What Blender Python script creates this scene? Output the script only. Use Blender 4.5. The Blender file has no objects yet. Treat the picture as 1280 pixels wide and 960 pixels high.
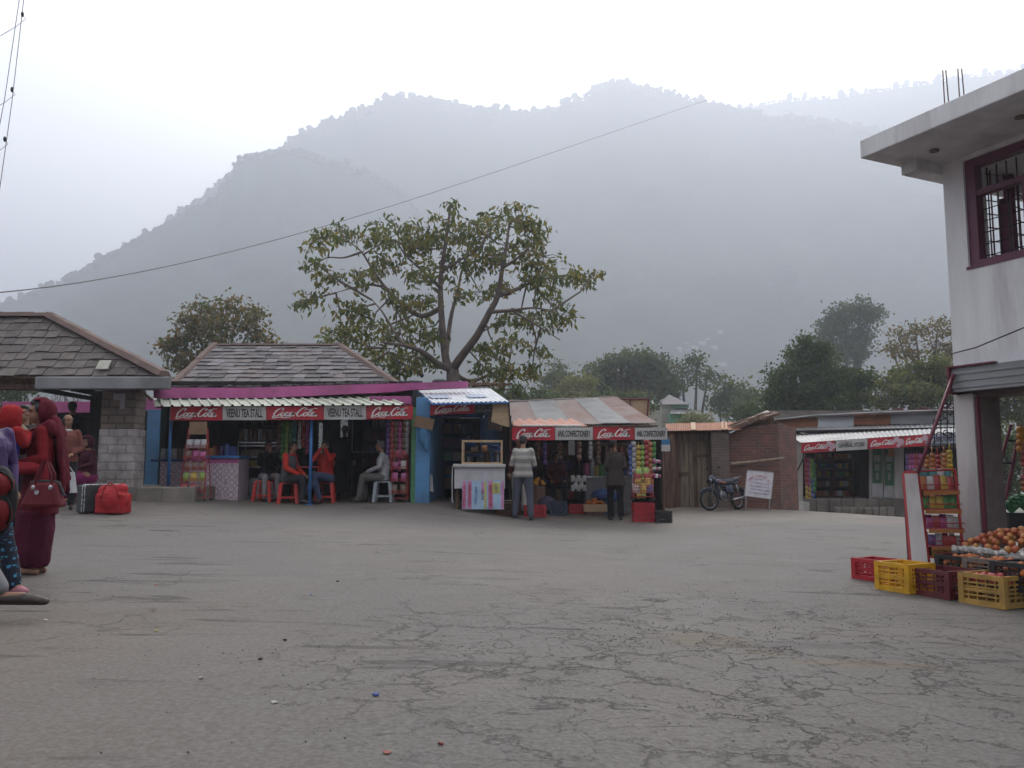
import bpy, bmesh, math, random
import numpy as np
from mathutils import Vector, Matrix, Euler
R = math.radians
random.seed(7); rng = np.random.default_rng(7)
scene = bpy.context.scene
COL = scene.collection
# ---------------------------------------------------------------- camera model
F = 1035.0; CX, CY = 640.0, 480.0
CAMZ = 1.0; PITCH = math.atan(110/F)
CP, SP = math.cos(PITCH), math.sin(PITCH)
def P(px, py, d):
    """a point d metres in front of the camera (measured along the ground) on the line of sight of a photo pixel"""
    u = (px-CX)/F; v = (CY-py)/F
    dx, dy, dz = u, CP - v*SP, SP + v*CP
    s = d/dy
    return Vector((dx*s, d, CAMZ + dz*s))
def X(px, d, py=590): return P(px, py, d).x
def Z(py, d): return P(640, py, d).z
# ---------------------------------------------------------------- ground height
_cp = [(40,718,7.6),(110,640,14.6),(200,627,16.2),(350,630,17.6),(430,630,17.8),(540,626,18.2),(600,638,17.2),(655,651,17.0),
       (740,646,18.4),(830,645,18.6),(860,634,21.5),(960,636,21.0),(1000,641,24.5),(1100,644,27),(1105,738,8.1),(1230,757,7.4),(1215,714,9.5)]
_pts = [tuple(P(*c)) for c in _cp] + [(0,1,0),(-3,2,.02),(3,2,-.06),(0,-8,0),(-9,-8,.05),(9,-8,-.2),(0,8,0),(0,5,0),(-12,20,.55),(-14,12,.5),(14,14,-.35),(22,30,-.5),(-16,30,.5),(2,28,.0)]
_A = np.array(_pts)
def _k(r): return np.where(r > 1e-9, r*r*np.log(np.maximum(r,1e-9)), 0)
_n = len(_A)
_K = _k(np.linalg.norm(_A[:,None,:2]-_A[None,:,:2], axis=2)) + np.eye(_n)*0.6
_Q = np.c_[np.ones(_n), _A[:,:2]]
_M = np.block([[_K,_Q],[_Q.T,np.zeros((3,3))]])
_W = np.linalg.solve(_M, np.r_[_A[:,2],0,0,0])
def gz(x, y):
    x = np.atleast_1d(np.asarray(x,float)); y = np.atleast_1d(np.asarray(y,float))
    xc = np.clip(x,-16,22); yc = np.clip(y,-8,30)
    r = np.hypot(xc[:,None]-_A[None,:,0], yc[:,None]-_A[None,:,1])
    z = _k(r)@_W[:_n] + _W[_n] + _W[_n+1]*xc + _W[_n+2]*yc
    t = np.clip((y-31)/60,0,1); t = t*t*(3-2*t)
    z = z - 11*t
    return z
def G(x, y): return float(gz(x,y)[0])
def onground(px, py, d):
    p = P(px,py,d); p.z = G(p.x,p.y); return p
# ---------------------------------------------------------------- materials
MATS = {}
def _ramp(nt, c1, c2, p1=.35, p2=.65):
    r = nt.nodes.new('ShaderNodeValToRGB')
    r.color_ramp.elements[0].position = p1; r.color_ramp.elements[1].position = p2
    r.color_ramp.elements[0].color = (*c1,1); r.color_ramp.elements[1].color = (*c2,1)
    return r
def mixc(nt, fac, a, b, mode='MIX'):
    m = nt.nodes.new('ShaderNodeMix'); m.data_type='RGBA'; m.blend_type=mode
    for i,v in ((0,fac),(6,a),(7,b)):
        if isinstance(v,bpy.types.NodeSocket): nt.links.new(v, m.inputs[i])
        elif v is not None: m.inputs[i].default_value = v if i==0 else (*v,1)
    return m.outputs[2]
def noise(nt, scale, detail=4, vec=None, rough=.55, dist=0):
    n = nt.nodes.new('ShaderNodeTexNoise'); n.inputs['Scale'].default_value=scale; n.inputs['Detail'].default_value=detail
    n.inputs['Roughness'].default_value=rough; n.inputs['Distortion'].default_value=dist
    if vec is not None: nt.links.new(vec, n.inputs['Vector'])
    return n.outputs['Fac']
def maprange(nt, v, a, b, c=0, d=1):
    m = nt.nodes.new('ShaderNodeMapRange'); nt.links.new(v, m.inputs[0])
    for i,k in enumerate((a,b,c,d)): m.inputs[i+1].default_value = k
    return m.outputs[0]
def math_(nt, op, a, b=None):
    m = nt.nodes.new('ShaderNodeMath'); m.operation=op
    for i,v in enumerate((a,b)):
        if isinstance(v,bpy.types.NodeSocket): nt.links.new(v,m.inputs[i])
        elif v is not None: m.inputs[i].default_value=v
    return m.outputs[0]
def newmat(name):
    m = bpy.data.materials.new(name); m.use_nodes=True
    nt = m.node_tree; b = nt.nodes['Principled BSDF']
    return m, nt, b
def coords(nt, which='Object', scale=None):
    t = nt.nodes.new('ShaderNodeTexCoord')
    o = t.outputs[which]
    if scale:
        mp = nt.nodes.new('ShaderNodeMapping'); mp.inputs['Scale'].default_value=scale
        nt.links.new(o, mp.inputs[0]); o = mp.outputs[0]
    return o
def mat(name, c, rough=.7, var=.25, scale=6, metal=0, bump=.15, bscale=40, c2=None, dirt=0, stretch=None, spec=None, trans=0):
    """painted / woven / worn surface: two tones by noise, a finer grain, bump"""
    if name in MATS: return MATS[name]
    m, nt, b = newmat(name)
    vec = coords(nt,'Object',stretch)
    c2 = c2 or tuple(x*(1-var) for x in c)
    n1 = noise(nt, scale, 5, vec)
    col = mixc(nt, maprange(nt,n1,.35,.65), c, c2)
    if dirt:
        n2 = noise(nt, scale*.45, 8, vec, .7)
        col = mixc(nt, math_(nt,'MULTIPLY',maprange(nt,n2,.5,.72),dirt), col, (.09,.075,.06))
    nt.links.new(col, b.inputs['Base Color'])
    nt.links.new(maprange(nt,noise(nt,scale*3,3,vec),.3,.7,max(0,rough-.08),min(1,rough+.08)), b.inputs['Roughness'])
    b.inputs['Metallic'].default_value=metal
    if spec is not None: b.inputs['Specular IOR Level'].default_value=spec
    if trans: b.inputs['Transmission Weight'].default_value=trans
    if bump:
        bp = nt.nodes.new('ShaderNodeBump'); bp.inputs['Strength'].default_value=bump; bp.inputs['Distance'].default_value=.02
        nt.links.new(noise(nt,bscale,4,vec), bp.inputs['Height']); nt.links.new(bp.outputs[0], b.inputs['Normal'])
    MATS[name]=m; return m
# ---------------------------------------------------------------- mesh builder
class MB:
    def __init__(s): s.v=[]; s.f=[]; s.m=[]; s.cur=0
    def add(s, vs, fs):
        n=len(s.v); s.v += [tuple(v) for v in vs]
        s.f += [tuple(i+n for i in f) for f in fs]; s.m += [s.cur]*len(fs); return s
    def box(s, c, size, rot=None, M=None):
        hx,hy,hz=[k/2 for k in size]
        vs=[Vector((x,y,z)) for x in(-hx,hx) for y in(-hy,hy) for z in(-hz,hz)]
        if rot: 
            e=Euler(rot).to_matrix(); vs=[e@v for v in vs]
        vs=[v+Vector(c) for v in vs]
        if M: vs=[M@v for v in vs]
        return s.add(vs,[(0,1,3,2),(4,6,7,5),(0,4,5,1),(2,3,7,6),(0,2,6,4),(1,5,7,3)])
    def lohi(s, a, b): 
        return s.box([(a[i]+b[i])/2 for i in range(3)],[abs(b[i]-a[i]) for i in range(3)])
    def hexa(s, q, t):
        """prism from quad q to quad t (4 points each)"""
        return s.add(list(q)+list(t),[(3,2,1,0),(4,5,6,7),(0,1,5,4),(1,2,6,5),(2,3,7,6),(3,0,4,7)])
    def poly(s, pts, off):
        """outline extruded by vector off"""
        n=len(pts); off=Vector(off); a=[Vector(p) for p in pts]; b=[p+off for p in a]
        return s.add(a+b,[tuple(range(n))[::-1],tuple(range(n,2*n))]+[(i,(i+1)%n,(i+1)%n+n,i+n) for i in range(n)])
    def tube(s, pts, r, n=8, caps=True):
        pts=[Vector(p) for p in pts]
        if not hasattr(r,'__len__'): r=[r]*len(pts)
        rings=[]; up=None
        for i,p in enumerate(pts):
            d=(pts[min(i+1,len(pts)-1)]-pts[max(i-1,0)]).normalized()
            if up is None:
                up=Vector((0,0,1)) if abs(d.z)<.9 else Vector((1,0,0))
            x=d.cross(up).normalized(); y=x.cross(d).normalized(); up=y
            rings.append([p+(x*math.cos(2*math.pi*k/n)+y*math.sin(2*math.pi*k/n))*r[i] for k in range(n)])
        vs=[v for q in rings for v in q]; fs=[]
        for i in range(len(pts)-1):
            for k in range(n):
                fs.append((i*n+k,i*n+(k+1)%n,(i+1)*n+(k+1)%n,(i+1)*n+k))
        if caps: fs.append(tuple(range(n))[::-1]); fs.append(tuple((len(pts)-1)*n+k for k in range(n)))
        return s.add(vs,fs)
    def cap(s, a, b, ra, rb, n=10):
        """tapered capsule"""
        a=Vector(a); b=Vector(b); d=(b-a); L=d.length
        d=d.normalized() if L>1e-6 else Vector((0,0,1))
        pts=[];rr=[]
        for t in (-90,-60,-30): pts.append(a+d*ra*math.sin(R(t))); rr.append(max(ra*math.cos(R(t)),1e-4))
        pts.append(a); rr.append(ra); pts.append(b); rr.append(rb)
        for t in (30,60,90): pts.append(b+d*rb*math.sin(R(t))); rr.append(max(rb*math.cos(R(t)),1e-4))
        if L<1e-6: pts.pop(4); rr.pop(4)
        return s.tube(pts,rr,n)
    def ell(s, c, r, nu=14, nv=9, M=None, rot=None):
        vs=[];fs=[]
        e=Euler(rot).to_matrix() if rot else Matrix.Identity(3)
        for j in range(nv+1):
            t=math.pi*j/nv
            for i in range(nu):
                a=2*math.pi*i/nu
                v=e@Vector((r[0]*math.sin(t)*math.cos(a),r[1]*math.sin(t)*math.sin(a),r[2]*math.cos(t)))+Vector(c)
                vs.append(M@v if M else v)
        for j in range(nv):
            for i in range(nu):
                fs.append((j*nu+i,(j+1)*nu+i,(j+1)*nu+(i+1)%nu,j*nu+(i+1)%nu))
        return s.add(vs,fs)
    def loft(s, rings, n=18, caps=True):
        """rings: (cx,cy,cz,rx,ry) stacked upward"""
        vs=[];fs=[]
        for (x,y,z,rx,ry) in rings:
            for k in range(n):
                a=2*math.pi*k/n; vs.append((x+rx*math.cos(a),y+ry*math.sin(a),z))
        for i in range(len(rings)-1):
            for k in range(n): fs.append((i*n+k,i*n+(k+1)%n,(i+1)*n+(k+1)%n,(i+1)*n+k))
        if caps: fs.append(tuple(range(n))[::-1]); fs.append(tuple((len(rings)-1)*n+k for k in range(n)))
        return s.add(vs,fs)
    def lathe(s, c, prof, n=16):
        return s.loft([(c[0],c[1],c[2]+z,r,r) for r,z in prof],n)
    def mesh(s, name, mats):
        me=bpy.data.meshes.new(name); me.from_pydata(s.v,[],s.f)
        if not isinstance(mats,(list,tuple)): mats=[mats]
        for m in mats: me.materials.append(m)
        if len(mats)>1: me.polygons.foreach_set('material_index',s.m)
        bm=bmesh.new(); bm.from_mesh(me); bmesh.ops.recalc_face_normals(bm,faces=bm.faces); bm.to_mesh(me); bm.free()
        return me
    def build(s, name, mats, parent=None, smooth=False, bevel=0, **kw):
        me=s.mesh(name,mats); o=bpy.data.objects.new(name,me); COL.objects.link(o)
        if smooth: me.shade_smooth()
        if bevel:
            b=o.modifiers.new('bevel','BEVEL'); b.width=bevel; b.segments=2; b.limit_method='ANGLE'
        if parent is not None:
            o.parent=parent; o.matrix_parent_inverse=Matrix.Identity(4)
            if not kw.pop('local',False):
                off=parent_world(parent).inverted(); me.transform(off)
        tag(o,**kw); return o
def parent_world(o):
    M=o.matrix_basis.copy()
    while o.parent: o=o.parent; M=o.matrix_basis@M
    return M
def tag(o, label=None, cat=None, group=None, kind=None):
    if label: o['label']=label
    if cat: o['category']=cat
    if group: o['group']=group
    if kind: o['kind']=kind
    return o
def empty(name, loc, label, cat, group=None, rz=0):
    o=bpy.data.objects.new(name,None); COL.objects.link(o); o.location=loc; o.rotation_euler=(0,0,rz)
    o.empty_display_size=.2
    return tag(o,label,cat,group)
def copy_tree(o, parent=None):
    c=o.copy(); COL.objects.link(c)
    if parent is not None: c.parent=parent
    for ch in [q for q in o.children]: copy_tree(ch,c)
    return c
def dup(o, loc=None, rz=None, label=None, group=None, scale=None):
    c=copy_tree(o)
    if loc is not None: c.location=loc
    if rz is not None: c.rotation_euler=(0,0,rz)
    if label: c['label']=label
    if group: c['group']=group
    if scale: c.scale=(scale,)*3
    return c
def fb(mb, x0,y0,x1,y1,d,th):
    """box whose front face fills photo pixels x0..x1, y0..y1 at distance d, th deep"""
    ym=(y0+y1)/2
    return mb.lohi((X(x0,d,ym),d,Z(y1,d)),(X(x1,d,ym),d+th,Z(y0,d)))
def text_mesh(txt, name, m, width, height, parent, M, extrude=.003, bold=.0):
    """lettering fitted into width x height, centred, placed by matrix M (local: x right, y up, z towards the viewer)"""
    cu=bpy.data.curves.new(name,'FONT'); cu.body=txt; cu.align_x='CENTER'; cu.align_y='CENTER'; cu.extrude=extrude; cu.offset=bold
    o=bpy.data.objects.new(name,cu); COL.objects.link(o)
    dg=bpy.context.evaluated_depsgraph_get(); dg.update()
    me=bpy.data.meshes.new_from_object(o.evaluated_get(dg)); bpy.data.objects.remove(o)
    co=np.array([v.co for v in me.vertices]); lo=co.min(0); hi=co.max(0)
    T=Matrix.Translation((-(lo[0]+hi[0])/2,-(lo[1]+hi[1])/2,0))
    S=Matrix.Diagonal((width/(hi[0]-lo[0]),height/(hi[1]-lo[1]),1,1))
    me.transform(M@S@T); me.name=name; me.materials.clear(); me.materials.append(m)
    ob=bpy.data.objects.new(name,me); COL.objects.link(ob)
    if parent is not None:
        ob.parent=parent; me.transform(parent_world(parent).inverted())
    return ob
def facing(c, n=(0,-1,0), up=(0,0,1)):
    """matrix: local z towards n, y towards up"""
    z=Vector(n).normalized(); x=Vector(up).cross(z).normalized(); y=z.cross(x)
    M=Matrix((x,y,z)).transposed().to_4x4(); M.translation=Vector(c); return M
def fnoise(p, s=1.0, seed=0, octv=4):
    """cheap smooth pseudo noise on n x 3 points, about -1..1"""
    r=np.random.default_rng(seed); out=np.zeros(len(p)); a=1.0; tot=0
    for o in range(octv):
        for _ in range(3):
            k=r.normal(size=3); k/=np.linalg.norm(k); ph=r.uniform(0,6.28)
            q=p@k*s; out+=a*np.sin(q+ph+1.3*np.sin(p@r.normal(size=3)*s*.7+ph)); tot+=a*.8
        a*=.55; s*=2.1
    return out/tot
# ---------------------------------------------------------------- camera, light, sky
cam_d=bpy.data.cameras.new('camera'); cam=bpy.data.objects.new('camera',cam_d); COL.objects.link(cam)
cam.location=(0,0,CAMZ); cam.rotation_euler=(R(90)+PITCH,0,0)
cam_d.sensor_width=36; cam_d.lens=36*F/1280; cam_d.clip_end=12000; cam_d.clip_start=.05
scene.camera=cam
SUN_AZ=R(12); SUN_EL=R(42)      # the sun stands behind the cloud above the mountain, a little right of the middle
w=bpy.data.worlds.new('World'); scene.world=w; w.use_nodes=True
nt=w.node_tree; bg=nt.nodes['Background']
sky=nt.nodes.new('ShaderNodeTexSky'); sky.sky_type='NISHITA'; sky.sun_disc=False
sky.sun_elevation=SUN_EL; sky.sun_rotation=SUN_AZ; sky.dust_density=6; sky.air_density=1.2; sky.ozone_density=1
tc=nt.nodes.new('ShaderNodeTexCoord')
mp=nt.nodes.new('ShaderNodeMapping'); mp.inputs['Scale'].default_value=(1,1,2.2); nt.links.new(tc.outputs['Generated'],mp.inputs[0])
cl=noise(nt,1.6,6,mp.outputs[0],.55,.4)
cloud=mixc(nt,maprange(nt,cl,.3,.7),(11.6,11.1,10.7),(13.9,13.3,12.8))
# thin cloud layer: brighter round the hidden sun
sep=nt.nodes.new('ShaderNodeVectorMath'); sep.operation='DOT_PRODUCT'
nt.links.new(tc.outputs['Generated'],sep.inputs[0])
sd=(math.sin(SUN_AZ)*math.cos(SUN_EL),math.cos(SUN_AZ)*math.cos(SUN_EL),math.sin(SUN_EL)); sep.inputs[1].default_value=sd
glow=maprange(nt,sep.outputs['Value'],.3,1,0,1)
glow=math_(nt,'POWER',glow,2.0)
cloud2=mixc(nt,glow,cloud,(25,24.2,23))
skyc=mixc(nt,.88,sky.outputs[0],cloud2)
nt.links.new(skyc,bg.inputs['Color']); bg.inputs['Strength'].default_value=.125
sl=bpy.data.lights.new('sun','SUN'); sun=bpy.data.objects.new('sun',sl); COL.objects.link(sun)
sl.energy=1.9; sl.angle=R(16); sl.color=(1,.93,.84)
sun.rotation_euler=Vector(sd).to_track_quat('Z','Y').to_euler()
vs=scene.view_settings; vs.view_transform='Standard'; vs.look='None'; vs.exposure=.26; vs.gamma=1; vs.use_curve_mapping=False
cy=scene.cycles; cy.use_denoising=True; cy.max_bounces=5; cy.use_adaptive_sampling=True; cy.adaptive_threshold=.02; cy.volume_bounces=1; cy.transparent_max_bounces=12
cy.caustics_reflective=False; cy.caustics_refractive=False; cy.sample_clamp_indirect=6
try: cy.denoiser='OPENIMAGEDENOISE'
except Exception: pass
# ---------------------------------------------------------------- ground sheet
def ground_material():
    m,nt,b=newmat('worn asphalt'); L=nt.links
    vec=coords(nt,'Object')
    big=noise(nt,.16,6,vec,.6,.5)
    med=noise(nt,1.1,6,vec,.65,.3)
    fine=noise(nt,38,5,vec,.7)
    grit=noise(nt,150,2,vec,.6)
    col=mixc(nt,maprange(nt,med,.3,.7),(.048,.042,.038),(.098,.086,.077))
    # dusty brown areas, driven in from the sides
    gr=noise(nt,.33,5,vec,.6,.6)
    sp=nt.nodes.new('ShaderNodeSeparateXYZ'); L.new(vec,sp.inputs[0])
    left=maprange(nt,math_(nt,'ADD',sp.outputs['X'],math_(nt,'MULTIPLY',gr,3.2)),1.2,-1.2)
    near=maprange(nt,math_(nt,'ADD',sp.outputs['Y'],math_(nt,'MULTIPLY',gr,2.5)),9.2,6.5)
    dust=math_(nt,'MULTIPLY',math_(nt,'MULTIPLY',left,near),1.0)
    col=mixc(nt,dust,col,(.092,.070,.050))
    col=mixc(nt,math_(nt,'MULTIPLY',maprange(nt,big,.48,.64),.8),col,(.118,.098,.078))
    # verge: dust against the stalls and everything off the road
    v=math_(nt,'ADD',sp.outputs['Y'],math_(nt,'MULTIPLY',gr,1.6))
    verge=maprange(nt,v,17.4,18.6)
    col=mixc(nt,math_(nt,'MULTIPLY',verge,.75),col,(.135,.11,.083))
    field=maprange(nt,v,31,36)
    fcol=mixc(nt,maprange(nt,noise(nt,.2,6,vec),.35,.65),(.05,.075,.028),(.12,.11,.055))
    col=mixc(nt,field,col,fcol)
    # aggregate
    col=mixc(nt,maprange(nt,fine,.35,.75,0,.65),col,(.20,.19,.18))
    col=mixc(nt,maprange(nt,grit,.60,.74,0,.75),col,(.045,.042,.04))
    # cracks: warped cell borders, dense to the right of the middle
    wv=nt.nodes.new('ShaderNodeVectorMath'); wv.operation='ADD'
    nn=nt.nodes.new('ShaderNodeTexNoise'); nn.inputs['Scale'].default_value=1.7; nn.inputs['Detail'].default_value=8; nn.inputs['Roughness'].default_value=.65
    L.new(vec,nn.inputs['Vector'])
    sc=nt.nodes.new('ShaderNodeVectorMath'); sc.operation='SCALE'; sc.inputs['Scale'].default_value=1.0; L.new(nn.outputs['Color'],sc.inputs[0])
    L.new(vec,wv.inputs[0]); L.new(sc.outputs[0],wv.inputs[1])
    def crack(scale,w0,w1):
        vo=nt.nodes.new('ShaderNodeTexVoronoi'); vo.feature='DISTANCE_TO_EDGE'; vo.inputs['Scale'].default_value=scale
        L.new(wv.outputs[0],vo.inputs['Vector']); return maprange(nt,vo.outputs['Distance'],w0,w1,1,0)
    c1=crack(1.15,.003,.016); c2=crack(2.9,.004,.020)
    zone=nt.nodes.new('ShaderNodeVectorMath'); zone.operation='DISTANCE'; L.new(vec,zone.inputs[0]); zone.inputs[1].default_value=(1.5,4.9,0)
    zmask=maprange(nt,math_(nt,'ADD',zone.outputs['Value'],math_(nt,'MULTIPLY',med,1.8)),4.2,1.7)
    z2=maprange(nt,noise(nt,.5,3,vec),.52,.6)
    breakup=maprange(nt,noise(nt,2.2,4,vec,.6),.38,.52)
    ck=math_(nt,'MULTIPLY',math_(nt,'MAXIMUM',math_(nt,'MULTIPLY',c1,math_(nt,'MAXIMUM',zmask,math_(nt,'MULTIPLY',z2,.3))),math_(nt,'MULTIPLY',c2,math_(nt,'MULTIPLY',zmask,zmask))),breakup)
    ck=math_(nt,'MULTIPLY',ck,math_(nt,'SUBTRACT',1.0,field))
    col=mixc(nt,math_(nt,'MULTIPLY',ck,.85),col,(.032,.023,.018))
    # crumbled streaks running across the road
    sv=coords(nt,'Object',(.55,2.6,1)); st=noise(nt,1.3,9,sv,.72,.8)
    streak=math_(nt,'MULTIPLY',maprange(nt,st,.58,.65),maprange(nt,noise(nt,.45,3,vec),.46,.58))
    col=mixc(nt,math_(nt,'MULTIPLY',streak,.85),col,(.052,.044,.04))
    # oil and damp stains
    def blot(cx,cy,rx,ry,c,amt,e0=1.0,e1=.75,ns=2.5):
        global _
        mp=nt.nodes.new('ShaderNodeMapping'); mp.inputs['Location'].default_value=(-cx/rx,-cy/ry,0); mp.inputs['Scale'].default_value=(1/rx,1/ry,0)
        L.new(vec,mp.inputs[0])
        ln=nt.nodes.new('ShaderNodeVectorMath'); ln.operation='LENGTH'; L.new(mp.outputs[0],ln.inputs[0])
        d=math_(nt,'ADD',ln.outputs['Value'],maprange(nt,noise(nt,ns,6,vec,.7),.2,.8,-.6,.6))
        return mixc(nt,math_(nt,'MULTIPLY',maprange(nt,d,e0,e1),amt),col,c)
    p=[(455,809,.42,.05,.6),(545,829,.50,.07,.5),(500,835,.2,.04,.5),(690,786,.22,.05,.75),(330,678,.5,.09,.6),(420,678,.25,.06,.5),(205,663,.22,.12,.75),(820,750,.12,.12,.75),(985,805,.5,.12,.28),(600,723,.5,.1,.3)]
    for (px,py,rx,ry,a) in p:
        d=CAMZ/(( py-590)/F); q=P(px,py,d*1.0); 
        dd=[t for t in np.arange(2,20,.02) if P(px,py,t).z<=G(P(px,py,t).x,t)]
        d=dd[0] if dd else d
        col=blot(P(px,py,d).x,d,rx,ry,(.028,.025,.025),min(1,a*1.15))
    for (px,py,rx,ry) in [(885,800,.32,.30),(1085,832,.5,.12),(955,815,.12,.1)]:
        d=[t for t in np.arange(2,20,.02) if P(px,py,t).z<=G(P(px,py,t).x,t)][0]
        col=blot(P(px,py,d).x,d,rx,ry,(.115,.092,.066),.75,ns=7)
    L.new(col,b.inputs['Base Color'])
    L.new(maprange(nt,med,.3,.7,.58,.80),b.inputs['Roughness'])
    b.inputs['Specular IOR Level'].default_value=.45
    h=math_(nt,'ADD',math_(nt,'MULTIPLY',fine,.35),math_(nt,'MULTIPLY',med,1.2))
    h=math_(nt,'SUBTRACT',h,math_(nt,'MULTIPLY',ck,1.3)); h=math_(nt,'SUBTRACT',h,math_(nt,'MULTIPLY',streak,.6))
    bp=nt.nodes.new('ShaderNodeBump'); bp.inputs['Strength'].default_value=.8; bp.inputs['Distance'].default_value=.02
    L.new(h,bp.inputs['Height']); L.new(bp.outputs[0],b.inputs['Normal'])
    return m
def sheet():
    xs=np.concatenate([-np.geomspace(6000,17,26),np.linspace(-16,20,150),np.geomspace(21,6000,26)])
    ys=np.concatenate([-np.geomspace(3000,9,14),np.linspace(-8,32,160),np.geomspace(33,7000,40)])
    XX,YY=np.meshgrid(xs,ys); z=gz(XX.ravel(),YY.ravel())
    inb=(np.abs(XX.ravel())<20)&(YY.ravel()<31)
    z+=np.where(inb,.012*fnoise(np.c_[XX.ravel(),YY.ravel(),z*0],1.6,3,3),0)
    v=np.c_[XX.ravel(),YY.ravel(),z]; nx=len(xs); ny=len(ys)
    i=np.arange(nx*ny).reshape(ny,nx)
    f=np.stack([i[:-1,:-1],i[:-1,1:],i[1:,1:],i[1:,:-1]],-1).reshape(-1,4)
    me=bpy.data.meshes.new('ground'); me.from_pydata(v.tolist(),[],f.tolist()); me.shade_smooth()
    me.materials.append(ground_material())
    o=bpy.data.objects.new('ground',me); COL.objects.link(o); o['kind']='structure'
sheet()
# ---------------------------------------------------------------- hills
def forest_material(name,a,bc):
    m,nt,b=newmat(name); vec=coords(nt,'Object')
    col=mixc(nt,maprange(nt,noise(nt,.02,6,vec,.6),.35,.65),a,bc)
    col=mixc(nt,maprange(nt,noise(nt,.006,4,vec,.6),.5,.62,0,.6),col,(.055,.052,.036))
    col=mixc(nt,maprange(nt,noise(nt,.16,3,vec,.6),.4,.6,0,.7),col,(.014,.019,.012))
    nt.links.new(col,b.inputs['Base Color']); b.inputs['Roughness'].default_value=.95; b.inputs['Specular IOR Level'].default_value=.1
    bp=nt.nodes.new('ShaderNodeBump'); bp.inputs['Strength'].default_value=.6; bp.inputs['Distance'].default_value=2
    nt.links.new(noise(nt,.12,4,vec),bp.inputs['Height']); nt.links.new(bp.outputs[0],b.inputs['Normal'])
    return m
M_for=forest_material('hill forest',(.012,.018,.011),(.055,.064,.036))
VALLEY=-11.0
def hill(name, ridge, dc, df, amp, seed, nu=220, nv=70, back=1.25):
    """a slope from the valley floor at distance df up to a crest at dc whose skyline follows the ridge"""
    rx=[p[0] for p in ridge]; ry=[p[1] for p in ridge]; rd=[p[2] if len(p)>2 else dc for p in ridge]
    pxs=np.linspace(rx[0],rx[-1],nu)
    rows=[]
    for px in pxs:
        py=np.interp(px,rx,ry); D=np.interp(px,rx,rd); c=P(px,py,D)
        for j in range(nv):
            t=j/(nv-1)
            if t<=.85:
                s=t/.85; d=df*(D/dc)+(D-df*(D/dc))*s; z=VALLEY-3+(c.z-VALLEY+3)*(s**1.15)
            else:
                s=(t-.85)/.15; d=D*(1+(back-1)*s); z=c.z-(c.z*.6)*s
            x=c.x/D*d; rows.append((x,d,z,min(t/.85,1)))
    a=np.array(rows); n=fnoise(a[:,:3],3.2/amp/8,seed,5)
    env=np.clip(np.sin(np.pi*np.clip(a[:,3],0,1)),0,1)
    a[:,1]+=n*amp*2.2*env; a[:,2]+=fnoise(a[:,:3]*1.3+5,3.2/amp/6,seed+1,5)*amp*.55*env
    a[:,2]+=fnoise(a[:,:3],.09,seed+2,3)*amp*.05*(a[:,3]>.02)
    v=a[:,:3]; i=np.arange(nu*nv).reshape(nu,nv)
    f=np.stack([i[:-1,:-1],i[1:,:-1],i[1:,1:],i[:-1,1:]],-1).reshape(-1,4)
    me=bpy.data.meshes.new(name); me.from_pydata(v.tolist(),[],f.tolist()); me.shade_smooth(); me.materials.append(M_for)
    o=bpy.data.objects.new(name,me); COL.objects.link(o); o['kind']='structure'
    return v.reshape(nu,nv,3)
H1=hill('hill_left',[(-420,520),(-200,455),(0,386),(45,368),(100,338),(160,306),(205,283),(240,264),(275,247),(290,214),(306,194),(340,190),(372,186),(396,196),(430,205),(465,216),(490,232),(520,262),(560,300),(610,350),(680,400),(760,440),(840,470)],800,480,34,11)
H2=hill('hill_middle',[(150,330),(300,215),(360,183),(380,172),(420,153),(455,140),(490,127),(520,126),(560,130),(590,138),(625,141),(660,145),(700,138),(730,124),(752,108),(775,106),(800,112),(830,116),(865,125),(900,134),(940,146),(1000,155),(1060,160),(1130,172),(1250,190),(1500,240)],980,620,40,21,300,80)
H3=hill('hill_far',[(760,200),(880,150),(930,136),(960,128),(1000,124),(1040,122),(1090,114),(1140,106),(1200,97),(1280,88),(1500,90),(1800,130)],1230,1000,30,31,120,40)
H4=hill('hill_right',[(700,500),(780,470),(830,440),(870,415),(905,393),(940,372),(965,350),(1000,345),(1060,335),(1130,318),(1200,300),(1350,270),(1600,260)],900,560,16,41,150,50)
# forest cover: low crowns over the slopes, thickest along the skyline
def blobs(name, pts, sizes, seed, label):
    r=np.random.default_rng(seed)
    bm=bmesh.new(); bmesh.ops.create_icosphere(bm,subdivisions=1,radius=1); base=np.array([v.co for v in bm.verts]); fc=np.array([[v.index for v in f.verts] for f in bm.faces]); bm.free()
    nb=len(base); N=len(pts)
    V=base[None]*(1+.22*r.normal(size=(N,nb,1)))*np.asarray(sizes)[:,None,:]+np.asarray(pts)[:,None,:]
    Fc=fc[None]+(np.arange(N)*nb)[:,None,None]
    me=bpy.data.meshes.new(name); me.from_pydata(V.reshape(-1,3).tolist(),[],Fc.reshape(-1,3).tolist()); me.materials.append(M_for)
    o=bpy.data.objects.new(name,me); COL.objects.link(o); tag(o,label,'forest',None,'stuff')
def cover(H, n, s, seed, crest, lo=.05):
    r=np.random.default_rng(seed); nu,nv,_=H.shape; top=int((nv-1)*.85); pts=[];sz=[]
    for k in range(n):
        i=r.integers(1,nu-1); j=r.integers(int(top*lo),top) if k>=crest else top-r.integers(0,2)
        p=H[i,j]+(H[i-1,j]-H[i,j])*r.uniform(0,1)
        h=s*r.uniform(.5,1.2)*((1.9 if r.random()<.12 else .95) if k<crest else 1)
        for q in range(1 if k>=crest else 3):
            pts.append(p+np.array([r.normal()*s*.35,r.normal()*s*.3,h*.35+q*h*.35])); sz.append((h*.55,h*.5,h*.5))
    return pts,sz
pa,sa=cover(H1,1900,3.2,1,1900); blobs('hill_forest',pa,sa,5,'hazy forest covering the slope of the near left spur')
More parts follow.
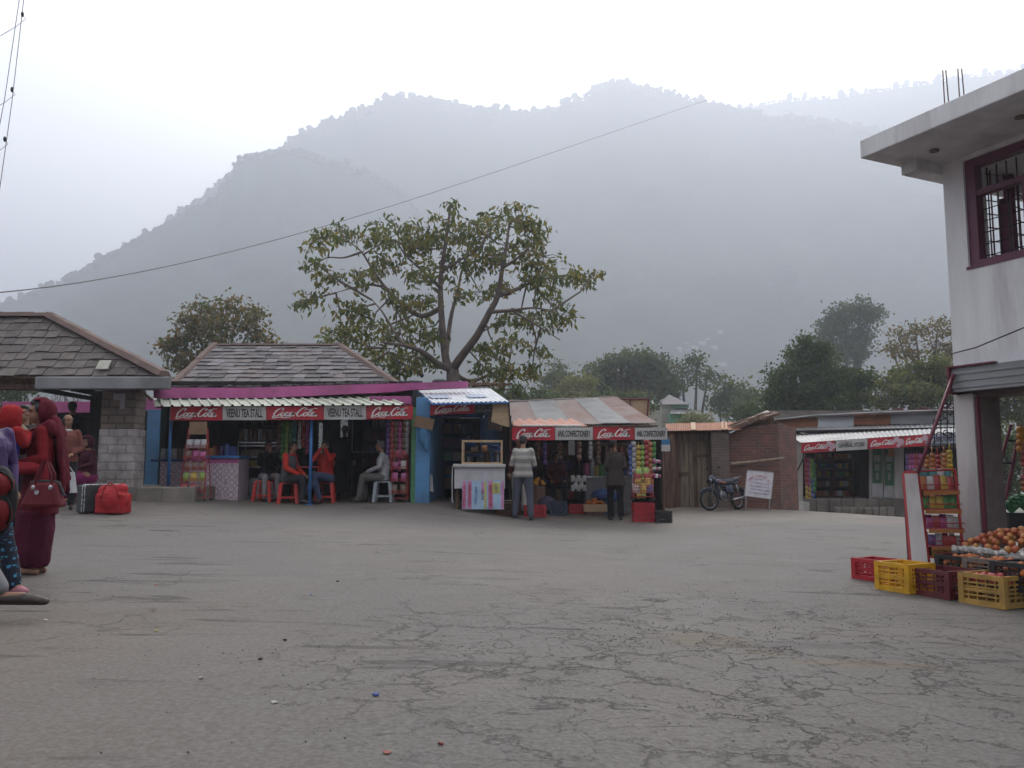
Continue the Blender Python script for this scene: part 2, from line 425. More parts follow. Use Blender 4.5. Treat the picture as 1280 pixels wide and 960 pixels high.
pa,sa=cover(H2,2600,4.2,2,2600); blobs('mountain_forest',pa,sa,6,'faint forest covering the big mountain behind')
pa,sa=cover(H4,600,3.2,3,600); blobs('valley_side_forest',pa,sa,7,'hazy forest on the low slope right of the village')
pa,sa=cover(H3,900,4.2,4,900); blobs('far_ridge_forest',pa,sa,8,'very pale trees on the farthest ridge')
# ---------------------------------------------------------------- haze
def haze():
    m=bpy.data.materials.new('haze'); m.use_nodes=True; nt=m.node_tree
    nt.nodes.remove(nt.nodes['Principled BSDF'])
    v=nt.nodes.new('ShaderNodeVolumePrincipled'); v.inputs['Color'].default_value=(.80,.87,1,1); v.inputs['Density'].default_value=HAZE
    v.inputs['Anisotropy'].default_value=.55
    nt.links.new(v.outputs[0],nt.nodes['Material Output'].inputs['Volume'])
    mb=MB(); mb.lohi((-6500,-3200,-16),(6500,7200,690)); o=mb.build('haze',m); tag(o,'pale haze filling the valley','haze',None,'stuff')
HAZE=.0014
haze()
# ---------------------------------------------------------------- shared materials
W_=lambda n,c,**k: mat(n,c,**k)
m_red=W_('sign red',(.46,.014,.03),rough=.5,var=.3,scale=2,bump=.12,bscale=5,dirt=.4)
m_white=W_('sign white',(.50,.49,.47),rough=.5,var=.2,scale=2,bump=.12,bscale=5,dirt=.35)
m_black=W_('sign black',(.012,.012,.013),rough=.5,var=.1,bump=0)
m_letter=W_('letter white',(.72,.70,.68),rough=.5,var=.05,bump=0)
m_pink=W_('pink parapet paint',(.48,.115,.30),rough=.8,var=.22,scale=2.5,bump=.5,bscale=9,dirt=.45)
m_blue=W_('blue wall paint',(.10,.27,.50),rough=.75,var=.25,scale=2,bump=.35,bscale=12,dirt=.4)
m_dblue=W_('dark blue paint',(.035,.09,.24),rough=.6,var=.3,scale=3,dirt=.3)
m_pole=W_('blue pole paint',(.04,.17,.44),rough=.4,var=.2)
m_green=W_('green paint',(.07,.23,.10),rough=.7,var=.3,dirt=.4)
m_inside=W_('shade-dark interior wall',(.018,.015,.014),rough=.9,var=.5,scale=1.5,dirt=.6)  # interior shade put into the near-black base colour, random dirt over it
m_awn=W_('pale green roofing sheet',(.50,.54,.44),rough=.45,var=.25,scale=1.2,dirt=.5,metal=.0)
m_wsheet=W_('white roofing sheet',(.70,.72,.74),rough=.4,var=.12,scale=2,dirt=.3)
m_galv=W_('galvanised sheet',(.30,.305,.31),rough=.42,var=.3,scale=1.5,metal=.35,dirt=.5)
m_rust=W_('rusted sheet',(.25,.17,.145),rough=.75,c2=(.31,.28,.265),scale=1.1,dirt=.5,stretch=(1,.25,1))
m_orange=W_('orange rusted panel',(.36,.12,.045),rough=.7,c2=(.22,.085,.04),scale=1.6,dirt=.5)
m_wood=W_('grey old planks',(.28,.215,.16),rough=.85,c2=(.13,.095,.07),scale=3,stretch=(6,6,.7),bump=.5,bscale=14)
m_wood2=W_('brown planks',(.18,.11,.075),rough=.85,c2=(.09,.05,.035),scale=3,stretch=(6,6,.7),bump=.5,bscale=14)
m_wood3=W_('pale planks',(.34,.27,.19),rough=.85,c2=(.22,.16,.11),scale=3,stretch=(6,6,.7),bump=.5,bscale=14)
m_conc=W_('dusty concrete',(.22,.195,.17),rough=.9,var=.35,scale=2,bump=.6,bscale=12,dirt=.6)
m_lime=W_('limewash',(.55,.53,.50),rough=.9,var=.18,scale=2,bump=.4,bscale=9,dirt=.35)
m_steel=W_('stainless steel',(.55,.56,.57),rough=.3,metal=.9,var=.1,bump=0)
m_dark=W_('black plastic',(.02,.02,.022),rough=.5,var=.2,bump=.1)
m_plred=W_('red plastic',(.50,.025,.02),rough=.4,var=.15,bump=.03)
m_rackred=W_('red rack paint',(.36,.03,.03),rough=.45,var=.25)
m_maroon=W_('maroon frame paint',(.14,.025,.045),rough=.5,var=.2)
m_cloth_w=W_('white tablecloth',(.52,.50,.52),rough=.9,var=.15,dirt=.25)
m_ply=W_('plywood',(.48,.34,.20),rough=.75,var=.15,scale=2,stretch=(1,1,6))
m_card=W_('cardboard',(.27,.18,.11),rough=.9,var=.2)
def slate_mats(tag_, cols):
    return [mat('%s slate %d'%(tag_,i),c,rough=.85,var=.3,scale=5,bump=.5,bscale=22,dirt=.35) for i,c in enumerate(cols)]
S_brown=slate_mats('brown',[(.150,.130,.118),(.138,.118,.108),(.168,.145,.130),(.122,.107,.10),(.155,.138,.128)])
S_grey=slate_mats('grey',[(.17,.155,.16),(.135,.125,.13),(.21,.195,.20),(.11,.10,.105),(.18,.155,.15)])
m_ridge=W_('ridge cap mortar',(.15,.10,.085),rough=.85,var=.25,scale=3)
def lilac_material():
    m,nt,b=newmat('lilac rose tiles'); vec=coords(nt,'Object')
    vo=nt.nodes.new('ShaderNodeTexVoronoi'); vo.feature='F1'; vo.inputs['Scale'].default_value=8; vo.inputs['Randomness'].default_value=.15; nt.links.new(vec,vo.inputs['Vector'])
    w1=nt.nodes.new('ShaderNodeMath'); w1.operation='PINGPONG'; w1.inputs[1].default_value=.12; nt.links.new(vo.outputs['Distance'],w1.inputs[0])
    col=mixc(nt,maprange(nt,w1.outputs[0],.04,.08),(.60,.54,.57),(.40,.27,.34)); nt.links.new(col,b.inputs['Base Color']); b.inputs['Roughness'].default_value=.5; return m
m_lilac=lilac_material()
def brick_material(name,c1,c2,mortar,scale=1.0,axis='XZ',bw=.23,bh=.075,ms=.012):
    m,nt,b=newmat(name); L=nt.links; vec=coords(nt,'Object')
    sp=nt.nodes.new('ShaderNodeSeparateXYZ'); L.new(vec,sp.inputs[0]); cb=nt.nodes.new('ShaderNodeCombineXYZ')
    L.new(math_(nt,'ADD',sp.outputs['X'],sp.outputs['Y']),cb.inputs[0]); L.new(sp.outputs['Z'],cb.inputs[1])
    wb=nt.nodes.new('ShaderNodeVectorMath'); wb.operation='ADD'; L.new(cb.outputs[0],wb.inputs[0])
    nn=nt.nodes.new('ShaderNodeTexNoise'); nn.inputs['Scale'].default_value=3; nn.inputs['Detail'].default_value=4; L.new(vec,nn.inputs['Vector'])
    s=nt.nodes.new('ShaderNodeVectorMath'); s.operation='SCALE'; s.inputs['Scale'].default_value=.03; L.new(nn.outputs['Color'],s.inputs[0]); L.new(s.outputs[0],wb.inputs[1])
    br=nt.nodes.new('ShaderNodeTexBrick'); L.new(wb.outputs[0],br.inputs['Vector']); br.inputs['Scale'].default_value=scale
    br.inputs['Brick Width'].default_value=bw; br.inputs['Row Height'].default_value=bh; br.inputs['Mortar Size'].default_value=ms; br.inputs['Mortar Smooth'].default_value=.3
    br.inputs['Color1'].default_value=(*c1,1); br.inputs['Color2'].default_value=(*c2,1); br.inputs['Mortar'].default_value=(*mortar,1)
    col=mixc(nt,maprange(nt,noise(nt,2.0,6,vec,.65),.42,.66,0,.75),br.outputs['Color'],(.10,.075,.062))
    col=mixc(nt,maprange(nt,noise(nt,6,6,vec,.65),.6,.7,0,.5),col,(.30,.24,.2))
    L.new(col,b.inputs['Base Color']); b.inputs['Roughness'].default_value=.9
    bp=nt.nodes.new('ShaderNodeBump'); bp.inputs['Strength'].default_value=.7; bp.inputs['Distance'].default_value=.012; bp.invert=True
    h=math_(nt,'ADD',br.outputs['Fac'],math_(nt,'MULTIPLY',noise(nt,30,3,vec),.6)); L.new(h,bp.inputs['Height']); L.new(bp.outputs[0],b.inputs['Normal'])
    return m
m_brick=brick_material('old red brick',(.24,.085,.06),(.12,.05,.042),(.15,.115,.095))
m_brick2=brick_material('weathered brown brick',(.20,.145,.115),(.15,.105,.088),(.19,.16,.14),bh=.07)
m_stone_top=brick_material('bare stone blocks',(.26,.20,.16),(.17,.14,.125),(.10,.085,.075),bw=.32,bh=.16,ms=.02)
m_stone_low=brick_material('limewashed stone blocks',(.47,.43,.42),(.41,.375,.37),(.30,.27,.26),bw=.36,bh=.17,ms=.014)
# ---------------------------------------------------------------- building blocks
def corr(mb,A,B,C,D,n,amp=.02,prof='sine',th=.004,sag=0):
    """corrugated sheet, ribs running from edge AB (front) to edge DC (back)"""
    A,B,C,D=map(Vector,(A,B,C,D)); nr=(B-A).cross(D-A).normalized(); 
    if nr.z<0: nr=-nr
    k=4 if prof=='sine' else 5; us=[];hs=[]
    for i in range(n):
        if prof=='sine':
            for j in range(k): us.append((i+j/k)/n); hs.append(math.sin(2*math.pi*j/k))
        else:
            for u,h in ((0,0),(.62,0),(.70,1),(.86,1),(.94,0)): us.append((i+u)/n); hs.append(h)
    us.append(1);hs.append(0)
    top=[];m=len(us); rows=4
    for r in range(rows+1):
        t=r/rows
        for u,h in zip(us,hs):
            p=(A.lerp(B,u)).lerp(D.lerp(C,u),t)+nr*(h*amp)+Vector((0,0,-sag*math.sin(math.pi*t)*(.5+.5*math.sin(u*9))))
            top.append(p)
    for off,fl in ((0,0),(-th,1)):
        vs=[p+nr*off for p in top]; fs=[]
        for r in range(rows):
            for i in range(m-1):
                f=(r*m+i,r*m+i+1,(r+1)*m+i+1,(r+1)*m+i); fs.append(f[::-1] if fl else f)
        mb.add(vs,fs)
    return mb
def slate_roof(mb, eL,eR,rL,rR, rows, w, nm=5, th=.025, seed=1):
    r=random.Random(seed); eL,eR,rL,rR=map(Vector,(eL,eR,rL,rR))
    nr=(eR-eL).cross(rL-eL).normalized()
    if nr.z<0: nr=-nr
    for i in range(rows):
        t0=i/rows; t1=min(1,(i+1.25)/rows)
        a0=eL.lerp(rL,t0); b0=eR.lerp(rR,t0); a1=eL.lerp(rL,t1); b1=eR.lerp(rR,t1)
        L=(b0-a0).length; L1=(b1-a1).length; dirx=(eR-eL).normalized()
        up=(rL.lerp(rR,.5)-eL.lerp(eR,.5)); up=(up-dirx*up.dot(dirx))
        x=-r.random()*w
        la0=(a0-eL).dot(dirx); lb0=(b0-eL).dot(dirx); la1=(a1-eL).dot(dirx); lb1=(b1-eL).dot(dirx)
        pos=la0-r.random()*w
        while pos<lb0:
            ww=w*r.uniform(.85,1.15); g=.006
            s0=max(pos+g,la0); e0=min(pos+ww-g,lb0)
            s1=max(pos+g,la1); e1=min(pos+ww-g,lb1)
            pos+=ww
            if e0-s0<.02: continue
            if e1<s1: s1=e1=min(max((s1+e1)/2,la1),lb1)
            lift=th*r.uniform(.7,1.5); y0=t0+r.uniform(-.10,.06)/rows
            tilt=r.uniform(-.006,.006)
            def pt(s,t,h): return eL+dirx*s+up*t+nr*h
            mb.cur=r.randrange(nm)
            q=[pt(s0,y0,lift+tilt),pt(e0,y0,lift-tilt),pt(e1,t1,.008),pt(s1,t1,.008)]
            b=[p-nr*.016 for p in q]
            mb.hexa(b,q)
    mb.cur=0
    return mb
# flowing brand script drawn as brush strokes
def _cr(pts,n=7):
    out=[];p=[pts[0]]+pts+[pts[-1]]
    for i in range(1,len(p)-2):
        for k in range(n):
            t=k/n; a,b,c,d=[np.array(q,float) for q in p[i-1:i+3]]
            out.append(.5*((2*b)+(-a+c)*t+(2*a-5*b+4*c-d)*t*t+(-a+3*b-3*c+d)*t**3))
    out.append(np.array(pts[-1],float)); return out
_STRK=[[(2.0,1.55),(2.25,1.95),(1.9,2.2),(1.2,1.9),(.55,1.2),(.3,.45),(.6,.0),(1.2,.1),(1.75,.6)],
 [(.45,.15),(.2,-.3),(.5,-.55),(1.2,-.35),(2.3,-.3),(3.2,-.45),(4.3,-.3)],
 [(2.45,1.0),(2.05,.75),(2.0,.2),(2.35,.0),(2.75,.35),(2.8,.85),(2.45,1.0),(2.9,.85)],
 [(3.65,.8),(3.5,1.0),(3.15,.75),(3.1,.2),(3.4,.0),(3.8,.3)],
 [(4.75,.85),(4.45,1.0),(4.1,.7),(4.05,.15),(4.35,.0),(4.7,.4),(4.85,1.0),(4.75,.3),(4.95,.0),(5.25,.3)],
 [(5.2,.75),(5.6,.8)],
 [(7.4,1.55),(7.75,1.95),(7.3,2.25),(6.6,1.9),(6.0,1.2),(5.8,.45),(6.1,.0),(6.7,.1),(7.1,.5)],
 [(7.3,1.9),(8.3,1.75),(9.3,2.0),(10.4,2.05)],
 [(7.8,1.0),(7.4,.75),(7.35,.2),(7.7,.0),(8.1,.35),(8.15,.85),(7.8,1.0)],
 [(8.5,.5),(8.95,1.4),(9.05,1.85),(8.8,1.9),(8.6,1.2),(8.55,.3),(8.8,.0),(9.1,.3)],
 [(9.95,.85),(9.65,1.0),(9.3,.7),(9.25,.15),(9.55,.0),(9.9,.4),(10.05,1.0),(9.95,.3),(10.2,.0),(10.6,.35)]]
def brand_script(parent,M,w,h,m=None,name='lettering'):
    sx=w/10.6; sy=h/2.9; mb=MB()
    for s in _STRK:
        q=_cr(s); pl=[np.array(((p[0]+.22*p[1]-5.4)*sx,(p[1]-.85)*sy)) for p in q]
        k=len(pl); vs=[];fs=[]
        for i,p in enumerate(pl):
            d=pl[min(i+1,k-1)]-pl[max(i-1,0)]; L=np.hypot(*d)+1e-9; d=d/L; nrm=np.array((-d[1],d[0]))
            wd=sy*(.085+.13*abs(d[1]))*(.5+.5*min(1,min(i,k-1-i)/3))
            for sg in (1,-1):
                for zz in (0,.004): vs.append(M@Vector((p[0]+nrm[0]*wd*sg,p[1]+nrm[1]*wd*sg,zz)))
        for i in range(k-1):
            a=i*4;b=a+4; fs+=[(a+1,b+1,b+3,a+3),(a,a+1,b+1,b)[::-1],(a+2,a+3,b+3,b+2)]
        mb.add(vs,fs)
    return mb.build(name,m or m_letter,parent)
def sign_panel(parent,q,m,kind=None,text=None,tm=None,th=.03,scale=(.84,.62),name='panel'):
    """q: four world corners bl, br, tr, tl of the front face; lettering is a sub-part"""
    bl,br,tr,tl=map(Vector,q); ux=(br-bl).normalized(); n=ux.cross((tl-bl).normalized()).normalized()
    if n.y>0: n=-n
    mb=MB(); mb.hexa([p-n*th for p in (bl,br,tr,tl)],[bl,br,tr,tl]); o=mb.build(name,m,parent)
    c=(bl+br+tr+tl)/4+n*.003; up=((tl-bl)+(tr-br)).normalized(); M=Matrix((ux,up,n)).transposed().to_4x4(); M.translation=c
    w=(br-bl).length; h=(tl-bl).length
    if kind=='brand': brand_script(o,M,w*.78,h*.78)
    if text: text_mesh(text,'lettering',tm or m_black,w*scale[0],h*scale[1],o,M,bold=.02)
    return o
def pq(x0,x1,y0,y1,d): # front-facing quad by pixels: bl,br,tr,tl
    return [P(x0,y1,d),P(x1,y1,d),P(x1,y0,d),P(x0,y0,d)]
# packets of snacks: a puffed pillow with crimped ends
PKC={'red':(.42,.03,.03),'yellow':(.55,.38,.03),'green':(.06,.26,.05),'blue':(.04,.09,.34),'orange':(.50,.17,.03),'magenta':(.42,.05,.22),'white':(.55,.54,.52),'purple':(.14,.05,.26),'lime':(.26,.42,.05),'silver':(.42,.42,.44),'brown':(.17,.08,.04),'teal':(.04,.25,.25)}
PKM={k:mat(k+' foil',v,rough=.3,var=.35,scale=14,bump=.25,bscale=25,c2=tuple(min(1,x*.5+.08) for x in v)) for k,v in PKC.items()}
_pk={}
def packet_mesh(col,shape='pillow'):
    k=(col,shape)
    if k in _pk: return _pk[k]
    mb=MB()
    if shape=='pillow':
        n=6
        for s in (-1,1):
            vs=[];fs=[]
            for j in range(n+1):
                for i in range(n+1):
                    u=i/n;v=j/n; b=(math.sin(math.pi*u)*math.sin(math.pi*v))**.55
                    vs.append(((u-.5)*(1-.06*math.sin(math.pi*v)),s*.22*b,(v)))
            for j in range(n):
                for i in range(n): fs.append((j*(n+1)+i,j*(n+1)+i+1,(j+1)*(n+1)+i+1,(j+1)*(n+1)+i))
            mb.add(vs,fs)
        mb.box((0,0,.02),(1,.03,.05)); mb.box((0,0,.98),(1,.03,.05))
    elif shape=='jar':
        mb.lathe((0,0,0),[(.0,0),(.42,.0),(.46,.04),(.46,.72),(.36,.80),(.36,.84)],12); mb.lathe((0,0,.84),[(.0,0),(.4,.0),(.4,.15),(.0,.16)],12)
    else:
        mb.box((0,0,.5),(1,.6,1)); mb.box((0,0,1.003),(.98,.58,.01))
    me=mb.mesh('snack_packet',PKM[col]); 
    if shape!='box': me.shade_smooth()
    _pk[k]=me; return me
def packet(loc,w,h,col,label,group,shape='pillow',rz=0,rx=0,name='snack_packet',cat='packet'):
    o=bpy.data.objects.new(name,packet_mesh(col,shape)); COL.objects.link(o)
    o.location=loc; o.scale=(w,min(w,h)*(1 if shape!='pillow' else .9),h); o.rotation_euler=(rx,0,rz)
    tag(o,label,cat,group); return o
def strip(loc,n,w,h,col,label,group='strips of packets hanging in the stalls',rz=0):
    """a hanging strip of joined sachets"""
    mb=MB()
    for i in range(n):
        z=-i*h; dx=.004*math.sin(i*2.1)
        mb.ell((dx,0,z-h/2),(w*.46,.018,h*.42),8,6)
        mb.box((dx,0,z-h/2),(w*.92,.006,h*.99))
    mb.box((0,0,.03),(.008,.008,.08))
    o=mb.build('packet_strip',PKM[col],smooth=True); o.location=loc; o.rotation_euler=(0,0,rz); tag(o,label,'packet strip',group); return o
def crate(name,loc,rz,m,L,W,H,label,group,rx=0,ry=0,cat='crate',mesh=None):
    if mesh is None:
        mb=MB(); t=.014
        mb.box((0,0,.01),(L-.03,W-.03,.012))
        for sx in (-1,1):
            for sy in (-1,1): mb.box((sx*(L/2-.02),sy*(W/2-.02),H/2),(.05,.05,H))
        for sy in (-1,1):
            y=sy*(W/2-.012)
            mb.box((0,y,H-.02),(L,.026,.04)); mb.box((0,y,.025),(L,.022,.05)); mb.box((0,y,H*.5),(L,.016,.022))
            for k in range(1,5): mb.box((0,y,.05+(H-.09)*k/5),(L-.05,t*.7,.014))
            n=max(4,int(L/.075))
            for k in range(1,n): mb.box((-L/2+L*k/n,y,H/2),(.010,t,H-.04))
        for sx in (-1,1):
            x=sx*(L/2-.012)
            mb.box((x,0,H-.02),(.026,W-.001,.038)); mb.box((x,0,.025),(.022,W-.001,.048))
            for k in range(1,5): mb.box((x,0,.05+(H-.09)*k/5),(t*.7,W-.05,.014))
            n=max(3,int(W/.075))
            for k in range(1,n): mb.box((x,-W/2+W*k/n,H/2),(t,.010,H-.04))
        o=mb.build(name,m)
    else: o=bpy.data.objects.new(name,mesh); COL.objects.link(o)
    o.location=loc; o.rotation_euler=(rx,ry,rz); tag(o,label,cat,group); return o
# ---------------------------------------------------------------- pavement slabs and kerbs
mb=MB()
x0=X(-500,16.3); x1=X(237,16.3); zt=Z(609,16.3)
r=random.Random(3); pts=[]
n=22
for i in range(n+1):
    x=x0+(x1-x0)*i/n; pts.append((x,16.3+r.uniform(-.05,.05)+ (.25 if i==n else 0)))
for i in range(n):
    a,b=pts[i],pts[i+1]
    mb.hexa([(a[0],a[1],zt-.55),(b[0],b[1],zt-.55),(b[0],19.6,zt-.55),(a[0],19.6,zt-.55)],[(a[0],a[1]+.04,zt+r.uniform(-.012,.012)),(b[0],b[1]+.04,zt+r.uniform(-.012,.012)),(b[0],19.6,zt),(a[0],19.6,zt)])
PLAT=zt
o=mb.build('pavement',m_conc,bevel=.02); tag(o,kind='structure')
# raised slab in front of the blue stall, low broken edge
# ================================================================ TEA STALL
DT=17.8
ts=empty('tea_stall',(X(360,DT),DT,G(X(360,DT),DT)),'tea stall with hipped slate roof, pink parapet and pale green awning','stall')
def pt(px,py,d): return P(px,py,d)
# walls
mb=MB(); zb=.15; ztop=2.9
xl=X(203,18.4); xr=X(514,18.4)
mb.lohi((xl,18.5,zb),(xl+.15,23.4,ztop)); 
mb.lohi((xr-.15,18.5,zb),(xr,23.4,ztop))
# back wall with two openings to daylight
d=23.2; openings=[(X(395.5,d),X(402,d),Z(566,d),Z(528,d)),(X(423,d),X(433.5,d),Z(566,d),Z(524,d))]
xs=[xl+.15]+[v for o_ in openings for v in o_[:2]]+[xr-.15]
for i in range(0,len(xs),2): mb.lohi((xs[i],d,zb),(xs[i+1],d+.2,ztop))
for o_ in openings:
    mb.lohi((o_[0],d,zb),(o_[1],d+.2,o_[2])); mb.lohi((o_[0],d,o_[3]),(o_[1],d+.2,ztop))
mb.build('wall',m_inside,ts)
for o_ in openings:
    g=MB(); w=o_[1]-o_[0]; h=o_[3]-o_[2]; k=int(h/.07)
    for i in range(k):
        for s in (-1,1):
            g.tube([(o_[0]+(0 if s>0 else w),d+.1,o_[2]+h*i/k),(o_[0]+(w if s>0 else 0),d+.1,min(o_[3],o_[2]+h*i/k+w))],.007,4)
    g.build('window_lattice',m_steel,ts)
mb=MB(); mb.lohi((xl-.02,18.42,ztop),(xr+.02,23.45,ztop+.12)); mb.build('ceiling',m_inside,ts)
# partition and dark doorway
mb=MB(); mb.lohi((X(439,20.2,560),20.2,zb),(X(441,20.2),23.2,Z(585,20.2))); mb.build('partition',m_inside,ts)
g=MB(); g.tube([(X(439.5,19.6),19.6,Z(565,19.6)),(X(439.5,19.6),19.6,Z(525,19.6))],.015,6); g.tube([(X(439.5,19.6),19.6,Z(565,19.6)),(X(478,19.6),19.6,Z(565,19.6))],.015,6); g.build('service_hatch',m_galv,ts)
mb=MB(); mb.lohi((X(367,19.9),19.9,Z(578,19.9)),(X(389,19.9),19.94,Z(550,19.9))); mb.build('green_panel',m_green,ts)
# roof
eL=P(214,484,18.45); eR=P(500,483,18.45); rL=P(268,433,21.3); rR=P(425,431,21.3)
eL.z=eR.z=(eL.z+eR.z)/2; rL.z=rR.z=(rL.z+rR.z)/2
bk=24.1; bL=Vector((eL.x,bk,eL.z)); bR=Vector((eR.x,bk,eR.z))
mb=MB(); slate_roof(mb,eL,eR,rL,rR,11,.33,seed=4,th=.03)
slate_roof(mb,bR,bL,rR,rL,11,.33,seed=5); slate_roof(mb,eR,bR,rR,rR,11,.33,seed=6); slate_roof(mb,bL,eL,rL,rL,11,.33,seed=8)
roof=mb.build('roof',S_grey,ts)
mb=MB(); dz=Vector((0,0,-.03))
mb.add([eL+dz,eR+dz,rR+dz,rL+dz,bL+dz,bR+dz],[(0,1,2,3),(5,4,3,2),(1,5,2),(4,0,3),(0,4,5,1)]); mb.build('roof_deck',m_inside,roof)
mb=MB(); 
def ridge(mb,a,b,w=.1,h=.05,n=7,seed=1):
    r=random.Random(seed); a=Vector(a);b=Vector(b)
    for i in range(n):
        p=a.lerp(b,i/n); q=a.lerp(b,(i+1)/n); j=r.uniform(-.012,.012)
        s=Vector((b-a)).cross(Vector((0,0,1))).normalized()*w; u=Vector((0,0,h+j))
        mb.hexa([p-s,p+s,q+s,q-s],[p-s*.55+u,p+s*.55+u,q+s*.55+u,q-s*.55+u])
ridge(mb,rL,rR); ridge(mb,eL,rL,.11,.08,seed=2); ridge(mb,eR,rR,.11,.08,seed=3); ridge(mb,bL,rL); ridge(mb,bR,rR)
mb.build('ridge_cap',m_ridge,roof)
# pink parapet, uneven lower edge
mb=MB(); r=random.Random(5); n=26
def bandpt(px): 
    t=(px-192)/(585-192); return 484.5-8*max(0,t-.3)/.7, 497.5-12*max(0,t-.35)/.65-(1.5 if t>.8 else 0)
pxs=np.linspace(192,584,n+1); dd=18.35
for i in range(n):
    a,b=pxs[i],pxs[i+1]; ta,ba=bandpt(a); tb,bb=bandpt(b); j=r.uniform(-.7,.5)
    mb.hexa([P(a,ba,dd),P(b,bb+j*.3,dd),P(b,bb+j*.3,dd)+Vector((0,.22,0)),P(a,ba,dd)+Vector((0,.22,0))],[P(a,ta,dd),P(b,tb,dd),P(b,tb,dd)+Vector((0,.22,0)),P(a,ta,dd)+Vector((0,.22,0))])
mb.build('parapet',m_pink,ts)
mb=MB(); fb(mb,462,495,512,505,17.9,.4); mb.build('beam_end',m_pink,ts)
# broken slates and rubble lying on the parapet belong to the roof
mb=MB()
for i in range(60):
    px=r.uniform(215,560); y=bandpt(px)[0]; p=P(px,y,18.45); mb.box(p+Vector((0,0,.02)),(r.uniform(.08,.22),.16,r.uniform(.02,.05)),rot=(0,r.uniform(-.2,.2),r.uniform(0,3)))
mb.build('eave_rubble',S_grey[1],roof)
# awning
mb=MB(); corr(mb,P(193,508,17.15),P(507,506,17.15),P(478,494.5,18.9),P(192,497,18.9),25,.035,'trap')
mb.build('awning',m_awn,ts)
mb=MB()
for px in (200,300,400,500): mb.tube([P(px,508.5,17.3),P(px-2,499,18.5)],.02,5)
mb.tube([P(196,509,17.32),P(505,507.5,17.32)],.022,6); mb.build('awning_frame',m_dark,ts)
pole=None
for px,yb in ((211,607),(388,628)):
    x=X(px,17.45); mb=MB(); mb.tube([(x,17.45,G(x,17.45)-.02),(x,17.45,Z(508,17.45))],.033,10); o=mb.build('pole',m_pole,ts,smooth=True)
    b=MB(); b.box((x,17.45,G(x,17.45)+.012),(.14,.14,.02)); b.build('base_plate',m_pole,o)
# signboard strip
sg=empty('fascia_sign',P(364,516,17.22),'long red and white drinks signboard lettered with the tea stall name','sign')
for a,b,k in ((213,278,'b'),(278.3,332.5,'t'),(333,404.5,'b'),(405,457.5,'t'),(458,516,'b')):
    y0=508-(a-213)*.004; y1=525.5-(a-213)*.006
    sign_panel(sg,pq(a,b,y0,y1,17.22),m_red if k=='b' else m_white,'brand' if k=='b' else None,'VEENU TEA STALL' if k=='t' else None)
# counter with tiled front
def cnt():
    d=17.75; x0=X(237,d); x1=X(298,d); z0=G(X(270,d),d)-.03; z1=Z(573,d)
    c=empty('counter',((x0+x1)/2,d+.3,z0),'lilac flower patterned shop counter with a blue top slab','counter')
    mb=MB(); mb.lohi((x0,d,z0),(x1,d+.7,z1)); mb.build('front_panel',m_lilac,c)
    mb=MB(); mb.lohi((x0-.04,d-.05,z1),(x1+.03,d+.75,z1+.06)); mb.build('counter_top',m_pole,c,bevel=.006)
    mb=MB(); mb.lohi((x0,d-.006,z1-.1),(x1,d-.002,z1-.004)); mb.build('trim_band',m_pink,c)
    x2=X(200,18.3); 
    c2=empty('counter',((x0+x2)/2,18.6,z0),'low lilac side counter behind the left blue pole','counter')
    mb=MB(); mb.lohi((x2,18.3,.3),(x0-.06,18.9,Z(577,18.3))); mb.build('front_panel',m_lilac,c2)
    mb=MB(); mb.lohi((x2-.2,18.25,Z(577,18.3)),(x0-.05,18.95,Z(577,18.3)+.05)); mb.build('counter_top',m_dblue,c2)
    return x0,x1,z1+.06
cx0,cx1,cz=cnt()
r=random.Random(11)
items=[(252,'brown','box',.16,.2),(262,'orange','box',.2,.17),(268,'red','jar',.12,.22),(276,'purple','jar',.12,.22),(283,'blue','jar',.12,.26),(290,'blue','box',.16,.2),(256,'yellow','box',.12,.3),(272,'orange','box',.22,.12)]
nm={'box':'box','jar':'jar'}
for i,(px,c,s,w,h) in enumerate(items):
    dd=17.9+.12*(i%4)
    packet((X(px,dd),dd,cz),w,h,c,{0:'short brown box at the left end of the lilac counter',1:'orange box on the lilac counter beside the red jar',2:'red lidded jar on the lilac counter',3:'purple jar on the lilac counter beside the tall blue jar',4:'tall blue jar on the lilac counter',5:'blue box at the right end of the lilac counter',6:'tall narrow yellow box on the lilac counter',7:'low wide orange box on the lilac counter'}[i],'goods on the tea stall counter',s,name={'box':'goods_box','jar':'glass_jar'}[s],cat=nm[s])
zz=Z(577,18.3)+.05
for i,px in enumerate((204,210,217,224,231)):
    c=('silver','teal','white','brown','silver')[i]
    packet((X(px,18.45),18.45,zz),.15,.24,c,['silver tin at the far left of the side counter','teal tin on the low side counter','white tin on the low side counter','brown tin on the low side counter','silver tin beside the counter gap'][i],'tins on the side counter','jar',name='storage_tin',cat='tin')
